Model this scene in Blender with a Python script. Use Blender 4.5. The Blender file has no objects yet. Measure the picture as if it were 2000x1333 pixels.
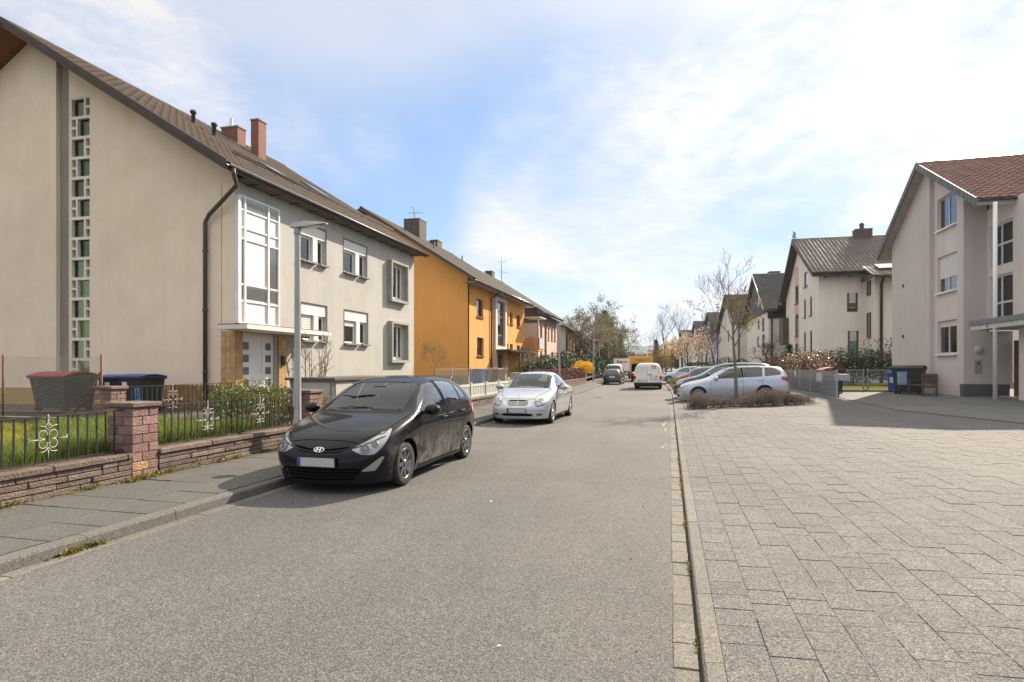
import bpy, bmesh, math, random
import numpy as np
from mathutils import Vector, Matrix
from mathutils.geometry import tessellate_polygon
from mathutils.bvhtree import BVHTree

scene = bpy.context.scene
C = scene.collection
R = math.radians

# ---------------------------------------------------------------- camera, sky, sun, exposure
cam_d = bpy.data.cameras.new('camera')
cam = bpy.data.objects.new('camera', cam_d); C.objects.link(cam)
cam.location = (0, 0, 1.62)
cam.rotation_euler = (R(90), 0, R(14.583))
cam_d.sensor_width = 36.0
cam_d.lens = 1180 / 2000 * 36
cam_d.shift_y = 48.5 / 2000
cam_d.clip_start = 0.05
cam_d.clip_end = 9000
scene.camera = cam

SUN_EL, SUN_AZ = 33.0, 25.0                    # azimuth turned from the street axis (+Y) towards +X
world = bpy.data.worlds.new('World'); scene.world = world
world.use_nodes = True
wn = world.node_tree; wn.nodes.clear()
def W(t, **k):
    n = wn.nodes.new(t)
    for a, b in k.items(): setattr(n, a, b)
    return n
def wl(a, b): wn.links.new(a, b)
def wmath(op, a, b=None, c=None, clamp=False):
    n = W('ShaderNodeMath', operation=op, use_clamp=clamp)
    for i, v in enumerate((a, b, c)):
        if v is None: continue
        if isinstance(v, (int, float)): n.inputs[i].default_value = v
        else: wl(v, n.inputs[i])
    return n.outputs[0]
sky = W('ShaderNodeTexSky', sky_type='NISHITA', sun_disc=False, sun_elevation=R(SUN_EL), sun_rotation=R(SUN_AZ))
sky.air_density = 1.0; sky.dust_density = 0.0; sky.ozone_density = 1.0
SKY_STRENGTH = 0.125
SKN = (.40, 18.8, 42.8)
tc = W('ShaderNodeTexCoord')
sep = W('ShaderNodeSeparateXYZ'); wl(tc.outputs['Generated'], sep.inputs[0])
zz = wmath('MAXIMUM', sep.outputs[2], 0.0)
den = wmath('ADD', zz, 0.10)
px = wmath('DIVIDE', sep.outputs[0], den); py = wmath('DIVIDE', sep.outputs[1], den)
comb = W('ShaderNodeCombineXYZ'); wl(px, comb.inputs[0]); wl(py, comb.inputs[1])
def cloud_noise(scale, loc, rot, detail, rough, dist, stretch=(1, 1, 1)):
    m = W('ShaderNodeMapping'); wl(comb.outputs[0], m.inputs[0])
    m.inputs['Location'].default_value = loc; m.inputs['Rotation'].default_value = (0, 0, R(rot)); m.inputs['Scale'].default_value = stretch
    n = W('ShaderNodeTexNoise'); wl(m.outputs[0], n.inputs['Vector'])
    n.inputs['Scale'].default_value = scale; n.inputs['Detail'].default_value = detail
    n.inputs['Roughness'].default_value = rough; n.inputs['Distortion'].default_value = dist
    return n.outputs[0]
def wramp(v, a, b, lo=0.0, hi=1.0):
    n = W('ShaderNodeMapRange', interpolation_type='SMOOTHSTEP'); wl(v, n.inputs[0])
    for i, q in enumerate((a, b, lo, hi)): n.inputs[i + 1].default_value = q
    return n.outputs[0]
# thin cirrus in broad banks, torn into fibres, over a milky veil that glows near the sun
bank = wramp(cloud_noise(SKN[0], (SKN[1], SKN[2], 0), 35, 4, .55, .4, (1, .7, 1)), .37, .55)
fibre = wramp(cloud_noise(1.7, (1.2, 4.1, 2), 52, 10, .64, .8, (1, .5, 1)), .30, .68)
speck = wramp(cloud_noise(11.0, (5.1, .4, 2), 20, 6, .6, .5), .35, .68, .75, 1.0)
sd = (math.sin(R(SUN_AZ)) * math.cos(R(SUN_EL)), math.cos(R(SUN_AZ)) * math.cos(R(SUN_EL)), math.sin(R(SUN_EL)))
dot = W('ShaderNodeVectorMath', operation='DOT_PRODUCT'); wl(tc.outputs['Generated'], dot.inputs[0]); dot.inputs[1].default_value = sd
near_sun = wramp(dot.outputs['Value'], .80, 1.0)
cover = wmath('MULTIPLY', wmath('MULTIPLY', bank, wmath('ADD', wmath('MULTIPLY', fibre, .5), .5)), speck)
soft = wramp(cloud_noise(.8, (7.7, 2.3, 4), 15, 3, .5, .2), .35, .7, .08, .5)
veil = wmath('ADD', wmath('MULTIPLY', near_sun, .25), wmath('MULTIPLY', soft, wramp(zz, .15, .5)))
low = wramp(zz, 0.0, .20, .5, 0.0)
cover = wmath('MAXIMUM', wmath('MAXIMUM', wmath('MULTIPLY', cover, 1.0), veil), low)
overhead = wramp(zz, .47, .72)
cover = wmath('MAXIMUM', cover, wmath('MULTIPLY', overhead, .75))
bright = wmath('ADD', wmath('ADD', wmath('MULTIPLY', near_sun, .9), 4.25), wmath('MULTIPLY', overhead, 2.9))
cc = W('ShaderNodeCombineColor')
wl(bright, cc.inputs[0]); wl(wmath('MULTIPLY', bright, .985), cc.inputs[1]); wl(wmath('MULTIPLY', bright, wramp(zz, .3, .6, 1.0, .93)), cc.inputs[2])
# soft shoulder on the sky's brightest part, as the photograph's wide dynamic range shows it
ssep = W('ShaderNodeSeparateColor'); wl(sky.outputs[0], ssep.inputs[0]); skc = W('ShaderNodeCombineColor')
for i in range(3): wl(wmath('DIVIDE', wmath('MULTIPLY', ssep.outputs[i], (.84, 1.07, 1.42)[i]), wmath('ADD', wmath('DIVIDE', ssep.outputs[i], (5.0, 5.2, 6.0)[i]), 1.0)), skc.inputs[i])
mixc = W('ShaderNodeMix', data_type='RGBA'); wl(cover, mixc.inputs[0]); wl(skc.outputs[0], mixc.inputs[6]); wl(cc.outputs[0], mixc.inputs[7])
bg = W('ShaderNodeBackground'); wl(mixc.outputs[2], bg.inputs[0]); bg.inputs[1].default_value = SKY_STRENGTH
out = W('ShaderNodeOutputWorld'); wl(bg.outputs[0], out.inputs[0])

sun_d = bpy.data.lights.new('sun', 'SUN'); sun_d.energy = 4.6; sun_d.angle = R(0.6); sun_d.color = (1.0, .90, .78)
sun = bpy.data.objects.new('sun', sun_d); C.objects.link(sun)
sun.rotation_euler = Vector(sd).to_track_quat('Z', 'Y').to_euler()
sun.location = (20, 40, 40)
scene.view_settings.view_transform = 'Standard'; scene.view_settings.look = 'None'
scene.view_settings.exposure = 1.0; scene.view_settings.gamma = 1.0
scene.view_settings.use_curve_mapping = False
scene.view_settings.use_white_balance = True; scene.view_settings.white_balance_temperature = 7000; scene.view_settings.white_balance_tint = 10
scene.cycles.max_bounces = 8; scene.cycles.transparent_max_bounces = 24
scene.cycles.caustics_reflective = False; scene.cycles.caustics_refractive = False

# ---------------------------------------------------------------- materials
MATS = {}
def nodes_of(name):
    m = bpy.data.materials.new(name); m.use_nodes = True
    nt = m.node_tree; b = nt.nodes['Principled BSDF']
    return m, nt, b
class NT:
    """small node-writing helper"""
    def __init__(s, nt): s.nt = nt
    def n(s, t, **k):
        x = s.nt.nodes.new(t)
        for a, b in k.items(): setattr(x, a, b)
        return x
    def l(s, a, b): s.nt.links.new(a, b)
    def coord(s, which='Object', scale=(1, 1, 1), loc=(0, 0, 0), rot=(0, 0, 0)):
        t = s.n('ShaderNodeNewGeometry') if which == 'Position' else s.n('ShaderNodeTexCoord'); m = s.n('ShaderNodeMapping'); s.l(t.outputs[which], m.inputs[0])
        m.inputs['Scale'].default_value = scale; m.inputs['Location'].default_value = loc; m.inputs['Rotation'].default_value = rot
        return m.outputs[0]
    def noise(s, v, scale, detail=4, rough=.55, dist=0):
        x = s.n('ShaderNodeTexNoise'); s.l(v, x.inputs['Vector']); x.inputs['Scale'].default_value = scale
        x.inputs['Detail'].default_value = detail; x.inputs['Roughness'].default_value = rough; x.inputs['Distortion'].default_value = dist
        return x.outputs[0]
    def rng(s, v, a, b, lo, hi):
        x = s.n('ShaderNodeMapRange'); s.l(v, x.inputs[0])
        for i, q in enumerate((a, b, lo, hi)): x.inputs[i + 1].default_value = q
        return x.outputs[0]
    def math(s, op, a, b):
        x = s.n('ShaderNodeMath', operation=op)
        for i, q in enumerate((a, b)):
            if isinstance(q, (int, float)): x.inputs[i].default_value = q
            else: s.l(q, x.inputs[i])
        return x.outputs[0]
    def mix(s, f, a, b, mode='MIX'):
        x = s.n('ShaderNodeMix', data_type='RGBA', blend_type=mode)
        for i, q in ((0, f), (6, a), (7, b)):
            if isinstance(q, (int, float)): x.inputs[i].default_value = q
            elif isinstance(q, (tuple, list)): x.inputs[i].default_value = (*q[:3], 1)
            else: s.l(q, x.inputs[i])
        return x.outputs[2]
    def val(s, c, v):                                      # colour times value
        x = s.n('ShaderNodeVectorMath', operation='SCALE')
        if isinstance(c, (tuple, list)): x.inputs[0].default_value = c[:3]
        else: s.l(c, x.inputs[0])
        s.l(v, x.inputs['Scale']); return x.outputs[0]
    def bump(s, b, h, strength, dist=.01):
        x = s.n('ShaderNodeBump'); x.inputs['Strength'].default_value = strength; x.inputs['Distance'].default_value = dist
        s.l(h, x.inputs['Height']); s.l(x.outputs[0], b.inputs['Normal'])

def mat(name, col, rough=.75, var=.12, vs=2.5, fine=.08, fs=40., bump=.0, bs=120., bd=.01, metal=0., coat=0., spec=.5, objvar=0., stain=None, stain_s=.8, stretch=(1, 1, 1)):
    """base colour broken up by a broad and a fine noise, optional bump, per-object variation and stains of a second colour"""
    if name in MATS: return MATS[name]
    m, nt, b = nodes_of(name); q = NT(nt); v = q.coord('Position', stretch)
    k = q.math('MULTIPLY', q.rng(q.noise(v, vs, 5), .25, .75, 1 - var, 1 + var), q.rng(q.noise(v, fs, 3), .25, .75, 1 - fine, 1 + fine))
    if objvar:
        oi = q.n('ShaderNodeObjectInfo')
        k = q.math('MULTIPLY', k, q.rng(oi.outputs['Random'], 0, 1, 1 - objvar, 1 + objvar))
    c = q.val(col, k)
    if stain:
        c = q.mix(q.rng(q.noise(v, stain_s, 6, .62, .4), .5, .78, 0, stain[3] if len(stain) > 3 else .7), c, stain)
    q.l(c, b.inputs['Base Color'])
    b.inputs['Roughness'].default_value = rough; b.inputs['Metallic'].default_value = metal
    b.inputs['Coat Weight'].default_value = coat; b.inputs['Coat Roughness'].default_value = .03
    b.inputs['Specular IOR Level'].default_value = spec
    if bump: q.bump(b, q.noise(v, bs, 4, .6), bump, bd)
    MATS[name] = m; return m

def asphalt(name, base, speck, warm=(1.06, 1.0, .945)):
    m, nt, b = nodes_of(name); q = NT(nt); v = q.coord('Position')
    vo = q.n('ShaderNodeTexVoronoi', feature='F1'); q.l(v, vo.inputs['Vector']); vo.inputs['Scale'].default_value = 130
    vo2 = q.n('ShaderNodeTexVoronoi', feature='F1'); q.l(v, vo2.inputs['Vector']); vo2.inputs['Scale'].default_value = 80
    def one(c):
        x = q.n('ShaderNodeSeparateColor'); q.l(c, x.inputs[0]); return x.outputs[0]
    grain = q.rng(one(vo.outputs['Color']), 0, 1, 1 - speck, 1 + speck)
    grain2 = q.rng(one(vo2.outputs['Color']), 0, 1, 1 - speck * .55, 1 + speck * .55)
    big = q.rng(q.noise(v, .25, 6, .65), .3, .7, .82, 1.15)
    mid = q.rng(q.noise(q.coord('Position', (1, .12, 1)), 1.3, 5, .6), .3, .7, .92, 1.08)
    k = q.math('MULTIPLY', q.math('MULTIPLY', grain, grain2), q.math('MULTIPLY', big, mid))
    c = q.val((base * warm[0], base * warm[1], base * warm[2]), k)
    q.l(c, b.inputs['Base Color']); b.inputs['Roughness'].default_value = .88; b.inputs['Specular IOR Level'].default_value = .35
    q.bump(b, vo.outputs['Distance'], .55, .006)
    MATS[name] = m; return m

def plaster(name, col, stain=None, amount=.45, bump=.25, streak=.08):
    if name in MATS: return MATS[name]
    m, nt, b = nodes_of(name); q = NT(nt); v = q.coord()
    k = q.math('MULTIPLY', q.rng(q.noise(v, .5, 5, .6), .3, .7, .94, 1.05), q.rng(q.noise(v, 90, 2), .3, .7, .96, 1.04))
    k = q.math('MULTIPLY', k, q.rng(q.noise(q.coord('Object', (1, 1, .06)), 3.5, 5, .6), .3, .75, 1 + streak * .4, 1 - streak))
    c = q.val(col, k)
    if stain: c = q.mix(q.rng(q.noise(v, 1.1, 7, .65, .5), .47, .75, 0, amount), c, stain)
    q.l(c, b.inputs['Base Color']); b.inputs['Roughness'].default_value = .92; b.inputs['Specular IOR Level'].default_value = .25
    q.bump(b, q.noise(v, 55, 5, .65), bump, .012)
    MATS[name] = m; return m

def bricks(name, c1, c2, mortar, w, h, gap=.008, axis='y', rough=.85):
    """brick pattern for pieces too small or too far to build; axis = the horizontal direction of the wall"""
    if name in MATS: return MATS[name]
    m, nt, b = nodes_of(name); q = NT(nt)
    rot = {'y': (R(90), 0, R(90)), 'x': (R(90), 0, 0)}
    t = q.n('ShaderNodeTexCoord'); sp = q.n('ShaderNodeSeparateXYZ'); q.l(t.outputs['Object'], sp.inputs[0])
    cb = q.n('ShaderNodeCombineXYZ')
    if axis == 'xy': q.l(q.math('ADD', sp.outputs[0], sp.outputs[1]), cb.inputs[0])
    else: q.l(sp.outputs[{'x': 0, 'y': 1}[axis]], cb.inputs[0])
    q.l(sp.outputs[2] if axis != 'top' else sp.outputs[0], cb.inputs[1])
    br = q.n('ShaderNodeTexBrick'); q.l(cb.outputs[0], br.inputs['Vector'])
    br.inputs['Scale'].default_value = 1; br.inputs['Brick Width'].default_value = w; br.inputs['Row Height'].default_value = h
    br.inputs['Mortar Size'].default_value = gap; br.inputs['Mortar Smooth'].default_value = .15
    br.inputs['Color1'].default_value = (*c1, 1); br.inputs['Color2'].default_value = (*c2, 1); br.inputs['Mortar'].default_value = (*mortar, 1)
    k = q.rng(q.noise(q.coord(), 14, 4), .3, .7, .85, 1.15)
    q.l(q.val(br.outputs['Color'], k), b.inputs['Base Color']); b.inputs['Roughness'].default_value = rough
    inv = q.rng(br.outputs['Fac'], 0, 1, 1, 0); q.bump(b, inv, .6, .01)
    MATS[name] = m; return m

def paint(name, col, rough=.28, metal=0., flake=.0, dirt=.0, coat=1.0, spec=.5):
    m, nt, b = nodes_of(name); q = NT(nt); v = q.coord()
    c = q.val(col, q.rng(q.noise(v, 2.2, 3), .3, .7, .96, 1.04))
    rg = rough
    if dirt:                                              # road film low on the flanks, broken up by splashes
        sp = q.n('ShaderNodeSeparateXYZ'); q.l(v, sp.inputs[0])
        ab = q.n('ShaderNodeMath', operation='ABSOLUTE'); q.l(sp.outputs[1], ab.inputs[0])
        lo = q.math('MULTIPLY', q.rng(sp.outputs[2], .25, .72, 1, 0), q.rng(ab.outputs[0], .775, .81, 0, 1))
        f = q.math('MULTIPLY', q.math('MULTIPLY', lo, q.rng(q.noise(v, 3.2, 6, .7, .8), .38, .62, 0, 1)), dirt)
        c = q.mix(f, c, (.30, .28, .25))
        q.l(q.rng(f, 0, 1, rough, .8), b.inputs['Roughness']); q.l(q.rng(f, 0, .6, coat, 0), b.inputs['Coat Weight'])
    else:
        b.inputs['Roughness'].default_value = rough; b.inputs['Coat Weight'].default_value = coat
    q.l(c, b.inputs['Base Color']); b.inputs['Metallic'].default_value = metal; b.inputs['Coat Roughness'].default_value = .03; b.inputs['Specular IOR Level'].default_value = spec
    MATS[name] = m; return m

def glass(name, tint=.25, col=(.9, 1.0, .95), refl=1.0, rough=.02):
    """pane: Fresnel reflection over a tinted see-through layer"""
    if name in MATS: return MATS[name]
    m, nt, b = nodes_of(name); q = NT(nt); nt.nodes.remove(b)
    o = nt.nodes['Material Output']
    tr = q.n('ShaderNodeBsdfTransparent'); tr.inputs[0].default_value = (col[0] * tint, col[1] * tint, col[2] * tint, 1)
    gl = q.n('ShaderNodeBsdfGlossy'); gl.inputs['Roughness'].default_value = rough; gl.inputs[0].default_value = (.95, .97, 1, 1)
    fr = q.n('ShaderNodeFresnel'); fr.inputs[0].default_value = 1.6
    f = q.math('MULTIPLY', fr.outputs[0], refl)
    f = q.math('MINIMUM', f, 1.0)
    mx = q.n('ShaderNodeMixShader'); q.l(f, mx.inputs[0]); q.l(tr.outputs[0], mx.inputs[1]); q.l(gl.outputs[0], mx.inputs[2])
    q.l(mx.outputs[0], o.inputs[0]); MATS[name] = m; return m

def leafy(name, cols, rough=.5, trans=.25, spec=.4, scale=9.):
    """leaves, grass, petals: colours mixed by a fine noise, a little light let through"""
    if name in MATS: return MATS[name]
    m, nt, b = nodes_of(name); q = NT(nt); v = q.coord()
    cr = q.n('ShaderNodeValToRGB'); q.l(q.noise(v, scale, 3, .7), cr.inputs[0]); e = cr.color_ramp.elements
    n = len(cols)
    while len(e) < n: e.new(.5)
    for i, c in enumerate(cols): e[i].position = .3 + .4 * i / max(1, n - 1); e[i].color = (*c, 1)
    q.l(cr.outputs[0], b.inputs['Base Color']); b.inputs['Roughness'].default_value = rough; b.inputs['Specular IOR Level'].default_value = spec
    tl = q.n('ShaderNodeBsdfTranslucent'); q.l(q.mix(.5, cr.outputs[0], (1, 1, .5), 'MULTIPLY'), tl.inputs[0])
    mx = q.n('ShaderNodeMixShader'); mx.inputs[0].default_value = trans
    o = nt.nodes['Material Output']; q.l(b.outputs[0], mx.inputs[1]); q.l(tl.outputs[0], mx.inputs[2]); q.l(mx.outputs[0], o.inputs[0])
    MATS[name] = m; return m

# ---------------------------------------------------------------- mesh helpers
PINV = {}
I4 = Matrix.Identity(4)
def _link(o, parent):
    C.objects.link(o)
    if parent is not None:
        o.parent = parent; o.matrix_parent_inverse = PINV.get(parent.name, I4)
    return o
def tag(o, label=None, cat=None, group=None, kind=None):
    for k, v in (('label', label), ('category', cat), ('group', group), ('kind', kind)):
        if v: o[k] = v
    return o
def thing(name, label, cat, loc=(0, 0, 0), rz=0., group=None, local=False):
    """Empty at the base of a thing; local=False: its parts are written in world coordinates"""
    o = bpy.data.objects.new(name, None); C.objects.link(o)
    o.location = loc; o.rotation_euler = (0, 0, rz); o.empty_display_size = .2
    PINV[o.name] = I4 if local else (Matrix.Translation(loc) @ Matrix.Rotation(rz, 4, 'Z')).inverted()
    return tag(o, label, cat, group)
def piece(name, me, parent, loc=(0, 0, 0), rot=(0, 0, 0), scale=(1, 1, 1)):
    """one object on shared mesh data"""
    o = bpy.data.objects.new(name, me); o.location = loc; o.rotation_euler = rot; o.scale = scale
    return _link(o, parent)
def piece_m(name, me, parent, M4):
    o = bpy.data.objects.new(name, me); o.matrix_basis = M4
    return _link(o, parent)

class Fr:
    """a wall's own axes: u along it, v up, d out of it"""
    def __init__(s, o, u, n=None, v=(0, 0, 1)):
        s.o = Vector(o); s.u = Vector(u).normalized(); s.v = Vector(v).normalized()
        s.n = Vector(n).normalized() if n is not None else s.u.cross(s.v)
    def __call__(s, u, v, d=0.): return s.o + s.u * u + s.v * v + s.n * d
    def m4(s, u, v, d=0.):
        p = s(u, v, d); return Matrix(((s.u.x, s.v.x, s.n.x, p.x), (s.u.y, s.v.y, s.n.y, p.y), (s.u.z, s.v.z, s.n.z, p.z), (0, 0, 0, 1)))
WORLD = Fr((0, 0, 0), (1, 0, 0), (0, 0, 1), (0, 1, 0))

class MB:
    def __init__(s): s.V = []; s.F = []; s.S = []
    def add(s, vs, fs, smooth=False):
        n = len(s.V); s.V.extend([tuple(v) for v in vs]); s.F.extend([tuple(i + n for i in f) for f in fs]); s.S.extend([smooth] * len(fs)); return s
    def box(s, x0, x1, y0, y1, z0, z1):
        v = [(x, y, z) for x in (x0, x1) for y in (y0, y1) for z in (z0, z1)]
        return s.add(v, [(0, 1, 3, 2), (4, 6, 7, 5), (0, 4, 5, 1), (2, 3, 7, 6), (0, 2, 6, 4), (1, 5, 7, 3)])
    def fbox(s, fr, u0, u1, v0, v1, d0, d1):
        v = [fr(u, w, d) for u in (u0, u1) for w in (v0, v1) for d in (d0, d1)]
        return s.add(v, [(0, 1, 3, 2), (4, 6, 7, 5), (0, 4, 5, 1), (2, 3, 7, 6), (0, 2, 6, 4), (1, 5, 7, 3)])
    def prism(s, fr, poly, d0, d1):
        """polygon in (u,v) of a frame, given depth"""
        n = len(poly); v = [fr(a, b, d0) for a, b in poly] + [fr(a, b, d1) for a, b in poly]
        f = [tuple(range(n - 1, -1, -1)), tuple(range(n, 2 * n))] + [(i, (i + 1) % n, n + (i + 1) % n, n + i) for i in range(n)]
        return s.add(v, f)
    def quad(s, a, b, c, d): return s.add([a, b, c, d], [(0, 1, 2, 3)])
    def tube(s, pts, rad, n=8, cap=True, smooth=True):
        pts = [Vector(p) for p in pts]
        if not isinstance(rad, (list, tuple)): rad = [rad] * len(pts)
        vs = []; fs = []; ref = None
        for i, p in enumerate(pts):
            t = (pts[min(i + 1, len(pts) - 1)] - pts[max(i - 1, 0)])
            if t.length < 1e-9: t = Vector((0, 0, 1))
            t.normalize()
            if ref is None: ref = Vector((1, 0, 0)) if abs(t.x) < .9 else Vector((0, 1, 0))
            a = (ref - t * ref.dot(t)).normalized(); b = t.cross(a); ref = a
            for k in range(n):
                an = 2 * math.pi * k / n
                vs.append(p + (a * math.cos(an) + b * math.sin(an)) * rad[i])
        for i in range(len(pts) - 1):
            for k in range(n): fs.append((i * n + k, i * n + (k + 1) % n, (i + 1) * n + (k + 1) % n, (i + 1) * n + k))
        s.add(vs, fs, smooth)
        if cap: m = len(s.V) - len(vs); s.F += [tuple(m + k for k in range(n - 1, -1, -1)), tuple(m + (len(pts) - 1) * n + k for k in range(n))]; s.S += [False, False]
        return s
    def lathe(s, o, axis, prof, n=24, smooth=True):
        """profile (r, h) turned about an axis through o"""
        o = Vector(o); t = Vector(axis).normalized(); a = t.orthogonal().normalized(); b = t.cross(a); vs = []; fs = []
        for r, h in prof:
            for k in range(n):
                an = 2 * math.pi * k / n; vs.append(o + t * h + (a * math.cos(an) + b * math.sin(an)) * r)
        for i in range(len(prof) - 1):
            for k in range(n): fs.append((i * n + k, i * n + (k + 1) % n, (i + 1) * n + (k + 1) % n, (i + 1) * n + k))
        return s.add(vs, fs, smooth)
    def mesh(s, name, m=None, bevel=0., seg=1):
        me = bpy.data.meshes.new(name); me.from_pydata(s.V, [], s.F)
        if m is not None: me.materials.append(m)
        if any(s.S): me.polygons.foreach_set('use_smooth', s.S)
        if bevel:
            bm = bmesh.new(); bm.from_mesh(me); bmesh.ops.remove_doubles(bm, verts=bm.verts, dist=1e-5)
            bmesh.ops.bevel(bm, geom=bm.edges[:], offset=bevel, segments=seg, affect='EDGES', profile=.6); bm.to_mesh(me); bm.free()
        me.update(); return me
    def build(s, name, m, parent=None, bevel=0., seg=1):
        return _link(bpy.data.objects.new(name, s.mesh(name, m, bevel, seg)), parent)

def np_obj(name, V, F, m, parent=None, smooth=False):
    """fast mesh from numpy arrays; F (n,3) or (n,4)"""
    V = np.asarray(V, 'f'); F = np.asarray(F, 'i'); k = F.shape[1]
    me = bpy.data.meshes.new(name); me.vertices.add(len(V)); me.vertices.foreach_set('co', V.ravel())
    me.loops.add(F.size); me.loops.foreach_set('vertex_index', F.ravel()); me.polygons.add(len(F))
    me.polygons.foreach_set('loop_start', np.arange(0, F.size, k, dtype='i')); me.polygons.foreach_set('loop_total', np.full(len(F), k, 'i'))
    me.polygons.foreach_set('use_smooth', np.full(len(F), bool(smooth)))
    me.update(calc_edges=True); me.validate()
    if m is not None: me.materials.append(m)
    return _link(bpy.data.objects.new(name, me), parent)

def wall(name, fr, outer, holes, m, parent=None, depth=.16, back=None):
    """wall face of any outline with rectangular openings that have real reveals; holes (u0,u1,v0,v1)"""
    mb = MB()
    rects = [[(a, c), (b, c), (b, d), (a, d)] for a, b, c, d in holes]
    loops = [[Vector((u, v, 0)) for u, v in outer]] + [[Vector((u, v, 0)) for u, v in r] for r in rects]
    flat = [p for l in loops for p in l]
    tr = tessellate_polygon(loops)
    mb.add([fr(p.x, p.y, 0) for p in flat], [tuple(t) for t in tr])
    for r in rects:
        n = 4
        mb.add([fr(u, v, 0) for u, v in r] + [fr(u, v, -depth) for u, v in r], [(i, (i + 1) % n, n + (i + 1) % n, n + i) for i in range(n)])
    o = mb.build(name, m, parent)
    bm = bmesh.new(); bm.from_mesh(o.data); bmesh.ops.remove_doubles(bm, verts=bm.verts, dist=1e-4); bm.to_mesh(o.data); bm.free()
    return o

def window(parent, fr, u0, u1, v0, v1, inset, fm, gm, cols=(), rows=(), fw=.06, sill=None, sill_m=None, room=None, name='window', curtain=None):
    """frame with mullions as one part, each pane a sub-part; set back by inset; a dark room box behind"""
    mb = MB(); d0, d1 = -inset - .05, -inset + .01
    mb.fbox(fr, u0, u0 + fw, v0, v1, d0, d1).fbox(fr, u1 - fw, u1, v0, v1, d0, d1)
    mb.fbox(fr, u0 + fw, u1 - fw, v0, v0 + fw, d0, d1).fbox(fr, u0 + fw, u1 - fw, v1 - fw, v1, d0, d1)
    us = [u0 + fw] + [x for c in cols for x in (c - fw * .6, c + fw * .6)] + [u1 - fw]
    for c in cols: mb.fbox(fr, c - fw * .6, c + fw * .6, v0 + fw, v1 - fw, d0, d1)
    vs = [v0 + fw] + [x for c in rows for x in (c - fw * .5, c + fw * .5)] + [v1 - fw]
    for i in range(0, len(us), 2):
        for c in rows: mb.fbox(fr, us[i], us[i + 1], c - fw * .5, c + fw * .5, d0, d1 - .004)
    w = mb.build(name, fm, parent)
    for i in range(0, len(us), 2):
        for j in range(0, len(vs), 2):
            g = MB(); g.fbox(fr, us[i], us[i + 1], vs[j], vs[j + 1], -inset - .03, -inset - .018); g.build('pane', gm, w)
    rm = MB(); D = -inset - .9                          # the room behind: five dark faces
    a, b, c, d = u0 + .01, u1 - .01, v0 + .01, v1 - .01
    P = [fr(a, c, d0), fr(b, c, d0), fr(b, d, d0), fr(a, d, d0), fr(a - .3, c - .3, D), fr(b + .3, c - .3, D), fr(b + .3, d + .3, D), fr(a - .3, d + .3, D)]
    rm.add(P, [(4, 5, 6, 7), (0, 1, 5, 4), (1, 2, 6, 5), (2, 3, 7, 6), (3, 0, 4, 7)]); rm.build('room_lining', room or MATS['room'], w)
    if curtain:
        cm = MB(); n = 14
        for ua, ub in curtain:
            for k in range(n):
                x0 = ua + (ub - ua) * k / n; x1 = ua + (ub - ua) * (k + 1) / n; z = (k % 2) * .03
                cm.quad(fr(x0, v0 + fw, -inset - .10 - z), fr(x1, v0 + fw, -inset - .13 + z), fr(x1, v1 - fw, -inset - .13 + z), fr(x0, v1 - fw, -inset - .10 - z))
        cm.build('curtain', MATS['curtain'], w)
    if sill:
        sb = MB(); sb.fbox(fr, u0 - .05, u1 + .05, v0 - .06, v0 - .002, -inset + .012, sill); sb.build('sill', sill_m, w)
    return w

def frand(a, b): return random.uniform(a, b)
random.seed(7); np.random.seed(7)
# ---------------------------------------------------------------- shared materials
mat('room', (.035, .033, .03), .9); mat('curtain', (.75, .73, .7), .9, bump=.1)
M_asph = asphalt('road_asphalt', .108, .5)
M_side = asphalt('sidewalk_slab', .096, .34)
M_conc = asphalt('kerb_concrete', .128, .36, (1.05, 1, .92))
M_conc_w = asphalt('gutter_concrete', .150, .36, (1.09, 1, .87))
M_joint = mat('joint_sand', (.075, .065, .054), .95, .3, 6, .3, 90, .4, 100)
M_paver = asphalt('paver_concrete', .120, .6, (1.06, 1.0, .955))
def obj_var(m, amt):
    nt = m.node_tree; q = NT(nt); b = nt.nodes['Principled BSDF']; l = b.inputs['Base Color'].links[0].from_socket
    oi = q.n('ShaderNodeObjectInfo'); q.l(q.val(l, q.rng(oi.outputs['Random'], 0, 1, 1 - amt, 1 + amt)), b.inputs['Base Color'])
obj_var(M_paver, .07); obj_var(M_side, .06); obj_var(M_conc, .08); obj_var(M_conc_w, .10)
M_soil = mat('soil', (.085, .065, .048), .95, .3, 3, .4, 50, .8, 40, .03)
M_earth = mat('far_ground', (.10, .11, .06), .95, .25, .3, .2, 5)
M_moss = leafy('moss', [(.10, .11, .02), (.20, .19, .03), (.12, .10, .04)], .8, .1, .2, 25)

def sh(Y):
    """the street bends gently to the left far down"""
    t = Y - 32.0
    if t <= 0: return 0.
    return -.062 * (t - 18 * (1 - math.exp(-t / 18)))
KL, KR = -5.0, .16                                   # kerb faces, left and right
def zr(X): return .058 + .03 * max(0., X - .3)        # the forecourts on the right climb towards the houses
def proj(X, Y, Z):
    c, s = math.cos(R(14.583)), math.sin(R(14.583)); xc = X * c + Y * s; zc = -X * s + Y * c
    return (1000 + 1180 * xc / zc, 715 - 1180 * (Z - 1.62) / zc, zc) if zc > .1 else (-9e9, 9e9, zc)
def in_view(X, Y, Z, m=15):
    x, y, z = proj(X, Y, Z); return -m < x < 2000 + m and -m < y < 1333 + m

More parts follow.
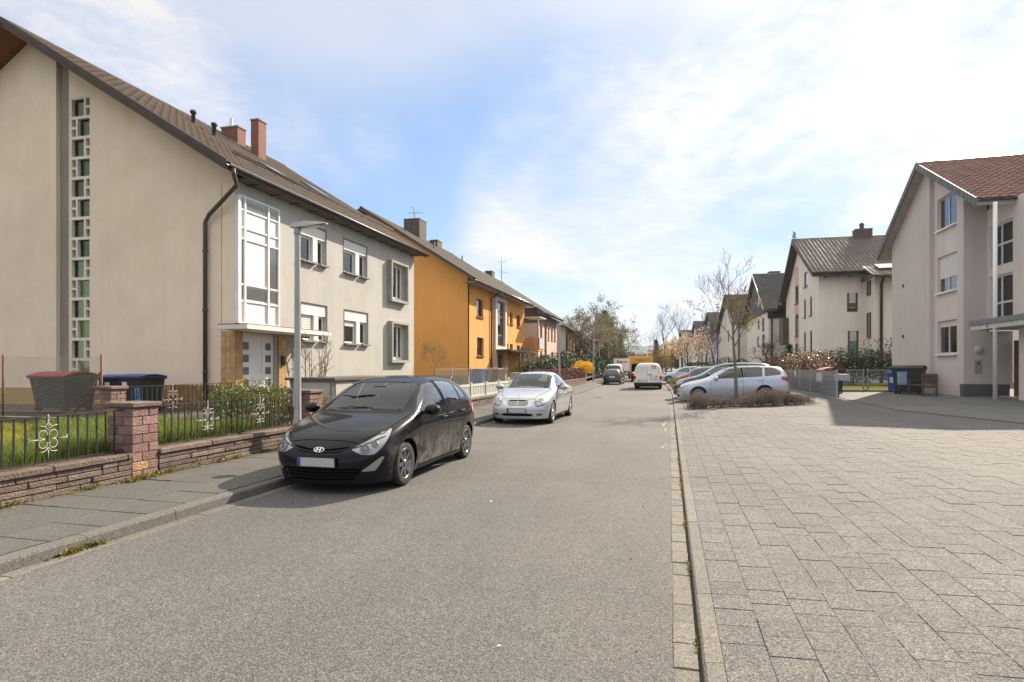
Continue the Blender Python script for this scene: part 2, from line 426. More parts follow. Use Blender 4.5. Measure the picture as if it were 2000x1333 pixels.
def strip(name, xa, xb, z, m, y0, y1, step=2.0, za=None, zb=None):
    """ground sheet between two lines that follow the street"""
    mb = MB(); ys = list(np.arange(y0, y1, step)) + [y1]
    fa = xa if callable(xa) else (lambda y: xa + sh(y)); fb = xb if callable(xb) else (lambda y: xb + sh(y))
    v = []
    for y in ys: v += [(fa(y), y, z if za is None else za), (fb(y), y, z if zb is None else zb)]
    mb.add(v, [(2 * i, 2 * i + 1, 2 * i + 3, 2 * i + 2) for i in range(len(ys) - 1)])
    return tag(mb.build(name, m), kind='structure')

g = MB(); g.quad((-2600, -300, -.06), (2600, -300, -.06), (2600, 3000, -.06), (-2600, 3000, -.06))
tag(g.build('ground', M_earth), kind='structure')
road = strip('road', KL + .1, KR - .13, 0., M_asph, -12, 330)

# left gutter line, kerb and sidewalk
gl = strip('gutter_bed', KL, KL + .1, -.004, M_joint, -2, 330)
gm = [MB().box(0, .135, .003, .997, -.03, .004 + .002 * k).mesh('gutter_stone', M_conc_w, .004) for k in range(3)]
for k in range(44):
    y = 1.5 + k; piece('gutter_stone', gm[k % 3], gl, (KL + .003 + sh(y), y, 0))
ks = MB(); ks.prism(Fr((0, 0, 0), (1, 0, 0), (0, 1, 0)), [(-.13, -.1), (0, -.1), (-.010, .086), (-.024, .108), (-.13, .114)], .004, .996)
kme = ks.mesh('kerb_stone', M_conc)
kb = strip('kerb_bed', KL - .135, KL, -.006, M_joint, -2, 330)
for k in range(70):
    y = 1.25 + k * 1.0; piece('kerb_stone', kme, kb, (KL + sh(y) + frand(-.004, .004), y, frand(-.004, .004)), (0, 0, math.atan((sh(y + 1) - sh(y)) * -1)))
kf = MB()
for k in range(130):
    y = 71.25 + 2 * k; x = KL + sh(y); x2 = KL + sh(y + 2)
    kf.add([(x - .13, y, .12), (x, y, .12), (x2, y + 2, .12), (x2 - .13, y + 2, .12), (x, y, -.01), (x2, y + 2, -.01)], [(0, 1, 2, 3), (1, 4, 5, 2)])
tag(kf.build('far_kerb_stones', M_conc, kb), kind='stuff')
WX = -6.85                                           # street face of the garden walls
sw = strip('sidewalk', WX - .05, KL - .13, .108, M_joint, -2, 330)
SL, SWD = .50, (-WX + KL - .14) / 3
cand = [(KL - .137 - (i + .5) * SWD, 1.0 + (j + .5) * SL) for i in range(3) for j in range(130)]
near = sorted([p for p in cand if in_view(p[0], p[1], .12)], key=lambda p: p[1])[:210]
sme = [MB().box(-SWD / 2 + .003, SWD / 2 - .003, -SL / 2 + .006, SL / 2 - .006, -.03, .0).mesh('slab', M_side, .004) for _ in range(2)]
nset = set(near)
for x, y in near:
    piece('slab', sme[0], sw, (x + sh(y), y, .122 + frand(-.004, .004)), (frand(-.006, .006), frand(-.004, .004), 0))
fs = MB()
for x, y in cand:
    if (x, y) not in nset: fs.box(x + sh(y) - SWD / 2 + .003, x + sh(y) + SWD / 2 - .003, y - SL / 2 + .006, y + SL / 2 - .006, .10, .122 + frand(-.003, .003))
yb = 1.0 + 130 * SL
for k in range(120):
    y = yb + 2 * k; a, b = sh(y), sh(y + 2); fs.quad((WX + a, y, .12), (KL - .13 + a, y, .115), (KL - .13 + b, y + 2, .12), (WX + b, y + 2, .12))
tag(fs.build('far_slabs', M_side, sw), kind='stuff')
# moss in the cross joints and weeds along the wall foot
ms = MB()
for j in range(60):
    y = 1.0 + j * SL
    for q in range(26):
        if random.random() < .55: continue
        x = frand(WX, KL - .15); w = frand(.004, .010)
        ms.quad((x, y - w, .1255), (x + frand(.03, .09), y - w * .7, .126), (x + frand(.03, .08), y + w, .126), (x, y + w * .8, .1255))
for q in range(500):
    y = frand(2, 16); x = WX + abs(random.gauss(0, .035)); r = frand(.01, .035)
    ms.add([(x + r * math.cos(a) * .7, y + r * math.sin(a) * 1.6, .127 + .0005 * (q % 5)) for a in (0, 1.1, 2.2, 3.3, 4.4, 5.4)], [(0, 1, 2, 3, 4, 5)])
tag(tag(ms.build('joint_moss', M_moss), 'yellowish moss and grit in the sidewalk joints below the garden wall', 'moss'), kind='stuff')

# right gutter row, kerb and forecourt
gr = strip('gutter_row_bed', KR - .15, KR + .02, -.008, M_joint, -2, 330)
gme = [MB().box(-.066, .066, -.145, .145, -.05, .0).mesh('gutter_stone', M_conc_w, .008, 2) for _ in range(2)]
for k in range(130):
    y = 1.4 + k * .3; piece('gutter_stone', gme[k % 2], gr, (KR - .072 + sh(y) + frand(-.003, .003), y, .006 + frand(-.004, .003)), (frand(-.01, .01), frand(-.01, .01), frand(-.012, .012)))
kr = strip('low_kerb_bed', KR + .015, KR + .13, -.006, M_joint, -2, 330)
k2 = MB(); k2.prism(Fr((0, 0, 0), (1, 0, 0), (0, 1, 0)), [(0, -.1), (.11, -.1), (.11, .056), (.02, .05), (.006, .036)], .003, .997)
k2m = k2.mesh('kerb_stone', M_conc_w)
for k in range(75):
    y = .35 + k; piece('kerb_stone', k2m, kr, (KR + .008 + sh(y), y, frand(-.003, .003)), (0, 0, math.atan((sh(y + 1) - sh(y)) * -1)))
kf = MB()
for k in range(120):
    y = 75.35 + 2 * k; x = KR + .02 + sh(y); x2 = KR + .02 + sh(y + 2)
    kf.add([(x, y, .048), (x + .1, y, .054), (x2 + .1, y + 2, .054), (x2, y + 2, .048), (x, y, -.01), (x2, y + 2, -.01)], [(0, 1, 2, 3), (4, 0, 3, 5)])
tag(kf.build('far_kerb_stones', M_conc_w, kr), kind='stuff')

PX0, PW, PL = KR + .1195, .24, .25
fc = MB(); XS = [PX0, 3, 6.9, 11.0, 40]; YS = [-4, 0, 10, 20, 31.5]
fc.add([(x, y, zr(x) - .0075) for y in YS for x in XS], [(i + 5 * j, i + 1 + 5 * j, i + 6 + 5 * j, i + 5 + 5 * j) for j in range(4) for i in range(4)])
fc = tag(fc.build('forecourt', M_joint), kind='structure')
cand = []
for i in range(45):
    off = (i % 2) * .5 * PL + frand(-.01, .01)
    for j in range(118): cand.append((PX0 + (i + .5) * PW, 1.6 + (j + .5) * PL + off))
vis = sorted([p for p in cand if in_view(p[0], p[1], .12, 30)], key=lambda p: p[1] + .25 * p[0])[:300]
vset = set(vis); SLOPE = -math.atan(.03)
pme = MB().box(-PW / 2 + .001, PW / 2 - .001, -PL / 2 + .001, PL / 2 - .001, -.03, 0).mesh('paver', M_paver, .002)
for x, y in vis:
    piece('paver', pme, fc, (x, y, zr(x) + frand(-.0035, .002)), (frand(-.007, .007), SLOPE + frand(-.007, .007), frand(-.006, .006)), (frand(.994, 1.006), frand(.99, 1.006), 1))
far = [p for p in cand if p not in vset]
P = np.array(far); n = len(P); hz = np.array([zr(p[0]) for p in far]) + np.random.uniform(-.003, .002, n); tl = np.random.uniform(-.005, .005, (n, 2))
V = []; 
for (dx, dy, dz) in [(-1, -1, 0), (1, -1, 0), (1, 1, 0), (-1, 1, 0), (-1, -1, -1), (1, -1, -1), (1, 1, -1), (-1, 1, -1)]:
    k = 1.0 if dz < 0 else .992
    ax, ay = dx * (PW / 2 - .001) * k, dy * (PL / 2 - .001) * k
    V.append(np.stack([P[:, 0] + ax, P[:, 1] + ay, hz + ax * (.03 + tl[:, 0]) + ay * tl[:, 1] + dz * .008], 1))
V = np.stack(V, 1).reshape(-1, 3); base = np.arange(n)[:, None, None] * 8
F = (base + np.array([[0, 1, 2, 3], [4, 5, 1, 0], [5, 6, 2, 1], [6, 7, 3, 2], [7, 4, 0, 3]])[None]).reshape(-1, 4)
tag(np_obj('far_pavers', V, F, M_paver, fc), kind='stuff')
M_pave_far = bricks('parking_paving', (.235, .228, .218), (.215, .208, .2), (.12, .11, .1), .25, .24, .006, 'x')
def far_court(name, y0, y1, m):
    mb = MB(); ys = list(np.arange(y0, y1, 6.)) + [y1]
    v = []
    for y in ys: v += [(PX0 + sh(y), y, .054), (6.9 + sh(y), y, zr(6.9)), (26 + sh(y), y, zr(14))]
    mb.add(v, [(3 * i + k, 3 * i + k + 1, 3 * i + k + 4, 3 * i + k + 3) for i in range(len(ys) - 1) for k in (0, 1)])
    return tag(mb.build(name, m), kind='structure')
M_park = asphalt('parking_surface', .138, .28, (1.06, 1.0, .955))
far_court('parking_bays', 31.5, 330, M_park)
# driveway of the grey house: fine pale asphalt laid over the rising forecourt
M_drive = asphalt('driveway_asphalt', .135, .22, (1.04, 1, .95))
dv = MB(); pts = [(7.05, 28.6), (6.75, 21.0), (7.9, 16.5), (11.1, 13.0), (30, 9.0), (30, 33), (7.1, 33)]
dv.add([(x, y, zr(x) + .012) for x, y in pts], [tuple(range(len(pts)))])
tag(dv.build('driveway', M_drive), kind='structure')
# ground behind the left garden walls, raised to the wall top
strip('garden_ground', lambda y: -60, lambda y: WX - .1 + sh(y), .40, M_soil, -12, 330)

# small things lying on the road
t = thing('manhole_cover', 'round dark iron manhole cover set in the road far ahead', 'manhole', (-3.4, 31.2, 0))
M_iron = mat('cast_iron', (.05, .048, .045), .6, .2, 5, .2, 60, .5, 40)
MB().lathe((-3.4, 31.2, 0), (0, 0, 1), [(.38, .003), (.38, .008), (.32, .008), (.31, .004)], 28).build('rim', mat('iron_rim', (.16, .155, .15), .7), t)
lid = MB().lathe((-3.4, 31.2, 0), (0, 0, 1), [(.305, .004), (.305, .0065), (.001, .0065)], 28).build('lid', M_iron, t)
M_smear = mat('filler', (.22, .21, .195), .9, .25, 3, .2, 60)
for i, (x, y0, y1, w, lb) in enumerate(((-.12, 15.2, 18.6, .05, 'pale filler smear on the road beside the right gutter near the tree shadow'), (-.10, 12.0, 12.9, .05, 'short pale filler blot on the road beside the right gutter'))):
    mb = MB(); n = 26; L = []; Rr = []
    for k in range(n + 1):
        y = y0 + (y1 - y0) * k / n; c = x + .035 * math.sin(k * .33 + i) + .015 * math.sin(k * 1.1); ww = w * (.45 + .35 * math.sin(k * .5 + 2 * i) + frand(-.12, .12)) * min(1, 4 * (k + .2) / n, 4 * (n - k + .2) / n)
        L.append((c - ww, y, .004)); Rr.append((c + ww, y, .004))
    mb.add(L + Rr, [(k, n + 1 + k, n + 2 + k, k + 1) for k in range(n)])
    tag(mb.build('road_filler', M_smear), lb, 'road mark')
# ---------------------------------------------------------------- roofs
def tile_mesh(name, w, l, m, amp=.022, n=6):
    """one pantile: waved across, with a thick lower edge; u across, v up the slope, w out"""
    mb = MB(); top = []; 
    for i in range(n + 1):
        t = i / n; top.append((t * w, amp * math.sin(t * 2 * math.pi) + amp))
    v = [(x, 0, h + .030) for x, h in top] + [(x, l, h + .004) for x, h in top] + [(x, 0, h + .006) for x, h in top]
    k = n + 1
    mb.add(v, [(i, i + 1, k + i + 1, k + i) for i in range(n)] + [(2 * k + i, 2 * k + i + 1, i + 1, i) for i in range(n)], True)
    me = mb.mesh(name, m)
    return me
def roof_plane(roof, fr, W_, L_, tm, m, tw=.30, tl=.34, single=300, skip=lambda u, v: False):
    """tiles laid on a slope whose frame starts at the eave; those nearest the camera are objects of their own"""
    nu, nv = max(1, round(W_ / tw)), max(1, round(L_ / tl)); tw2, tl2 = W_ / nu, L_ / nv
    cells = [(i * tw2, j * tl2) for i in range(nu) for j in range(nv) if not skip(i * tw2 + tw2 / 2, j * tl2 + tl2 / 2)]
    def key(c):
        p = fr(c[0] + tw2 / 2, c[1] + tl2 / 2); x, y, z = proj(*p)
        return z + (0 if -20 < x < 2020 and -20 < y < 1350 else 500)
    cells.sort(key=key); me = tile_mesh('roof_tile', tw2, tl2 + .03, m)
    for u, v in cells[:single]: 
        o = piece_m('roof_tile', me, roof, fr.m4(u, v, 0) @ Matrix.Rotation(frand(-.004, .004), 4, 'X') @ Matrix.Translation((0, 0, frand(0, .004))))
    rest = cells[single:]
    if rest:
        B = np.array([v.co[:] for v in me.vertices]); Fb = np.array([list(p.vertices) for p in me.polygons]); A = np.array(rest); n = len(A)
        L = np.repeat(B[None], n, 0); L[:, :, 0] += A[:, 0:1]; L[:, :, 1] += A[:, 1:2]; L[:, :, 2] += np.random.uniform(0, .005, (n, 1))
        Mx = np.array([[*fr.u], [*fr.v], [*fr.n]]); V = L.reshape(-1, 3) @ Mx + np.array(fr.o)
        F = (Fb[None] + (np.arange(n) * len(B))[:, None, None]).reshape(-1, 4)
        tag(np_obj('tile_covering', V, F, m, roof, True), kind='stuff')

def gable_roof(parent, axis, e0, e1, zl, zh, r, zr_, a0, a1, m, under, single=(300, 0), th=.16, amp_w=.30, skip=lambda u, v: False, ridge_m=None, deck_m=None):
    """two slopes; axis 'y' or 'x' is the ridge direction; e0/e1 the eave lines across, r the ridge line, a0..a1 its length"""
    P = (lambda c, a, z: (c, a, z)) if axis == 'y' else (lambda c, a, z: (a, c, z))
    roof = MB()
    for e, ze in ((e0, zl), (e1, zh)):
        q = [P(e, a0, ze), P(e, a1, ze), P(r, a1, zr_), P(r, a0, zr_)]
        up = Vector((0, 0, 1)); lo = [Vector(p) - up * th for p in q]
        v = [Vector(p) for p in q] + lo
        roof.add(v, [(0, 1, 2, 3), (7, 6, 5, 4), (0, 4, 5, 1), (1, 5, 6, 2), (3, 7, 4, 0)])
    ro = roof.build('roof', deck_m or under, parent)
    for k, (e, ze) in enumerate(((e0, zl), (e1, zh))):
        d = Vector(P(r, a0, zr_)) - Vector(P(e, a0, ze)); u = Vector(P(e, a1, ze)) - Vector(P(e, a0, ze))
        o = Vector(P(e, a0, ze)); uu = u.normalized(); vv = d.normalized(); n = uu.cross(vv)
        if n.z < 0: o = Vector(P(e, a1, ze)); uu = -uu; n = uu.cross(vv)
        roof_plane(ro, Fr(o + n * .012, uu, n, vv), u.length, d.length, None, m, amp_w, single=single[k], skip=skip if k == 1 else (lambda u, v: False))
    rd = MB(); L = a1 - a0; n = max(2, round(L / .38))
    for i in range(n):
        s0 = a0 + L * i / n
        c = [(-.11, -.05), (-.08, .03), (0, .075), (.08, .03), (.11, -.05)]
        rd.add([P(r + x * (1.06 if e else .96), s0 + (L / n + .02) * e, zr_ + .05 + h * (1.06 if e else .96)) for e in (0, 1) for x, h in c], [(j, j + 1, j + 6, j + 5) for j in range(4)])
    rd.build('ridge_capping', ridge_m or m, ro)
    return ro

def gutter(parent, axis, c, z, a0, a1, m, side=1, r=.065):
    """half-round eaves gutter"""
    P = (lambda q, a, zz: (q, a, zz)) if axis == 'y' else (lambda q, a, zz: (a, q, zz))
    mb = MB(); n = 8; pr = [(-r * math.cos(math.pi * k / n), -r * math.sin(math.pi * k / n)) for k in range(n + 1)] + [(r * .86 * math.cos(math.pi * k / n), -r * .86 * math.sin(math.pi * k / n)) for k in range(n + 1)]
    v = [P(c + x, a, z + h) for a in (a0, a1) for x, h in pr]; k = len(pr)
    mb.add(v, [(i, (i + 1) % k, k + (i + 1) % k, k + i) for i in range(k)] + [tuple(range(k)), tuple(range(2 * k - 1, k - 1, -1))], True)
    return mb.build('gutter', m, parent)

M_tileA = mat('roof_tile_brown', (.085, .063, .050), .85, .25, 1.2, .2, 30, .25, 90, objvar=.14, stain=(.15, .135, .115, .5), stain_s=2.2, spec=.2)
M_tileB = mat('roof_tile_dark', (.07, .055, .046), .85, .2, 1.2, .2, 30, .2, 90, objvar=.12)
M_tileR = mat('roof_tile_glazed', (.20, .085, .06), .2, .2, 1.5, .15, 30, .55, 22, .02, objvar=.14)
M_tileR2 = mat('roof_tile_glazed_brown', (.10, .075, .062), .2, .2, 1.5, .15, 30, .55, 22, .02, objvar=.12)
M_wood_red = mat('soffit_boards', (.22, .085, .045), .7, .2, 2, .2, 30, .2, 60)
M_wood_dk = mat('dark_fascia', (.075, .06, .05), .7, .15)
M_zinc = mat('weathered_zinc', (.12, .125, .12), .45, .2, 3, .1, 30, metal=.6)
M_zinc_b = mat('bright_zinc', (.55, .56, .55), .35, .1, 3, metal=.85)
M_pipe = mat('brown_pipe', (.085, .072, .055), .5, .15)
M_white = mat('white_paint', (.74, .73, .70), .5, .04, 2, .03, 30, stain=(.6, .57, .5, .25))
M_whitef = mat('white_frame', (.80, .80, .78), .35, .03)
M_concr = mat('grey_concrete', (.34, .325, .29), .9, .15, 2, .15, 50, .3, 80, stain=(.2, .185, .16, .5))
M_sill = mat('stone_sill', (.22, .20, .175), .8, .2, 3, .2, 50)
M_glass = glass('window_glass', .55, (.9, 1, .98), 1.5)
M_glass_g = glass('stair_glass', .5, (.8, .9, .55), .7)
M_tan = plaster('tan_plaster', (.88, .71, .55), (.78, .58, .445), .6, .3, .05)
M_pilaster = plaster('grey_pilaster', (.30, .265, .225), (.23, .20, .17), .5)
M_facade = plaster('pale_facade', (.485, .472, .438), (.40, .38, .345), .65, .7)
M_orange = plaster('orange_plaster', (.74, .365, .11), (.65, .30, .08), .5, .25, .04)
M_pink = plaster('pink_plaster', (.70, .50, .41), None)
M_cream = plaster('cream_plaster', (.66, .62, .54), None)
M_whitew = plaster('white_plaster', (.82, .76, .67), (.76, .69, .59), .35, .3)
M_lilac = plaster('lilac_plaster', (.60, .59, .66), None)
M_greyw = plaster('grey_plaster', (.60, .535, .50), (.56, .48, .44), .4, .25, .05)
M_greyl = plaster('light_grey_plaster', (.68, .60, .56), None)
M_plint = bricks('tile_cladding', (.42, .235, .09), (.50, .30, .13), (.30, .19, .10), .30, .15, .006, 'xy')
M_plinth_t = mat('plinth_tile', (.40, .21, .085), .45, .2, 6, .15, 60, objvar=.28)
M_chim = bricks('chimney_brick', (.25, .085, .055), (.30, .115, .075), (.17, .12, .10), .24, .08, .012, 'xy')
M_chimd = bricks('chimney_slate', (.115, .085, .072), (.13, .10, .085), (.08, .065, .055), .30, .15, .01, 'xy')
M_shut = mat('roller_shutter', (.70, .685, .65), .55, .06)
M_winbr = mat('brown_frame', (.10, .06, .042), .5, .15)
M_black = mat('black_metal', (.02, .02, .02), .45, .1)
M_redwood = mat('reddish_frame', (.27, .115, .075), .5, .12)

# ================================================================ house A: the tan gabled apartment house
hA = thing('apartment_house', 'tan and pale apartment house with brown tiled gable roof and tall glass-block strip', 'house', (-15.8, 21, .4))
GY, FX, EY = 14.7, -12.0, 27.2
RX, RZ = -19.62, 12.0
# gable wall: two planes of tan render either side of a recessed strip
gf = Fr((0, GY, 0), (1, 0, 0), (0, -1, 0))
slope = -(12.1 - 7.08) / (-11.55 - RX)                     # z falls towards the street
zt = lambda x: RZ - .12 + slope * abs(x - RX) * 1.0 if x > RX else RZ - .12 - abs(slope) * abs(x - RX)
MB().prism(gf, [(-30, .3), (-18.52, .3), (-18.52, zt(-18.52)), (RX, zt(RX)), (-30, zt(-30))], -.3, .03).build('gable_wall', M_tan, hA)
MB().prism(gf, [(-18.52, .3), (-18.05, .3), (-18.05, zt(-18.05)), (-18.52, zt(-18.52))], -.3, -.10).build('pilaster', M_pilaster, hA)
wall('gable_wall', gf, [(-18.05, .3), (FX - .003, .3), (FX - .003, zt(FX)), (-18.05, zt(-18.05))], [(-18.0, -17.2, 1.2, 9.92)], M_tan, hA, .18)
MB().fbox(gf, -12.452, -12.44, 1.05, 6.9, -.01, .004).build('expansion_joint', mat('joint_dark', (.16, .13, .11), .9), hA)
# glass-block strip: concrete grid with one big and two small panes to a course, swapped course by course
st = MB(); rows = 14; h = (9.92 - 1.2) / rows; u0, u1 = -18.0, -17.2; panes = []
for k in range(rows + 1): st.fbox(gf, u0, u1, 1.2 + k * h - .045, 1.2 + k * h + .045, -.14, -.01)
for k in range(rows):
    a, b = 1.2 + k * h + .045, 1.2 + (k + 1) * h - .045; m = (a + b) / 2; big_left = (rows - k) % 2 == 1
    st.fbox(gf, u0, u0 + .05, a, b, -.14, -.01).fbox(gf, u1 - .05, u1, a, b, -.14, -.01)
    um = u1 - .24 if big_left else u0 + .24
    st.fbox(gf, um - .035, um + .035, a, b, -.14, -.012)
    s0, s1 = (um + .035, u1 - .05) if big_left else (u0 + .05, um - .035)
    st.fbox(gf, s0, s1, m - .035, m + .035, -.14, -.014)
    panes += [((u0 + .05, um - .035) if big_left else (um + .035, u1 - .05)) + (a, b), (s0, s1, a, m - .035), (s0, s1, m + .035, b)]
sg = st.build('glass_block_strip', M_concr if False else mat('strip_concrete', (.78, .71, .59), .85, .1, 3, .1, 50, .2, 80), hA)
for a, b, c, d in panes: MB().fbox(gf, a, b, c, d, -.125, -.115).build('pane', M_glass_g, sg)
MB().fbox(gf, u0 + .01, u1 - .01, 1.21, 9.9, -1.2, -1.15).build('stair_room', mat('stair_room', (.30, .31, .16), .9, .5, .6), hA)
# facade
ff = Fr((FX, 0, 0), (0, 1, 0), (1, 0, 0))
WIN = [(17.82, 19.43, 5.19, 6.47), (20.65, 22.48, 5.19, 6.47), (17.9, 19.48, 2.47, 3.76), (20.7, 22.55, 2.47, 3.76)]
FR = [(24.75, 26.0, 4.62, 6.2), (24.8, 26.05, 1.9, 3.5)]
holes = [(w[0], w[1], w[2], w[3]) for w in WIN] + FR + [(14.95, 16.6, .45, 2.62)]
wall('facade', ff, [(GY, .3), (EY, .3), (EY, 7.05), (GY, 7.05)], holes, M_facade, hA, .2)
wall('rear_gable_wall', Fr((0, EY, 0), (-1, 0, 0), (0, 1, 0)), [(12, .3), (26.5, .3), (26.5, 6.6), (-RX, zt(RX)), (12, zt(FX))], [], M_facade, hA)
MB().fbox(ff, 19.0, EY, .35, 1.02, .001, .012).build('plinth', plaster('ochre_plinth', (.55, .36, .15), (.45, .3, .14), .4), hA)
MB().fbox(ff, 19.9, 20.9, .55, .98, .012, .03).build('cellar_window', M_redwood, hA)
for k, (a, b, c, d) in enumerate(WIN):
    mid = a + (b - a) * .62; pz = d - .38                       # white panel with shutter box above, mullion block between
    p = MB(); p.fbox(ff, a + .01, b - .01, pz, d - .01, -.12, -.03).fbox(ff, mid - .16, mid + .12, c + .02, pz, -.12, -.035)
    p.build('window_panel', M_white, hA)
    window(hA, ff, a + .02, mid - .16, c + .02, pz, .14, M_whitef, M_glass, fw=.08, sill=.14, sill_m=M_sill, curtain=[(a + .1, a + .7)] if k in (0, 1) else None)
    window(hA, ff, mid + .12, b - .02, c + .02, pz, .14, M_whitef, M_glass, fw=.07, sill=.14, sill_m=M_sill)
    o = MB(); o.fbox(ff, a - .03, a - .002, c, d + .03, 0, .012).fbox(ff, b + .002, b + .03, c, d + .03, 0, .012).fbox(ff, a - .002, b + .002, d + .003, d + .03, 0, .012); o.build('window_trim', M_winbr, hA)
    if k in (2, 3):                                             # shutters, one nearly closed, one a hand's width down
        s = MB(); z0 = c + .25 if k == 2 else pz - .17; z = pz
        while z > z0: s.fbox(ff, a + .1, mid - .24, z - .05, z - .006, -.12, -.105 + .008 * 1); z -= .055
        s.build('roller_shutter', M_shut, hA)
for a, b, c, d in FR:                                           # concrete box frames standing out of the wall
    p = .22
    m = MB(); m.fbox(ff, a - .42, a - .30, c - .14, d + .10, -.0, p).fbox(ff, b + .02, b + .14, c - .14, d + .10, 0, p).fbox(ff, a - .30, b + .02, d - .0, d + .10, 0, p - .003).fbox(ff, a - .30, b + .02, c - .14, c - .02, 0, p - .003)
    m.build('box_frame', M_concr, hA)
    window(hA, ff, a + .0, b - .0, c, d, .12, M_whitef, M_glass, fw=.12, cols=(a + .78,))
# stair bay: tall white panelled front with small lights
bay = MB(); by0, by1, bz0, bz1 = 14.78, 16.62, 2.83, 6.55
colz = [by0, 15.02, 16.05, by1 - .03]; rowsz = [bz0, 3.55, 3.98, 4.82 if False else 4.05, 5.35, 5.85, 6.25, bz1]
bay.fbox(ff, by0, by1, bz0, bz1, .004, .05)
bp = bay.build('stair_bay', M_white, hA)
bars = MB()
for u in (by0, 14.99, 16.05, by1 - .06): bars.fbox(ff, u, u + .07, bz0, bz1, .05, .10)
for z in (bz0, bz1 - .06): bars.fbox(ff, by0 + .07, by1 - .06, z, z + .06, .051, .098)
for u in ((14.85, 14.99), (15.06, 16.05), (16.12, 16.56)):
    for z in (3.50, 3.98, 5.30, 5.62, 6.14): bars.fbox(ff, u[0], u[1], z - .025, z + .025, .051, .085)
bars.build('bay_bars', M_white, hA)
for (a, b), (c, d) in [((15.06, 16.05), (6.17, 6.46)), ((16.12, 16.56), (6.17, 6.46)), ((14.85, 14.99), (6.17, 6.46)), ((16.12, 16.56), (4.0, 5.27)), ((15.06, 16.05), (3.55, 3.93)), ((16.12, 16.56), (3.55, 3.93)), ((14.85, 14.99), (3.55, 3.93)), ((14.85, 14.99), (4.0, 5.27))]:
    MB().fbox(ff, a + .03, b - .03, c + .02, d - .02, .051, .062).build('bay_pane', mat('dark_pane', (.14, .15, .15), .08, .2, .8, spec=1.0), hA)
MB().fbox(ff, 14.70, 14.778, 2.85, 6.5, .0, .12).build('corner_strip', mat('pale_strip', (.74, .75, .76), .6), hA)
# canopy, tiled piers, double door
MB().fbox(ff, 13.95, 18.15, 2.62, 2.74, .02, 1.0).build('canopy', mat('canopy_white', (.72, .69, .63), .7, .1, 2, .05, 30, stain=(.5, .45, .38, .4)), hA, .006)
MB().fbox(ff, 14.0, 18.1, 2.742, 2.775, .02, .96).build('canopy_flashing', mat('copper_brown', (.16, .085, .06), .6), hA)
M_piert = mat('pier_tile', (.50, .30, .125), .5, .15, 5, .12, 50, objvar=.12)
def pier_(a, b, q, d0):
    o = MB().fbox(ff, a, b, .35, 2.616, d0, q).build('tiled_pier', mat('tile_grout', (.33, .22, .12), .9), hA)
    n = round((b - a) / .16); w = (b - a) / n; me = MB().box(-.012, 0, -w / 2 + .003, w / 2 - .003, -.072, .072).mesh('tile', M_piert, .002)
    for i in range(n):
        for k in range(15): piece('tile', me, o, (FX + q + .012, a + (i + .5) * w, .43 + k * .15))
    if d0 < 0:
        n2 = round((q - d0) / .16); w2 = (q - d0) / n2; m2 = MB().box(-w2 / 2 + .003, w2 / 2 - .003, 0, .012, -.072, .072).mesh('tile', M_piert, .002)
        for i in range(n2):
            for k in range(15): piece('tile', m2, o, (FX + d0 + (i + .5) * w2, a - .012, .43 + k * .15))
for a, b, q, d0 in ((14.62, 14.93, .08, -.40), (16.62, 17.05, .06, .004)): pier_(a, b, q, d0)
df = Fr((FX - .12, 0, 0), (0, 1, 0), (1, 0, 0))
d = MB(); d.fbox(df, 14.96, 16.59, .46, 2.6, -.06, 0.)
door = d.build('entrance_door', M_white, hA)
l = MB(); l.fbox(df, 15.02, 15.98, .5, 2.5, .001, .03).fbox(df, 16.02, 16.54, .5, 2.5, .001, .03); l.build('door_leaf', M_whitef, door)
for k in range(5):
    for a in (15.14, 16.16):
        MB().fbox(df, a, a + .26, .62 + k * .37, .62 + k * .37 + .22, .031, .036).build('door_pane', MATS['dark_pane'], door)
MB().tube([df(15.93, 1.45, .03), df(15.93, 1.45, .08), df(15.80, 1.45, .08)], .012, 6).build('door_handle', M_zinc_b, door)
ml = MB(); ml.fbox(ff, 16.72, 16.86, 1.62, 1.92, .061, .13).fbox(ff, 16.70, 16.88, 1.9, 1.93, .061, .16); ml.build('letter_box', M_black, hA)
MB().fbox(ff, 16.62, 16.69, 1.66, 1.78, .061, .07).build('doorbell', M_zinc_b, hA)
MB().fbox(ff, 14.7, 17.3, .2, .45, .0, 1.3).build('entrance_step', M_concr, hA, .01)
ln = MB(); q = ff(17.45, 2.1, 0)
ln.tube([ff(17.45, 2.0, 0), ff(17.45, 2.0, .05), ff(17.45, 1.92, .18), ff(17.45, 2.0, .3), ff(17.45, 2.18, .3)], .014, 6).fbox(ff, 17.38, 17.52, 1.9, 2.12, .0, .02)
ln = ln.build('wall_lantern', M_black, hA)
lb = MB().lathe(ff(17.45, 2.18, .3), (0, 0, 1), [(.05, 0), (.11, .25), (.13, .26), (.02, .36), (.02, .40), (0, .41)], 6, False); lb.build('lantern_glass', mat('lantern_glass', (.3, .29, .25), .2), ln)
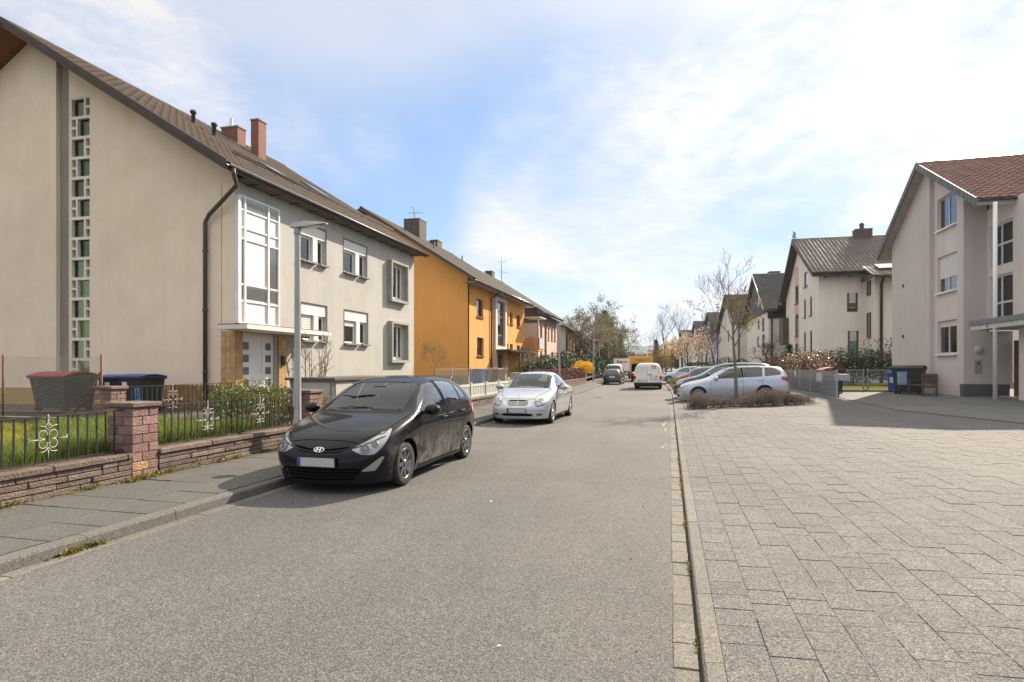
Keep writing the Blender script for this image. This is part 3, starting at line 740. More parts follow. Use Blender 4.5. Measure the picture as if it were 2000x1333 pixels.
# roof, gutter, downpipe, chimneys and fittings
OV = 13.85
gable_roof(hA, 'y', -27.69, -11.55, 7.08, 7.08, RX, 12.1, OV, 27.75, M_tileA, M_wood_dk, single=(0, 300), skip=lambda u, v: 2.6 < v < 3.9 and 7.2 < 27.75 - OV - 0 - u < 8.0)
sof = MB(); zz_ = lambda x: 12.1 - .17 + slope * abs(x - RX) if x > RX else 12.1 - .17 - abs(slope) * abs(x - RX)
for side in (-1, 1):
    n = 22
    for k in range(n):
        x0 = RX + side * (7.9 * k / n); x1 = RX + side * (7.9 * (k + 1) / n - .012)
        sof = MB(); sof.add([(x0, OV + .03, zz_(x0)), (x1, OV + .03, zz_(x1)), (x1, GY - .01, zz_(x1)), (x0, GY - .01, zz_(x0)), (x0, OV + .03, zz_(x0) - .02), (x1, OV + .03, zz_(x1) - .02), (x1, GY - .01, zz_(x1) - .02), (x0, GY - .01, zz_(x0) - .02)], [(3, 2, 1, 0), (4, 5, 6, 7), (0, 1, 5, 4), (1, 2, 6, 5)]); sof.build('soffit_board', M_wood_red, hA)
vb = MB()
for side in (-1, 1):
    x1 = RX + side * 8.07
    vb.add([(RX, OV - .03, 12.22), (x1, OV - .03, 7.2), (x1, OV - .03, 7.02), (RX, OV - .03, 12.02), (RX, OV + .02, 12.22), (x1, OV + .02, 7.2), (x1, OV + .02, 7.02), (RX, OV + .02, 12.02)], [(0, 1, 2, 3), (7, 6, 5, 4), (0, 4, 5, 1), (3, 2, 6, 7), (1, 5, 6, 2)])
vb.build('verge_board', mat('verge_tile', (.075, .054, .043), .8, .2, 4), hA)
MB().box(FX - .05, -11.6, GY, EY, 6.93, 6.97).build('eaves_soffit', mat('eaves_board', (.12, .10, .085), .8), hA)
for k in range(12): MB().box(FX - .02, -11.62, 15.2 + k * 1.05, 15.25 + k * 1.05, 6.895, 6.93).build('rafter_end', M_wood_dk, hA)
gutter(hA, 'y', -11.49, 7.08, OV - .02, 27.8, M_zinc)
dp = MB(); dp.tube([(-11.49, 14.0, 7.0), (-11.49, 14.03, 6.86), (-11.65, 14.35, 6.65), (-12.75, 14.56, 5.95), (-12.92, 14.60, 5.75), (-12.92, 14.60, .35)], .06, 10); dp.build('downpipe', M_pipe, hA)
for z in (1.4, 3.2, 4.9): MB().lathe((-12.92, 14.60, z), (0, 0, 1), [(.062, 0), (.078, .0), (.078, .05), (.062, .05)], 10).build('pipe_clamp', M_pipe, hA)
def chimney(parent, x0, x1, y0, y1, z0, z1, m, cap_m=None):
    c = MB().box(x0, x1, y0, y1, z0, z1).build('chimney', m, parent)
    k = MB(); k.box(x0 - .03, x1 + .03, y0 - .03, y1 + .03, z1 + .001, z1 + .06); k.build('chimney_cap', cap_m or M_sill, c); return c
c = chimney(hA, -17.38, -17.0, 22.28, 22.79, 10.0, 12.15, M_chim)
c = chimney(hA, -19.36, -18.5, 22.84, 23.37, 10.8, 12.22, M_chim)
MB().lathe((-19.05, 23.1, 12.28), (0, 0, 1), [(.11, 0), (.11, .12), (.07, .13), (.07, .45), (0, .45)], 12).build('flue_pipe', M_zinc_b, c)
for x, y, hgt in ((-17.3, 18.95, .5), (-16.5, 19.1, .5)):
    z = 12.1 + slope * (x - RX)
    v = MB().lathe((x, y, z - .05), (0, 0, 1), [(.07, 0), (.07, hgt), (.11, hgt), (.11, hgt + .1), (0, hgt + .1)], 10); v.build('vent_pipe', M_wood_dk, hA)
sl = abs(slope); nrm = Vector((sl, 0, 1)).normalized(); up = Vector((-1, 0, sl)).normalized()
rf = Fr(Vector((-11.55, 0, 7.08)), (0, 1, 0), nrm, up)
for y, v in ((19.4, 2.7), (22.9, 3.4)):
    s = MB(); s.fbox(rf, y, y + .9, v, v + 1.2, .02, .13); w = s.build('roof_window', M_zinc, hA); MB().fbox(rf, y + .08, y + .82, v + .1, v + 1.1, .131, .14).build('pane', MATS['dark_pane'], w)
for v in (2.0,):
    r_ = MB()
    r_.tube([rf(16.0 + OV - 13.85, v, .16), rf(27.3, v, .16)], .02, 5).tube([rf(16.0, v, .22), rf(27.3, v, .22)], .015, 5)
    for k in range(12): r_.tube([rf(16.2 + k, v, .02), rf(16.2 + k, v, .24)], .012, 4)
    r_.build('snow_guard', M_wood_dk, hA)
# tiles of the gable plinth, laid one by one where they show between the bins and the porch
pl = MB().fbox(gf, -18.05, FX + .0, .3, 1.05, .002, .02).build('plinth', mat('tile_mortar', (.24, .15, .08), .9), hA)
MB().fbox(gf, -30, -18.55, .3, .93, .032, .05).build('plinth', plaster('ochre_plinth_gable', (.46, .29, .115), (.38, .24, .1), .5), hA)
tm = MB().box(-.073, .073, -.012, 0, -.073, .073).mesh('tile', M_plinth_t, .003)
for i in range(24):
    for j in range(5): piece('tile', tm, pl, (-16.0 + i * .15 + .075, GY - .0205, .31 + j * .15 + .075))
# ================================================================ house B: orange
hB = thing('apartment_house', 'bright orange apartment house with dark roof and tall cream stair window', 'house', (-16, 44, .4))
bx, b0, b1 = -12.5, 36.8, 52.4
bf = Fr((bx, 0, 0), (0, 1, 0), (1, 0, 0)); bg = Fr((0, b0, 0), (1, 0, 0), (0, -1, 0))
bz = lambda x: 12.0 - .2 - (12.0 - 7.05) / 7.9 * abs(x + 19.6)
MB().prism(bg, [(-26.7, .3), (bx, .3), (bx, bz(bx)), (-19.6, bz(-19.6)), (-26.7, bz(-26.7))], -.25, 0).build('gable_wall', M_orange, hB)
MB().fbox(bg, -26.7, bx, .3, 1.0, .003, .02).build('plinth', mat('grey_plinth', (.24, .22, .19), .9, .15), hB)
hw = [(38.6, 40.1, 4.95, 6.15), (38.7, 40.2, 2.3, 3.55), (46.2, 46.9, 5.0, 5.98), (47.4, 48.3, 5.0, 5.98), (49.6, 50.95, 4.95, 5.95), (46.2, 46.9, 2.55, 3.4), (47.4, 48.3, 2.55, 3.4), (49.7, 50.8, 2.55, 3.35), (51.3, 52.1, 2.5, 3.3)]
wall('facade', bf, [(b0, .3), (b1, .3), (b1, 6.95), (b0, 6.95)], hw + [(43.2, 45.4, 3.1, 6.5), (43.6, 45.1, .5, 2.5)], M_orange, hB, .22)
MB().fbox(bf, b0, 43.0, .35, .98, .003, .02).build('plinth', MATS['grey_plinth'], hB)
for w in hw: window(hB, bf, w[0], w[1], w[2], w[3], .16, M_winbr, M_glass, fw=.09, sill=.10, sill_m=M_redwood)
st = MB(); st.fbox(bf, 42.7, 43.2, .4, 6.8, 0, .16).fbox(bf, 45.4, 45.9, .4, 6.8, 0, .16).fbox(bf, 43.2, 45.4, 6.5, 6.8, 0, .158).fbox(bf, 43.2, 45.4, 2.8, 3.1, 0, .158); st.build('stair_surround', M_cream, hB)
window(hB, bf, 43.2, 45.4, 3.1, 6.5, .05, M_redwood, M_glass, cols=(43.9,), rows=(3.95, 5.35, 5.75), fw=.10)
MB().fbox(bf, 43.4, 45.2, .45, 2.5, -.2, -.14).build('entrance_door', M_winbr, hB)
MB().fbox(bf, 42.8, 52.0, 2.72, 2.84, .02, 1.3).build('porch_roof', mat('porch_dark', (.06, .055, .05), .6), hB)
for y in (45.9, 48.5, 51.2): MB().tube([bf(y, .4, 1.2), bf(y, 2.72, 1.2)], .06, 6).build('porch_post', MATS['porch_dark'], hB)
gable_roof(hB, 'y', -27.5, -11.7, 7.05, 7.05, -19.6, 12.0, 35.9, 53.2, M_tileB, M_wood_dk, single=(0, 0))
MB().box(bx - .02, -11.74, 35.95, 53.1, 6.86, 6.9).build('eaves_soffit', mat('grey_eaves', (.30, .27, .24), .8), hB)
gutter(hB, 'y', -11.63, 7.02, 35.9, 53.2, M_zinc_b)
MB().tube([(-11.63, 41.9, 6.95), (-12.1, 41.9, 6.7), (-12.4, 41.8, 6.5), (-12.42, 41.8, .4)], .06, 8).build('downpipe', M_pipe, hB)
c = chimney(hB, -19.9, -18.6, 43.2, 44.6, 10.8, 12.95, M_chimd)
an = MB(); an.tube([(-19.3, 43.8, 12.95), (-19.3, 43.8, 14.3)], .025, 5).tube([(-19.9, 43.8, 13.6), (-18.6, 43.8, 13.55)], .018, 4).tube([(-19.3, 43.2, 13.9), (-19.3, 44.5, 13.9)], .012, 4); an.build('antenna', M_zinc, c)
chimney(hB, -19.4, -18.7, 47.2, 48.2, 10.8, 12.1, M_chimd)
for y, x in ((41, -16.5), (50, -17.5)): MB().tube([(x, y, 9), (x, y, bz(x) + .75)], .07, 6).build('vent_pipe', M_wood_dk, hB)
# balcony at the far end
bal = MB(); bal.box(-12.5, -11.2, 52.42, 54.6, 2.95, 3.1).box(-11.25, -11.2, 52.42, 54.6, 3.1, 4.1).box(-12.5, -11.2, 52.42, 52.47, 3.1, 4.1)
bal.build('balcony', M_orange, hB); MB().box(-11.19, -11.15, 52.6, 54.6, 3.15, 4.1).build('balcony_screen', mat('pale_screen', (.55, .62, .66), .4), hB)
MB().tube([(-11.25, 52.5, 4.1), (-11.25, 52.5, 5.9)], .05, 6).build('balcony_post', M_cream, hB); MB().box(-12.5, -11.0, 52.3, 54.8, 5.9, 5.98).build('balcony_awning', M_whitef, hB)

# ================================================================ houses C, D, E further down the left side
def left_house(label, y0, y1, x, ez, rz_, rx, wm, rows, tile=M_tileB, band=None, gable_top=None, ov=.7):
    h = thing('apartment_house', label, 'house', (x - 4, (y0 + y1) / 2, .4))
    f = Fr((x, 0, 0), (0, 1, 0), (1, 0, 0)); g = Fr((0, y0, 0), (1, 0, 0), (0, -1, 0))
    zz2 = lambda q: rz_ - .2 - (rz_ - ez) / (x + ov - rx) * abs(q - rx)
    lx = 2 * rx - x
    MB().prism(g, [(lx, .3), (x, .3), (x, zz2(x)), (rx, zz2(rx)), (lx, zz2(lx))], -.25, 0).build('gable_wall', wm, h)
    if gable_top: MB().prism(g, [(lx, ez - 1.0), (x, ez - 1.0), (x, zz2(x)), (rx, zz2(rx)), (lx, zz2(lx))], .003, .04).build('gable_cladding', gable_top, h)
    wall('facade', f, [(y0, .3), (y1, .3), (y1, ez - .05), (y0, ez - .05)], rows, wm, h, .2)
    if band: MB().fbox(f, y0, y1, ez - 1.0, ez - .06, .003, .04).build('facade_cladding', band, h)
    for w in rows: window(h, f, *w, .14, M_winbr, M_glass, fw=.10, sill=.08, sill_m=M_sill)
    gable_roof(h, 'y', 2 * rx - x - ov, x + ov, ez, ez, rx, rz_, y0 - .6, y1 + .5, tile, M_wood_dk, single=(0, 0))
    gutter(h, 'y', x + ov + .06, ez, y0 - .6, y1 + .5, M_zinc)
    return h
M_slate = mat('brown_slate', (.115, .085, .07), .7, .15, 3); M_slate_g = mat('grey_slate', (.15, .14, .13), .7, .15, 3)
hC = left_house('pink apartment house with dark slate band under its eaves', 58, 68.5, -12.5, 6.85, 11.4, -19.0, M_pink,
                [(59.2, 60.3, 4.5, 5.75), (61.4, 62.6, 1.9, 5.9), (63.2, 64.0, 4.4, 5.7), (65.0, 66.0, 4.4, 5.7), (66.8, 67.8, 4.4, 5.7), (59.3, 60.3, 2.0, 3.2), (65.3, 66.3, 2.0, 3.2)], band=M_slate_g, gable_top=M_slate)
chimney(hC, -19.6, -18.8, 63.5, 64.6, 10.6, 12.0, M_chimd)
an = MB(); an.tube([(-18.4, 66, 10.8), (-18.4, 66, 14.2)], .035, 5).tube([(-19.0, 66, 13.4), (-17.8, 66, 13.4)], .02, 4).tube([(-18.4, 65.5, 12.2), (-17.4, 66.5, 12.2)], .02, 4); an.build('antenna', M_zinc, hC)
hD = left_house('cream apartment house with orange stair strip beyond the pink house', 74.7, 85, -12.5, 6.1, 10.6, -19.0, M_cream, [(76.0, 77.0, 3.6, 5.0), (80, 81, 3.6, 5), (82.5, 83.5, 3.6, 5)])
MB().fbox(Fr((-12.5, 0, 0), (0, 1, 0), (1, 0, 0)), 77.6, 79.2, .4, 5.8, .002, .1).build('stair_strip', M_orange, hD)
MB().tube([(-11.7, 75.0, 6.05), (-12.42, 75.0, 5.6), (-12.42, 75.0, .4)], .08, 6).build('downpipe', M_pipe, hD)
hE = left_house('beige house behind the cream one, mostly hidden by birches', 91, 103, -13.0, 5.6, 10.0, -19.0, plaster('beige_plaster', (.58, .49, .34)), [(93, 94.2, 3.2, 4.5), (97, 98.2, 3.2, 4.5)])

# ================================================================ R1: the grey house on the right
h1 = thing('apartment_house', 'grey rendered house with red-brown glazed roof, its gable towards the street, in shade', 'house', (15, 29, .4))
g1 = Fr((11.25, 0, 0), (0, -1, 0), (-1, 0, 0))          # u = -Y
def U(y): return -y
rz1 = lambda y: 10.62 - (10.7 - 7.55) / 5.3 * abs(y - 31.1)
win1 = [(28.6, 30.45, 2.12, 3.55), (28.6, 30.45, 4.78, 6.35), (28.6, 30.45, 7.5, 8.9)]
# far and near strips flush, the window strip between them set back
MB().prism(g1, [(-35.5, .2), (-30.8, .2), (-30.8, rz1(30.8)), (-31.1, rz1(31.1)), (-35.5, rz1(35.5))], -.3, 0).build('gable_wall', M_greyw, h1)
MB().prism(g1, [(-28.1, .2), (-27.58, .2), (-27.58, rz1(27.58)), (-28.1, rz1(28.1))], -.3, 0).build('gable_wall', M_greyw, h1)
gr1 = Fr((11.43, 0, 0), (0, -1, 0), (-1, 0, 0))
wall('window_strip', gr1, [(-30.8, .2), (-28.1, .2), (-28.1, rz1(28.1)), (-30.8, rz1(30.8))], [(-b, -a, c, d) for a, b, c, d in win1], M_greyl, h1, .16)
M_alu = mat('grey_window_frame', (.55, .55, .54), .4, .04)
for k, (a, b, c, d) in enumerate(win1):
    window(h1, gr1, -b, -a, c, d, .10, M_alu, M_glass, cols=(-(a + b) / 2,), fw=.07, sill=.12, sill_m=M_whitef, curtain=[(-b + .1, -b + .8), (-a - .35, -a - .08)] if k == 0 else None)
    s = MB(); z = d - .01; z0 = (d - .22, c + .62, d - .0)[k]
    while z > z0: s.fbox(gr1, -b + .02, -a - .02, z - .048, z - .004, -.10, -.085); z -= .05
    if k < 2: s.build('roller_shutter', M_shut, h1)
for y, z in ((33.9, 3.0), (33.9, 5.5)): MB().fbox(g1, -y - .07, -y + .07, z, z + .16, .002, .05).build('vent_grille', M_zinc, h1)
# the face towards the viewer, and the stair face set back behind it
n1 = Fr((0, 27.58, 0), (1, 0, 0), (0, -1, 0))
MB().fbox(n1, 11.552, 12.048, .9, 8.3, -.3, 0).build('side_wall', M_greyw, h1)
MB().fbox(n1, 11.24, 12.8, .2, .9, -.3, .012).build('plinth', mat('dark_plinth', (.12, .115, .12), .85, .1), h1)
MB().fbox(n1, 12.052, 12.9, .9, 2.97, -.3, 0).build('side_wall', M_greyw, h1)
s1 = Fr((12.05, 0, 0), (0, -1, 0), (-1, 0, 0))
wall('stair_wall', s1, [(-27.58, 3.05), (-19, 3.05), (-19, 7.7), (-27.58, 7.7)], [(-27.4, -25.75, 5.35, 7.0), (-27.4, -25.75, 3.4, 5.05)], M_greyl, h1, .14)
M_glass_d = glass('dark_glass', .3, (.8, .9, .8), 1.2)
window(h1, s1, -27.4, -25.75, 5.35, 7.0, .06, M_alu, M_glass_d, cols=(-26.6,), rows=(6.2,), fw=.08)
window(h1, s1, -27.4, -25.75, 3.4, 5.05, .06, M_alu, M_glass_d, cols=(-26.6,), rows=(4.0,), fw=.08, sill=.1, sill_m=M_alu)
cp = MB(); cp.box(11.25, 13.2, 19, 27.0, 2.98, 3.16); cp.build('porch_canopy', mat('canopy_light', (.58, .56, .54), .7), h1)
MB().box(11.2, 13.2, 19, 27.03, 3.162, 3.34).build('canopy_edge', mat('slate_edge', (.20, .195, .19), .6), h1)
MB().box(11.9, 12.3, 24.55, 25.05, .3, 2.975).build('garage_pier', M_greyl, h1)
gd = MB(); z = .42
while z < 2.6: gd.add([(12.0, 19, z), (12.0, 24.4, z), (11.97, 24.4, z + .05), (11.97, 19, z + .05), (12.0, 24.4, z + .1), (12.0, 19, z + .1)], [(0, 1, 2, 3), (3, 2, 4, 5)]); z += .1
gd.build('garage_door', mat('grey_shutter', (.42, .42, .43), .5), h1)
MB().box(11.94, 12.02, 24.4, 24.52, .3, 2.7).box(11.94, 12.02, 19, 24.4, 2.62, 2.7).build('garage_frame', M_whitef, h1)
MB().box(12.9, 12.96, 25.1, 27.5, .45, 2.6).build('entrance_door', mat('brown_door', (.16, .065, .035), .5), h1)
MB().box(12.3, 13.1, 25.06, 27.5, .3, .46).build('door_step', M_concr, h1)
MB().lathe((11.75, 27.57, 2.25), (0, -1, 0), [(.16, 0), (.16, .05), (.13, .09), (.0, .11)], 16).build('round_lamp', mat('lamp_lens', (.5, .48, .42), .3), h1)
MB().fbox(n1, 11.62, 11.82, 1.35, 1.85, .001, .05).build('letter_panel', mat('letter_panel', (.34, .31, .27), .5), h1)
MB().fbox(n1, 11.70, 11.76, 1.68, 1.76, .051, .055).build('letter_slot', M_black, h1)
MB().tube([(11.3, 25.3, zr(11.3)), (11.32, 25.35, 7.5)], .07, 10).build('white_post', M_whitef, h1)
# roof: gable end towards the street with slate verge
gable_roof(h1, 'x', 36.4, 25.55, 7.5, 7.68, 31.1, 10.75, 10.85, 26, M_tileR, mat('light_soffit', (.42, .385, .36), .85), single=(0, 300), th=.22)
ve = MB()
for y0_, z0_ in ((36.4, 7.5), (25.55, 7.68)):
    n = 18; dy = y0_ - 31.1; dz = z0_ - 10.75
    for k in range(n):
        a, b = k / n, (k + 1) / n - .006
        ya, yb2, za, zb_ = 31.1 + dy * a, 31.1 + dy * b, 10.75 + dz * a, 10.75 + dz * b
        ve = MB(); ve.add([(10.80, ya, za + .07), (10.80, yb2, zb_ + .07), (10.80, yb2, zb_ - .25), (10.80, ya, za - .25), (10.86, ya, za + .07), (10.86, yb2, zb_ + .07), (10.86, yb2, zb_ - .25), (10.86, ya, za - .25)], [(3, 2, 1, 0), (4, 5, 6, 7), (0, 1, 5, 4), (2, 3, 7, 6), (1, 2, 6, 5)]); ve.build('verge_slate', mat('verge_slate', (.14, .135, .135), .6, .2, 5, objvar=.15), h1)
gutter(h1, 'x', 25.48, 7.66, 10.85, 26, M_zinc)
MB().tube([(15.6, 30, 9.5), (15.6, 30, 10.95)], .13, 8).lathe((15.6, 30, 10.9), (0, 0, 1), [(.16, 0), (.16, .12), (0, .14)], 8).build('flue', M_tileR, h1)
def text_mesh(name, body, size, m, parent, mat4, extrude=.003, shear=0., bold=0.):
    """lettering turned into a real mesh"""
    c = bpy.data.curves.new(name, 'FONT'); c.body = body; c.size = size; c.extrude = extrude; c.shear = shear; c.offset = bold; c.align_x = 'CENTER'; c.align_y = 'CENTER'
    t = bpy.data.objects.new('tmp', c); C.objects.link(t); bpy.context.view_layer.update()
    me = bpy.data.meshes.new_from_object(t.evaluated_get(bpy.context.evaluated_depsgraph_get())); bpy.data.objects.remove(t)
    me.name = name; me.materials.clear(); me.materials.append(m); o = bpy.data.objects.new(name, me); o.matrix_basis = mat4; return _link(o, parent)
text_mesh('house_number', '4', .22, M_black, h1, Matrix.Translation((11.243, 25.75, 3.07)) @ Matrix.Rotation(R(-90), 4, 'Z') @ Matrix.Rotation(R(90), 4, 'X'))

# ================================================================ R2: white house with glinting roof
h2 = thing('apartment_house', 'white three-storey house with glinting brown tiles and narrow brown windows', 'house', (16, 58, .4))
g2 = Fr((11.25, 0, 0), (0, -1, 0), (-1, 0, 0))
rz2 = lambda y: 12.75 - ((12.85 - 9.0) / 7.4 if y < 58.6 else (12.85 - 7.5) / 7.8) * abs(y - 58.6)
w2 = [(55.4, 56.7, 8.35, 9.6), (56.0, 56.8, 5.75, 7.3), (53.7, 54.5, 5.75, 7.3), (56.0, 56.8, 2.6, 4.5), (53.7, 54.5, 2.6, 4.5)]
wall('gable_wall', g2, [(-65, .2), (-51.3, .2), (-51.3, rz2(51.3)), (-58.6, rz2(58.6)), (-65, rz2(65))], [(-b, -a, c, d) for a, b, c, d in w2 + [(59.0, 60.6, 7.3, 8.9), (59.0, 60.6, 4.3, 6.3), (59.0, 60.6, 1.9, 3.6)]], M_whitew, h2, .18)
for a, b, c, d in w2 + [(59.0, 60.6, 7.3, 8.9), (59.0, 60.6, 4.3, 6.3), (59.0, 60.6, 1.9, 3.6)]: window(h2, g2, -b, -a, c, d, .06, M_winbr, M_glass, fw=.14, sill=.1, sill_m=M_winbr)
for z0_, z1_ in ((3.65, 4.25), (6.35, 7.25), (8.95, 10.6)): MB().fbox(g2, -60.6, -59.0, z0_, z1_, .002, .02).build('rose_panel', mat('rose_panel', (.66, .45, .36), .85), h2)
MB().box(10.7, 11.25, 63.6, 65.5, 3.7, 6.3).build('balcony_box', M_winbr, h2)
n2 = Fr((0, 51.3, 0), (1, 0, 0), (0, -1, 0))
w3 = [(13.2, 13.95, 5.75, 7.2), (13.25, 14.0, 2.2, 4.3)]
wall('side_wall', n2, [(11.25, .2), (14.5, .2), (14.5, 8.9), (11.25, 8.9)], w3, M_whitew, h2, .16)
for a, b, c, d in w3:
    window(h2, n2, a, b, c, d, .06, M_winbr, M_glass, fw=.14)
    s = MB(); z = d
    while z > d - .75: s.fbox(n2, a + .15, b - .15, z - .05, z - .006, -.058, -.045); z -= .055
    s.build('roller_shutter', M_shut, h2)
MB().box(14.5, 30, 49.3, 51.4, .2, 8.25).build('side_wing', M_whitew, h2)
wg = Fr((14.495, 0, 0), (0, -1, 0), (-1, 0, 0))
for z0_, z1_ in ((6.9, 8.0), (3.7, 5.6)): window(h2, wg, -50.9, -50.1, z0_, z1_, -.06, M_winbr, M_glass, fw=.12)
MB().tube([(14.9, 48.4, 8.1), (14.9, 49.15, 7.6), (14.9, 49.15, .3)], .1, 6).build('downpipe', M_pipe, h2)
gable_roof(h2, 'x', 66.4, 50.6, 7.45, 8.75, 58.6, 12.85, 10.6, 32, M_tileR2, M_wood_dk, single=(0, 300), th=.3)
lo = MB(); lo.add([(14.1, 50.7, 8.98), (32, 50.7, 8.98), (32, 48.3, 8.05), (14.1, 48.3, 8.05)], [(3, 2, 1, 0)]); lo = lo.build('lower_roof', M_wood_dk, h2)
fr = Fr((14.1, 48.3, 8.07), (1, 0, 0), (0, -.366, .93), (0, .93, .366)); roof_plane(lo, fr, 17.9, 2.6, None, M_tileR2, single=0)
MB().box(14.0, 14.1, 48.3, 50.8, 7.9, 8.2).build('verge_board', M_wood_dk, h2)
gutter(h2, 'x', 50.5, 8.72, 10.6, 14.0, M_wood_dk); gutter(h2, 'x', 48.2, 8.05, 14.1, 32, M_wood_dk)
for k in range(3): MB().box(11.6 + k * .85, 11.72 + k * .85, 50.65, 51.3, 8.45, 8.62).build('rafter_end', M_wood_dk, h2)
s = MB(); fr2 = Fr((14.9, 49.3, 8.46), (1, 0, 0), (0, -.366, .93), (0, .93, .366)); s.fbox(fr2, 0, 1.6, .4, 1.7, .05, .2); sk = s.build('roof_window', M_wood_dk, h2)
MB().fbox(fr2, .15, 1.45, .5, 1.6, .201, .21).build('pane', mat('sky_pane', (.6, .65, .7), .06, spec=1.), sk)
chimney(h2, 15.6, 16.9, 58, 59, 12.3, 13.4, M_chimd)
MB().lathe((16.2, 58.5, 13.45), (0, 0, 1), [(.25, 0), (.15, .3), (.2, .35), (.2, .5), (0, .65)], 10).build('chimney_cowl', M_wood_dk, h2)
b = MB(); b.tube([(10.75, 58.7, 13.0), (10.75, 58.65, 13.12), (10.78, 58.6, 13.28), (10.85, 58.5, 13.42), (10.7, 58.35, 13.55), (10.62, 58.25, 13.56)], [.02, .09, .15, .12, .07, .02], 8); b.tube([(10.85, 58.75, 13.25), (11.0, 58.95, 13.12), (11.1, 59.1, 13.05)], [.1, .06, .02], 6)
tag(b.build('bird', mat('pigeon', (.55, .54, .52), .8)), 'pale bird perched on the ridge end of the white house', 'bird')

# ================================================================ R3..R7 further down the right side, turned with the street
def right_house(label, xn, yn, rot, wid, ln_, ez, rzz, wm, tm, wins, top=None, near_win=()):
    """local frame: origin the near street corner, u along the gable away from the viewer, the ridge at right angles to the street"""
    h = thing('apartment_house', label, 'house', (xn, yn, .3), R(rot), local=True)
    g = Fr((0, 0, 0), (0, -1, 0), (-1, 0, 0)); z0 = -.1
    rzf = lambda u: rzz - .15 - (rzz - ez) / (wid / 2 + .5) * abs(u - wid / 2)
    wall('gable_wall', g, [(-wid, z0), (0, z0), (0, rzf(0)), (-wid / 2, rzf(wid / 2)), (-wid, rzf(wid))], [(-b, -a, c, d) for a, b, c, d in wins], wm, h, .18)
    if top: MB().prism(g, [(-wid - .3, ez - .2), (.3, ez - .2), (.3, rzf(0) - .05), (-wid / 2, rzf(wid / 2)), (-wid - .3, rzf(wid) - .05)], .003, .12).build('gable_cladding', top, h)
    for a, b, c, d in wins: window(h, g, -b, -a, c, d, .06, M_winbr, M_glass, fw=.12)
    MB().box(.003, ln_, 0, .2, z0, ez - .2).build('side_wall', wm, h)
    n = Fr((0, 0, 0), (1, 0, 0), (0, -1, 0))
    for a, b, c, d in near_win: window(h, n, a, b, c, d, -.06, M_winbr, M_glass, fw=.12)
    if top: MB().box(-.1, ln_, -.12, -.003, ez - .9, ez - .1).build('eaves_band', top, h)
    MB().tube([(.35, -.4, ez - .1), (.3, -.09, ez - .7), (.3, -.09, 0)], .08, 6).build('downpipe', M_wood_dk, h)
    P = lambda c, a, z: (a, c, z)
    save = globals()['proj']
    Mx = Matrix.Translation((xn, yn, .3)) @ Matrix.Rotation(R(rot), 4, 'Z')
    globals()['proj'] = lambda x, y, z: save(*(Mx @ Vector((x, y, z))))
    gable_roof(h, 'x', wid + .5, -.5, ez, ez, wid / 2, rzz, -.5, ln_, tm, M_wood_dk, single=(0, 0), th=.22)
    globals()['proj'] = save
    return h
M_slate_d = mat('dark_slate', (.055, .052, .052), .6, .2, 3, .15, 20)
h3 = right_house('white house whose gable top and eaves are clad in dark slate', 9.9, 66.9, 2, 13.5, 16, 7.1, 11.7, M_whitew, mat('roof_tile_slate', (.05, .048, .048), .35, objvar=.1), [(2.0, 3.5, 2.4, 4.7), (5.2, 6.6, 3.4, 4.6), (2.2, 3.6, 5.0, 6.6 if False else 6.5), (5.0, 6.2, 5.4, 6.4)], M_slate_d)
MB().fbox(Fr((0, 0, 0), (0, -1, 0), (-1, 0, 0)), -5.0, -4.2, 8.0, 9.6, .12, .16).build('gable_window', M_glass_d, h3)
MB().tube([(-.55, -.45, 7.0), (-.55, 6.7, 11.75)], .07, 5).build('verge_trim', M_zinc_b, h3)
chimney(h3, 1.6, 2.8, 8.2, 9.4, 9.5, 12.2, M_chimd)
h4 = right_house('white house with brown roof behind the bare street tree', 8.4, 82.8, 7, 10, 14, 6.8, 11.0, M_whitew, M_tileR2, [(4.2, 5.0, 4.6, 6.2), (4.2, 5.0, .8, 2.6)])
h5 = right_house('lilac rendered house with brown tiled roof', 7.25, 103, 7.5, 9.2, 14, 7.0, 10.3, M_lilac, M_tileR2, [(2.0, 3.0, 4.2, 6.2), (5.5, 6.5, 4.2, 6.2), (1.5, 2.5, .6, 2.8), (4.0, 5.0, .6, 2.8)])
h6 = right_house('far white house with low brown roof beyond the lilac one', 5.9, 123.5, 8, 9.2, 16, 6.4, 10.3, M_whitew, M_tileR2, [(2, 3, 4.0, 5.4), (6, 7, 4.0, 5.4), (2, 3, 1, 2.4)], near_win=[(3, 4, 1, 2.4), (7, 8, 1, 2.4)])
h7 = right_house('farthest white house glimpsed between the magnolias', 3.8, 145.7, 8, 10, 16, 6.2, 9.8, M_whitew, M_tileR2, [(2, 3, 4, 5.4), (6, 7, 4, 5.4)], near_win=[(2, 3, 1, 2.4), (5, 6, 1, 2.4)])
# ---------------------------------------------------------------- cars
# local axes: x from the nose (0) to the tail (L), y across, z up
M_tyre = mat('tyre_rubber', (.022, .021, .02), .8, .15, 6, .2, 60, .3, 60)
M_rim = mat('alloy_rim', (.52, .52, .53), .28, .06, metal=.9)
M_rimd = mat('dark_alloy', (.20, .20, .205), .3, .06, metal=.85)
M_trim = mat('black_trim', (.018, .018, .019), .55, .1, spec=.15)
M_gap = mat('panel_gap', (.006, .006, .006), .9, spec=.05)
M_chrome = mat('chrome', (.75, .76, .77), .09, .02, metal=1.)
M_lens = mat('lamp_glass', (.34, .34, .335), .10, .12, 6, .08, 40, metal=.35, coat=1.)
M_lensd = mat('lamp_housing', (.10, .10, .105), .15, .3, 12, coat=1.)
M_bulb = mat('reflector', (.85, .85, .84), .06, .1, 20, metal=1.)
M_red = mat('red_lamp', (.32, .012, .012), .12, .25, 10, coat=1.)
M_amber = mat('amber_lamp', (.7, .25, .02), .15, coat=1.)
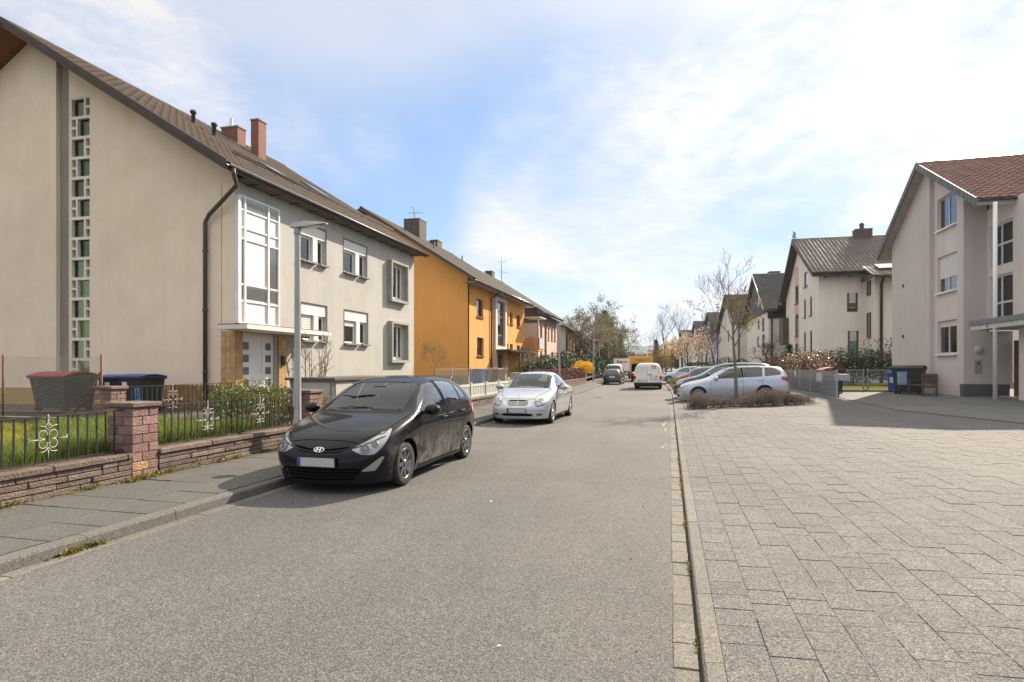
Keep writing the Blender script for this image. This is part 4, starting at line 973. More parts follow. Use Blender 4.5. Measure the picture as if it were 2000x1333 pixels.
M_inter = mat('car_interior', (.030, .029, .029), .8, .2, 6)
M_seat = mat('car_seat', (.05, .049, .05), .9, .2, 8)
M_plate = mat('plate_grey', (.50, .495, .48), .5, .03)
M_plate_b = mat('plate_blue', (.02, .08, .42), .4, .03)
M_plate_w = mat('plate_white', (.75, .75, .72), .5, .03)
G_car = glass('car_glass', .62, (.80, .95, .90), 1.7)
G_ws = glass('windscreen_glass', .72, (.85, .95, .92), .95)
G_dark = glass('privacy_glass', .10, (.8, .9, .95), 1.9)

def chaikin(p, n=2, r=None):
    """outline with its corners rounded off by a small radius"""
    r = r or (.03 if n == 1 else .055); q = []; N = len(p)
    for i in range(N):
        a, b, c = (np.array(p[(i + k) % N], float) for k in (-1, 0, 1))
        la, lc = np.linalg.norm(a - b), np.linalg.norm(c - b); s0 = b + (a - b) * min(r / la, .4); s1 = b + (c - b) * min(r / lc, .4)
        q += [tuple((1 - t) ** 2 * s0 + 2 * t * (1 - t) * b + t * t * s1) for t in (0, .25, .5, .75, 1)]
    return q
def inside(P, poly):
    x, y = P[:, 0], P[:, 1]; r = np.zeros(len(P), bool); n = len(poly)
    for i in range(n):
        (x0, y0), (x1, y1) = poly[i], poly[(i + 1) % n]
        if y0 == y1: continue
        c = ((y0 > y) != (y1 > y)) & (x < (x1 - x0) * (y - y0) / (y1 - y0) + x0); r ^= c
    return r
def snap(P, poly, tol):
    """points close to an outline are moved onto it, so that cut edges run clean"""
    best = np.full(len(P), 1e9); Q = P.copy(); n = len(poly)
    for i in range(n):
        a = np.array(poly[i]); b = np.array(poly[(i + 1) % n]); d = b - a; L = (d * d).sum()
        if L < 1e-12: continue
        t = np.clip(((P - a) @ d) / L, 0, 1); q = a + t[:, None] * d; e = np.hypot(*(P - q).T); k = e < best
        best[k] = e[k]; Q[k] = q[k]
    return np.where((best < tol)[:, None], Q, P)

def car_shell(st, front, rear, level):
    """st: stations [x, (y,z) x 7]: sill, lower flank, flank, shoulder, roof edge (or bonnet edge), half, centre.
    front/rear: (x at the centre, rounding power). Box topology, smoothed by subdivision; returns arrays."""
    bm = bmesh.new(); uvl = bm.loops.layers.uv.new('uv'); G = {}
    NS = len(st)
    def v(key, co):
        if key not in G: G[key] = bm.verts.new(co)
        return G[key]
    def ring(i):
        x = st[i][0]; pts = st[i][1:]; r = []
        for s in (1, -1):
            r.append([v((i, j, s if j < 6 else 0), (x, s * pts[j][0], pts[j][1])) for j in range(7)])
        return r
    R_ = [ring(i) for i in range(NS)]
    def face(vs, uvs):
        f = bm.faces.new(vs)
        for l, u in zip(f.loops, uvs): l[uvl].uv = u
    for i in range(NS - 1):
        for k, s in enumerate((1, -1)):
            for j in range(6):
                q = [R_[i][k][j], R_[i + 1][k][j], R_[i + 1][k][j + 1], R_[i][k][j + 1]]; u = [(i, j), (i + 1, j), (i + 1, j + 1), (i, j + 1)]
                if s < 0: q.reverse(); u.reverse()
                face(q, u)
    for end, i in ((0, 0), (1, NS - 1)):
        x0, xs = (front if end == 0 else rear); pts = st[i][1:]; x = st[i][0]; yc = [pts[4][0], pts[5][0], 0.]
        def capv(j, c, s):                     # row j (0..3), column c: 0 side, 1..3 inwards
            if j == 3: return G[(i, 3 + c, s if c < 3 else 0)]
            if c == 0: return G[(i, j, s)]
            y = yc[c - 1] * pts[j][0] / pts[3][0]; t = 1 - (y / pts[j][0]) ** 2
            xx = x + (x0 + xs[j] - x) * t
            return v(('c', i, j, c, s if c < 3 else 0), (xx, s * y, pts[j][1]))
        for s in (1, -1):
            for j in range(3):
                for c in range(3):
                    q = [capv(j, c, s), capv(j + 1, c, s), capv(j + 1, c + 1, s), capv(j, c + 1, s)]
                    if (s < 0) != (end == 1): q.reverse()
                    face(q, [(-1 if end == 0 else 99, j)] * 4)
    bmesh.ops.recalc_face_normals(bm, faces=bm.faces[:])
    me = bpy.data.meshes.new('tmp'); bm.to_mesh(me); bm.free(); o = bpy.data.objects.new('tmp', me); C.objects.link(o)
    m = o.modifiers.new('s', 'SUBSURF'); m.levels = level; m.render_levels = level; m.uv_smooth = 'NONE'
    bpy.context.view_layer.update(); ev = o.evaluated_get(bpy.context.evaluated_depsgraph_get()); e = ev.to_mesh()
    n = len(e.vertices); co = np.empty(n * 3, 'f'); e.vertices.foreach_get('co', co); co = co.reshape(-1, 3)
    F = np.empty(len(e.polygons) * 4, 'i'); e.loops.foreach_get('vertex_index', F); F = F.reshape(-1, 4)
    uv = np.empty(len(e.loops) * 2, 'f'); e.uv_layers[0].data.foreach_get('uv', uv); uv = uv.reshape(-1, 4, 2).mean(1)
    ev.to_mesh_clear(); bpy.data.objects.remove(o)
    if co[F[0]].mean(0)[1] is None: pass
    return co, F, uv

class Car:
    def __init__(s, name, label, spec, loc, rz, body_m, level=3, group=None, cat='car', tilt=0.):
        s.t = thing(name, label, cat, loc, rz, group, local=True); s.t.rotation_euler = (0, tilt, rz); s.sp = spec
        s.co, s.F, s.uv = car_shell(spec['st'], spec['front'], spec['rear'], level); s.m = body_m
        s.keep = np.ones(len(s.F), bool); s.cell = spec['L'] / (len(spec['st']) * 2 ** level) * .9
        s.refresh(); s.bvh0 = BVHTree.FromPolygons([tuple(map(float, c)) for c in s.co], [tuple(map(int, f)) for f in s.F])
    def refresh(s):
        q = s.co[s.F]; s.c = q.mean(1); n = np.cross(q[:, 2] - q[:, 0], q[:, 3] - q[:, 1]); l = np.linalg.norm(n, axis=1); s.n = n / np.maximum(l, 1e-9)[:, None]
    def t_front(s, P): return np.stack([np.abs(P[:, 1]) + .9 * P[:, 0], P[:, 2]], 1)
    def t_rear(s, P): return np.stack([np.abs(P[:, 1]) + .9 * (s.sp['L'] - P[:, 0]), P[:, 2]], 1)
    def cut(s, name, mask, m, parent=None, push=0., smooth=True):
        """take faces out of the shell as a part of their own"""
        mask = mask & s.keep
        if not mask.any(): return None
        f = s.F[mask]; s.keep &= ~mask; ids, inv = np.unique(f, return_inverse=True); V = s.co[ids].copy()
        if push:
            nn = np.zeros_like(s.co); np.add.at(nn, f.ravel(), np.repeat(s.n[mask], 4, 0)); nn = nn[ids]; V += nn / np.maximum(np.linalg.norm(nn, axis=1), 1e-9)[:, None] * push
        return np_obj(name, V, inv.reshape(-1, 4), m, parent or s.t, smooth)
    def region(s, poly, axis, cond_v, tol=1.0, rnd=2):
        """face mask of a rounded outline drawn in side ('s'), front ('f') or rear ('r') view; its edge is moved onto the outline"""
        poly = chaikin(poly, rnd) if rnd else poly
        pr = {'s': lambda P: P[:, [0, 2]], 'f': s.t_front, 'r': s.t_rear}[axis]
        mask = inside(pr(s.c), poly) & cond_v(s.c)
        vin = np.zeros(len(s.co), bool); vin[s.F[mask].ravel()] = True; vout = np.zeros(len(s.co), bool); vout[s.F[~mask].ravel()] = True
        k = vin & vout & cond_v(s.co)
        P = pr(s.co); Q = snap(P, poly, .06)
        if axis == 's': s.co[k, 0] = Q[k, 0]; s.co[k, 2] = Q[k, 1]
        else:
            d = Q - P; sg = np.sign(s.co[:, 1]); s.co[k, 1] += (d[:, 0] * sg)[k]; s.co[k, 2] += d[k, 1]
        for i in np.nonzero(k)[0]:                 # back onto the skin
            h = s.bvh0.find_nearest(Vector(s.co[i]))[0] if axis != 's' else None
            if axis == 's':
                sd = 1 if s.co[i, 1] > 0 else -1; h = s.bvh0.ray_cast(Vector((s.co[i, 0], sd * 2, s.co[i, 2])), Vector((0, -sd, 0)))[0]
                if h is not None and abs(h.y - s.co[i, 1]) < .08: s.co[i, 1] = h.y
            elif h is not None: s.co[i] = h
        s.refresh(); return mask
    def arches(s):
        for x in s.sp['wx']:
            r = s.sp['ar']; z = s.sp['wr']
            s.keep &= ~s.region([(x + r * math.cos(t), z + r * math.sin(t)) for t in [2 * math.pi * k / 64 for k in range(64)]], 's', lambda P: np.abs(P[:, 1]) > .45, 1, 0)
            for sd in (1, -1):
                mb = MB(); n = 20; w = s.sp['W'] / 2; a = [math.pi * k / n for k in range(n + 1)]
                o = [(x + r * 1.0 * math.cos(t), sd * (w - .075), max(.12, z + r * math.sin(t))) for t in a]; i_ = [(p[0], sd * (w - .36), p[2]) for p in o]
                mb.add(o + i_, [(k, k + 1, n + 2 + k, n + 1 + k) for k in range(n)] + [tuple(range(n + 1, 2 * n + 2))]); mb.build('wheel_arch', M_trim, s.t)
    def wheels(s, rim_m, spokes=8, hub=.32, fancy=True):
        r = s.sp['wr']; w = .2; rr = r * s.sp.get('rim', .68)
        ty = MB().lathe((0, 0, 0), (0, 1, 0), [(rr, -.09), (r * .9, -.1), (r * .975, -.085), (r, -.06), (r, .06), (r * .975, .085), (r * .9, .1), (rr, .09)], 40).mesh('wheel', M_tyre)
        rm = MB().lathe((0, 0, 0), (0, 1, 0), [(rr, .09), (rr * .97, .095), (rr * .90, .085), (rr * .88, -.05), (rr * .2, -.05)], 36)
        n = spokes
        for k in range(n):
            a = 2 * math.pi * k / n; ca, sa = math.cos(a), math.sin(a)
            def p(rad, off, y): return (rad * ca - off * sa, y, rad * sa + off * ca)
            w0, w1 = rr * (.13 if fancy else .18), rr * (.10 if fancy else .13); b = rr * .16
            rm.add([p(b, -w0, .075), p(b, w0, .075), p(rr * .93, w1, .088), p(rr * .93, -w1, .088), p(b, -w0 * 1.3, .03), p(b, w0 * 1.3, .03), p(rr * .93, w1 * 1.4, .05), p(rr * .93, -w1 * 1.4, .05)], [(0, 1, 2, 3), (4, 5, 1, 0), (3, 2, 6, 7), (1, 5, 6, 2), (4, 0, 3, 7)])
        rm.lathe((0, 0, 0), (0, 1, 0), [(rr * .24, .06), (rr * .22, .085), (rr * .12, .09), (0, .092)], 20)
        rme = rm.mesh('rim', rim_m)
        bd = MB().lathe((0, 0, 0), (0, 1, 0), [(rr * .7, -.02), (rr * .7, .0), (0, .0)], 24).mesh('brake_disc', mat('brake_steel', (.16, .15, .145), .45, metal=.8))
        for x in s.sp['wx']:
            for sd in (1, -1):
                o = piece('wheel', ty, s.t, (x, sd * s.sp['tr'], r), (0, 0, 0 if sd > 0 else math.pi)); piece('rim', rme, o); piece('brake_disc', bd, o)
    def ray(s, o, d):
        h = s.bvh0.ray_cast(Vector(o), Vector(d)); return (h[0], h[1]) if h[0] is not None else (None, None)
    def ribbon(s, name, pts, w, m, view='s', side=1, off=.003, parent=None, step=.03):
        """thin strip laid on the body along a line drawn in side, top, front or rear view"""
        L = []
        for (a, b) in zip(pts[:-1], pts[1:]):
            n = max(1, int(math.hypot(b[0] - a[0], b[1] - a[1]) / step))
            L += [(a[0] + (b[0] - a[0]) * k / n, a[1] + (b[1] - a[1]) * k / n) for k in range(n)]
        L.append(pts[-1]); P = []
        for a, b in L:
            if view == 's': h, n = s.ray((a, side * 2, b), (0, -side, 0))
            elif view == 't': h, n = s.ray((a, b * side, 3), (0, 0, -1))
            elif view == 'f': h, n = s.ray((-2, a * side, b), (1, 0, 0))
            else: h, n = s.ray((s.sp['L'] + 2, a * side, b), (-1, 0, 0))
            if h is None: continue
            vd = {'s': Vector((0, side, 0)), 't': Vector((0, 0, 1)), 'f': Vector((-1, 0, 0)), 'r': Vector((1, 0, 0))}[view]
            if n.dot(vd) < 0: n = -n
            P.append((h + n * off, n))
        if len(P) < 2: return
        V = []; 
        for i, (p, n) in enumerate(P):
            t = (P[min(i + 1, len(P) - 1)][0] - P[max(i - 1, 0)][0]).normalized(); c = n.cross(t).normalized() * (w / 2); V += [p + c, p - c]
        mb = MB(); mb.add(V, [(2 * i, 2 * i + 1, 2 * i + 3, 2 * i + 2) for i in range(len(P) - 1)], True); return mb.build(name, m, parent or s.t)
    def plate(s, x, z, tilt, front=True, blank=True, text=None, y=0.):
        h, n = s.ray((-2 if front else s.sp['L'] + 2, y, z), (1 if front else -1, 0, 0)); x = h.x - .012 if front else h.x + .012
        o = MB(); o.box(-.012, .0, -.275, .275, -.065, .065); o = o.build('plate_holder', M_trim, s.t); o.matrix_basis = Matrix.Translation((x, y, z)) @ Matrix.Rotation(tilt, 4, 'Y') @ (Matrix.Identity(4) if front else Matrix.Rotation(math.pi, 4, 'Z'))
        p = MB().box(-.016, -.0122, -.26, .26, -.055, .055).build('number_plate', M_plate if blank else M_plate_w, s.t); p.matrix_basis = o.matrix_basis.copy()
        b = MB().box(-.0165, -.0161, .216, .259, -.054, .054).build('plate_band', M_plate_b, p)
    def interior(s, x0, x1, zf, ztop, w):
        """dashboard, steering wheel, seats, rear bench; dark floor"""
        x0 = x0 + .14
        mb = MB(); mb.box(x0 - .45, x1, -w, w, zf - .05, zf); mb.build('cabin_floor', M_inter, s.t)
        d = MB(); d.prism(Fr((0, 0, 0), (1, 0, 0), (0, -1, 0)), [(x0 - .42, zf), (x0 + .42, zf), (x0 + .38, ztop - .08), (x0 + .1, ztop), (x0 - .35, ztop - .04)], -w * .93, w * .93); d.build('dashboard', M_inter, s.t, .02, 2)
        sy = .36                                        # the driver sits on the car's left: y < 0 when the nose points to -x
        ring = [(x0 + .55, sy + .18 * math.cos(a), ztop + .0 + .18 * math.sin(a)) for a in [2 * math.pi * k / 20 for k in range(21)]]
        MB().tube([(p[0] + (p[2] - ztop) * .35, p[1], p[2]) for p in ring], .016, 6, False).tube([(x0 + .4, sy, ztop - .06), (x0 + .55, sy, ztop)], .03, 6).build('steering_wheel', M_inter, s.t)
        for sx in (x0 + 1.05, x0 + 1.9):
            for y in (-.36, .36):
                st = MB(); st.prism(Fr((0, 0, 0), (1, 0, 0), (0, -1, 0)), [(sx - .45, zf + .22), (sx, zf + .2), (sx + .25, zf + .78), (sx + .16, zf + .82), (sx - .05, zf + .36), (sx - .45, zf + .36)], -y - .23, -y + .23)
                st.prism(Fr((0, 0, 0), (1, 0, 0), (0, -1, 0)), [(sx + .18, zf + .82), (sx + .27, zf + .8), (sx + .32, zf + .99), (sx + .22, zf + 1.0)], -y - .13, -y + .13)
                st.build('seat', M_seat, s.t, .03, 2)
    def mirror(s, x, y, z, m, size=1.):
        for sd in (1, -1):
            b = MB(); b.lathe((x, sd * (y + .14 * size), z), (1, 0, 0), [(.0, -.075), (.055, -.06), (.085, -.01), (.088, .05), (.08, .06), (0, .06)], 16)
            b.V = [(v[0], sd * (y + .14 * size) + (v[1] - sd * (y + .14 * size)) * 1.35 * size, z + (v[2] - z) * .92 * size) for v in b.V]
            b.tube([(x + .02, sd * (y - .05), z - .05), (x + .01, sd * (y + .06), z - .03)], .03, 6)
            mo = b.build('wing_mirror', m, s.t)
            g = MB().lathe((x + .061, sd * (y + .14 * size), z), (1, 0, 0), [(.07, 0), (0, .001)], 16); g.V = [(v[0], sd * (y + .14 * size) + (v[1] - sd * (y + .14 * size)) * 1.35 * size, z + (v[2] - z) * .92) for v in g.V]; g.build('mirror_glass', M_bulb, mo)
    def handle(s, x, z, m):
        for sd in (1, -1):
            h, n = s.ray((x, sd * 2, z), (0, -sd, 0))
            if h is None: continue
            y = abs(h.y); mb = MB(); mb.tube([(x - .10, sd * (y + .002), z), (x - .07, sd * (y + .028), z), (x + .07, sd * (y + .028), z + .004), (x + .10, sd * (y + .002), z + .004)], [.012, .014, .014, .012], 6); mb.build('door_handle', m, s.t)
    def underbody(s):
        sp = s.sp; MB().box(.45, sp['L'] - .45, -sp['W'] / 2 + .22, sp['W'] / 2 - .22, .17, .26).build('underbody', M_gap, s.t)
    def done(s):
        s.cut('body', s.keep.copy(), s.m)
        return s.t
P_side = lambda sd: (lambda P: (P[:, 1] * sd > .3))
def side_both(car, poly, name, m, push=-.006, rnd=2, zmin=.0):
    k = lambda P: (np.abs(P[:, 1]) > .35) & (P[:, 2] > zmin)
    mask = car.region(poly, 's', k, 1.0, rnd); out = []
    for sd in (1, -1): out.append(car.cut(name, mask & (car.c[:, 1] * sd > 0), m, push=push))
    return out
def mk(rows):
    """rows: x, then y,z pairs"""
    return [[r[0]] + [(r[1 + 2 * k], r[2 + 2 * k]) for k in range(7)] for r in rows]

HATCH = dict(L=3.995, W=1.70, wx=(.80, 3.33), wr=.30, ar=.340, tr=.735, rim=.70,
  front=(-.05, (.02, -.01, .0)), rear=(4.06, (-.02, .0, -.06)), st=mk([
  # x     sill        lower       flank       shoulder    edge        half        centre
  (.15, .62, .13, .72, .32, .735, .51, .69, .635, .50, .68, .26, .70, 0, .705),
  (.42, .78, .13, .835, .35, .84, .56, .80, .755, .60, .795, .31, .815, 0, .82),
  (.80, .81, .15, .86, .38, .865, .63, .835, .87, .66, .89, .34, .905, 0, .91),
  (1.10, .81, .16, .855, .38, .865, .65, .845, .925, .72, .945, .37, .955, 0, .96),
  (1.42, .81, .16, .855, .38, .865, .67, .85, .945, .70, 1.15, .37, 1.185, 0, 1.195),
  (1.90, .81, .16, .855, .38, .865, .69, .85, .965, .635, 1.40, .33, 1.42, 0, 1.425),
  (2.40, .81, .16, .855, .38, .865, .71, .845, .985, .62, 1.44, .32, 1.465, 0, 1.47),
  (2.95, .81, .16, .86, .38, .87, .73, .84, 1.01, .60, 1.43, .31, 1.455, 0, 1.46),
  (3.40, .80, .17, .86, .38, .87, .75, .83, 1.05, .58, 1.385, .30, 1.42, 0, 1.425),
  (3.70, .77, .18, .84, .38, .85, .76, .80, 1.05, .56, 1.32, .29, 1.35, 0, 1.36),
  (3.84, .72, .19, .80, .38, .81, .74, .765, .97, .55, 1.08, .29, 1.10, 0, 1.105),
  (3.90, .68, .20, .77, .40, .78, .68, .74, .87, .53, .91, .28, .92, 0, .925)]))
SEDAN = dict(L=4.526, W=1.73, wx=(.80, 3.51), wr=.315, ar=.352, tr=.755, rim=.66,
  front=(-.03, (.03, -.02, .03)), rear=(4.55, (-.02, .0, -.03)), st=mk([
  (.16, .64, .17, .74, .33, .755, .50, .70, .64, .50, .69, .26, .715, 0, .72),
  (.45, .80, .17, .85, .36, .86, .55, .815, .75, .60, .80, .31, .825, 0, .83),
  (.82, .82, .17, .87, .38, .875, .62, .84, .855, .68, .885, .35, .905, 0, .91),
  (1.28, .82, .17, .865, .38, .875, .65, .85, .91, .72, .94, .37, .955, 0, .96),
  (1.60, .82, .17, .865, .38, .875, .66, .85, .925, .68, 1.14, .36, 1.18, 0, 1.19),
  (2.08, .82, .17, .865, .38, .875, .67, .845, .94, .60, 1.38, .32, 1.41, 0, 1.415),
  (2.55, .82, .17, .865, .38, .875, .68, .84, .95, .59, 1.415, .31, 1.45, 0, 1.455),
  (3.00, .82, .17, .865, .38, .875, .69, .835, .96, .58, 1.38, .31, 1.42, 0, 1.425),
  (3.42, .82, .18, .865, .38, .87, .70, .83, .965, .58, 1.22, .31, 1.255, 0, 1.26),
  (3.80, .80, .19, .85, .40, .855, .70, .81, .955, .62, 1.02, .33, 1.035, 0, 1.04),
  (4.25, .76, .20, .82, .42, .82, .69, .775, .93, .58, .98, .31, .99, 0, .995),
  (4.42, .70, .22, .77, .42, .775, .66, .73, .88, .55, .945, .29, .955, 0, .96)]))
ESTATE = dict(L=4.56, W=1.80, wx=(.86, 3.49), wr=.315, ar=.355, tr=.77, rim=.70,
  front=(-.04, (.02, -.01, .02)), rear=(4.60, (-.02, .0, -.05)), st=mk([
  (.15, .66, .14, .77, .33, .78, .53, .73, .66, .52, .70, .27, .72, 0, .725),
  (.45, .82, .14, .87, .36, .88, .58, .84, .77, .63, .81, .32, .83, 0, .835),
  (.86, .85, .16, .905, .38, .91, .64, .875, .87, .70, .90, .36, .92, 0, .925),
  (1.22, .85, .16, .90, .38, .91, .66, .885, .925, .75, .955, .38, .975, 0, .98),
  (1.58, .85, .16, .90, .38, .91, .67, .885, .94, .72, 1.17, .37, 1.20, 0, 1.21),
  (2.10, .85, .16, .90, .38, .91, .68, .88, .955, .64, 1.415, .34, 1.44, 0, 1.445),
  (2.60, .85, .16, .90, .38, .91, .69, .875, .97, .63, 1.455, .33, 1.48, 0, 1.485),
  (3.20, .85, .16, .90, .38, .91, .70, .87, .985, .62, 1.45, .32, 1.475, 0, 1.48),
  (3.80, .84, .17, .895, .38, .905, .71, .86, 1.0, .60, 1.42, .31, 1.45, 0, 1.455),
  (4.22, .81, .18, .87, .40, .88, .72, .83, 1.01, .58, 1.37, .30, 1.40, 0, 1.405),
  (4.38, .76, .20, .83, .42, .84, .71, .79, .98, .57, 1.14, .30, 1.16, 0, 1.165),
  (4.46, .71, .22, .79, .42, .80, .68, .76, .90, .55, .93, .29, .94, 0, .945)]))
VAN = dict(L=4.95, W=1.92, wx=(.92, 4.2), wr=.34, ar=.385, tr=.81, rim=.62,
  front=(-.03, (.02, -.01, .02)), rear=(5.0, (.0, .0, .0)), st=mk([
  (.15, .72, .18, .82, .40, .83, .62, .78, .80, .55, .88, .28, .90, 0, .905),
  (.50, .88, .18, .93, .40, .94, .70, .90, .97, .68, 1.03, .34, 1.05, 0, 1.055),
  (.92, .90, .20, .95, .42, .96, .76, .93, 1.08, .78, 1.16, .40, 1.18, 0, 1.185),
  (1.30, .90, .20, .95, .42, .96, .78, .94, 1.12, .82, 1.45, .42, 1.49, 0, 1.50),
  (1.75, .90, .20, .95, .42, .96, .80, .94, 1.14, .78, 1.82, .40, 1.87, 0, 1.88),
  (2.30, .90, .20, .95, .42, .96, .80, .94, 1.15, .78, 1.90, .40, 1.945, 0, 1.95),
  (3.20, .90, .20, .95, .42, .96, .80, .94, 1.16, .78, 1.90, .40, 1.95, 0, 1.955),
  (4.20, .90, .20, .95, .42, .96, .80, .94, 1.16, .78, 1.89, .40, 1.94, 0, 1.945),
  (4.75, .90, .20, .95, .42, .96, .80, .94, 1.16, .78, 1.87, .40, 1.92, 0, 1.925),
  (4.90, .88, .22, .935, .42, .945, .80, .93, 1.16, .77, 1.83, .39, 1.875, 0, 1.88),
  (4.94, .85, .24, .91, .42, .92, .80, .90, 1.16, .74, 1.74, .38, 1.78, 0, 1.785),
  (4.96, .80, .26, .86, .42, .87, .78, .85, 1.10, .68, 1.20, .35, 1.21, 0, 1.215)]))
# ================================================================ the black hatchback parked in front
M_blk = paint('black_paint', (.006, .006, .009), .3, 0., dirt=.8, coat=.5, spec=.05)
c = Car('parked_car', 'shiny black hatchback with dusty flanks parked half on the kerb edge by the street lamp', HATCH, (-4.28, 6.76, 0), R(90), M_blk, 4)
X = c.co
c.arches()
side_both(c, [(1.26, .975), (1.50, 1.14), (1.90, 1.335), (2.26, 1.385), (2.30, 1.015)], 'front_window', G_car, rnd=1)
side_both(c, [(2.40, 1.02), (2.36, 1.385), (2.85, 1.38), (3.10, 1.34), (3.06, 1.06)], 'rear_window', G_dark, rnd=1)
side_both(c, [(3.12, 1.065), (3.16, 1.325), (3.32, 1.28), (3.42, 1.14), (3.40, 1.09)], 'quarter_window', G_dark, rnd=1)
sc_ = c.cut('windscreen', (c.uv[:, 0] > 3.06) & (c.uv[:, 0] < 4.90) & (c.uv[:, 1] > 4.22), G_ws, push=-.004)
c.cut('rear_glass', (c.uv[:, 0] > 9.15) & (c.uv[:, 0] < 10.7) & (c.uv[:, 1] > 4.2) & (c.uv[:, 0] < 20), G_dark, push=-.004)
fr_ = lambda P: (P[:, 0] < .78) & (P[:, 2] > .3)
def lamp(poly, name, m, push=-.004, rnd=2, axis='f', cond=fr_):
    mk_ = c.region(poly, axis, cond, 1.0, rnd)
    return [c.cut(name, mk_ & (c.c[:, 1] * sd > 0), m, push=push) for sd in (1, -1)]
# t runs round the nose: |y| + 0.9 x
lamp([(.46, .575), (.62, .505), (.82, .50), (1.0, .59), (1.20, .75), (1.26, .81), (1.0, .755), (.72, .66)], 'headlight', M_lens)
lamp([(.62, .27), (.86, .30), (1.02, .46), (.97, .475), (.84, .42), (.62, .30)], 'fog_lamp', M_lens, .003, 1)
gm = c.region([(-.2, .185), (.50, .19), (.64, .31), (.58, .335), (-.2, .335)], 'f', lambda P: P[:, 0] < .5, 1.0, 1)
c.cut('lower_grille', gm, M_gap, push=-.03)
gm = c.region([(-.2, .515), (.30, .53), (.46, .58), (.46, .60), (.2, .575), (-.2, .565)], 'f', lambda P: P[:, 0] < .5, .8, 0)
c.cut('upper_grille', gm, M_gap, push=-.012)
rm_ = lambda P: (P[:, 0] > 3.3) & (P[:, 2] > .5)
mkr = c.region([(.80, .76), (1.20, .80), (1.30, .96), (1.05, 1.02), (.82, .94)], 'r', rm_, 1.0, 2)
for sd in (1, -1): c.cut('tail_lamp', mkr & (c.c[:, 1] * sd > 0), M_red, push=.003)
for sd in (1, -1):
    for pts in ([(1.18, .22), (1.17, .55), (1.22, .80), (1.28, .96)], [(2.345, .22), (2.36, .7), (2.345, 1.0)], [(2.36, .22), (2.75, .22), (2.93, .30), (3.02, .55), (3.12, .72), (3.14, .92), (3.10, 1.04)], [(1.19, .22), (2.34, .22)]):
        c.ribbon('door_seam', pts, .010, M_gap, 's', sd, .002)
    c.ribbon('window_pillar', [(2.335, 1.01), (2.315, 1.385)], .07, M_gap, 's', sd, .002)
    c.ribbon('bonnet_seam', [(.18, .50), (.40, .70), (.80, .735), (1.10, .76)], .010, M_gap, 't', sd, .002)
    c.ribbon('wheel_lip', [(.80 + .352 * math.cos(a), .30 + .352 * math.sin(a)) for a in np.linspace(0, math.pi, 20)], .014, M_trim, 's', sd, .002)
    c.ribbon('sill_trim', [(1.18, .195), (2.1, .19), (2.95, .20)], .05, M_trim, 's', sd, .004)
    c.ribbon('headlight_brow', [(.45, .585), (.62, .65), (.74, .715)], .012, M_trim, 'f', sd, .003)
c.ribbon('bonnet_edge', [(-.48, .64), (-.25, .665), (0, .67), (.25, .665), (.48, .64)], .010, M_gap, 'f', 1, .002)
c.ribbon('grille_wing', [(-.46, .592), (-.22, .545), (0, .537), (.22, .545), (.46, .592)], .016, M_blk, 'f', 1, .004)
for z in (.22, .26, .30): c.ribbon('grille_bar', [(-.5, z), (-.25, z), (0, z), (.25, z), (.5, z)], .010, M_trim, 'f', 1, -.008)
# headlight bowls
for sd in (1, -1):
    for y, z, r in ((.58, .575, .055), (.675, .63, .042)):
        h, n = c.ray((-2, sd * y, z), (1, 0, 0))
        if h:
            if n.x > 0: n = -n
            MB().lathe(h + n * .001, n, [(r * 1.1, -.003), (r * 1.1, .003), (r, .004), (r * .5, .001), (r * .45, .004), (0, .007)], 20).build('lamp_bowl', M_rimd, c.t)
            MB().lathe(h + n * .0035, n, [(r * .95, .0025), (r * .58, .001)], 20).build('lamp_reflector', M_lensd, c.t)
# emblem: oval ring with a slanted letter
h, n = c.ray((-2, 0, .555), (1, 0, 0)); n = -n if n.x > 0 else n
em = MB(); a = [2 * math.pi * k / 28 for k in range(28)]; ex = h + n * .012; up = Vector((0, 0, 1)); up = (up - n * up.dot(n)).normalized(); sd_ = up.cross(n)
E = lambda x, y, d=0.: ex + sd_ * x + up * y + n * d
o1 = [E(.075 * math.cos(t), .040 * math.sin(t), .0) for t in a]; o2 = [E(.062 * math.cos(t), .029 * math.sin(t), .0) for t in a]; o3 = [E(.0685 * math.cos(t), .0345 * math.sin(t), .008) for t in a]
em.add(o1 + o3 + o2, [(k, (k + 1) % 28, 28 + (k + 1) % 28, 28 + k) for k in range(28)] + [(28 + k, 28 + (k + 1) % 28, 56 + (k + 1) % 28, 56 + k) for k in range(28)], True)
for p in ([(-.040, -.027), (-.024, -.027), (-.010, .028), (-.026, .028)], [(.010, -.028), (.026, -.028), (.040, .027), (.024, .027)], [(-.030, -.006), (.024, .000), (.028, .009), (-.024, .003)]):
    v = [E(x, y, .006) for x, y in p] + [E(x, y, -.003) for x, y in p]; em.add(v, [(0, 1, 2, 3), (4, 5, 1, 0), (5, 6, 2, 1), (6, 7, 3, 2), (7, 4, 0, 3)])
em.build('emblem', M_chrome, c.t)
c.plate(.005, .415, R(-4))
c.interior(1.15, 3.5, .30, .88, .72); c.underbody()
c.mirror(1.36, .84, .99, M_blk); c.handle(2.15, .83, M_blk); c.handle(2.98, .87, M_blk)
c.wheels(M_rimd, 8)
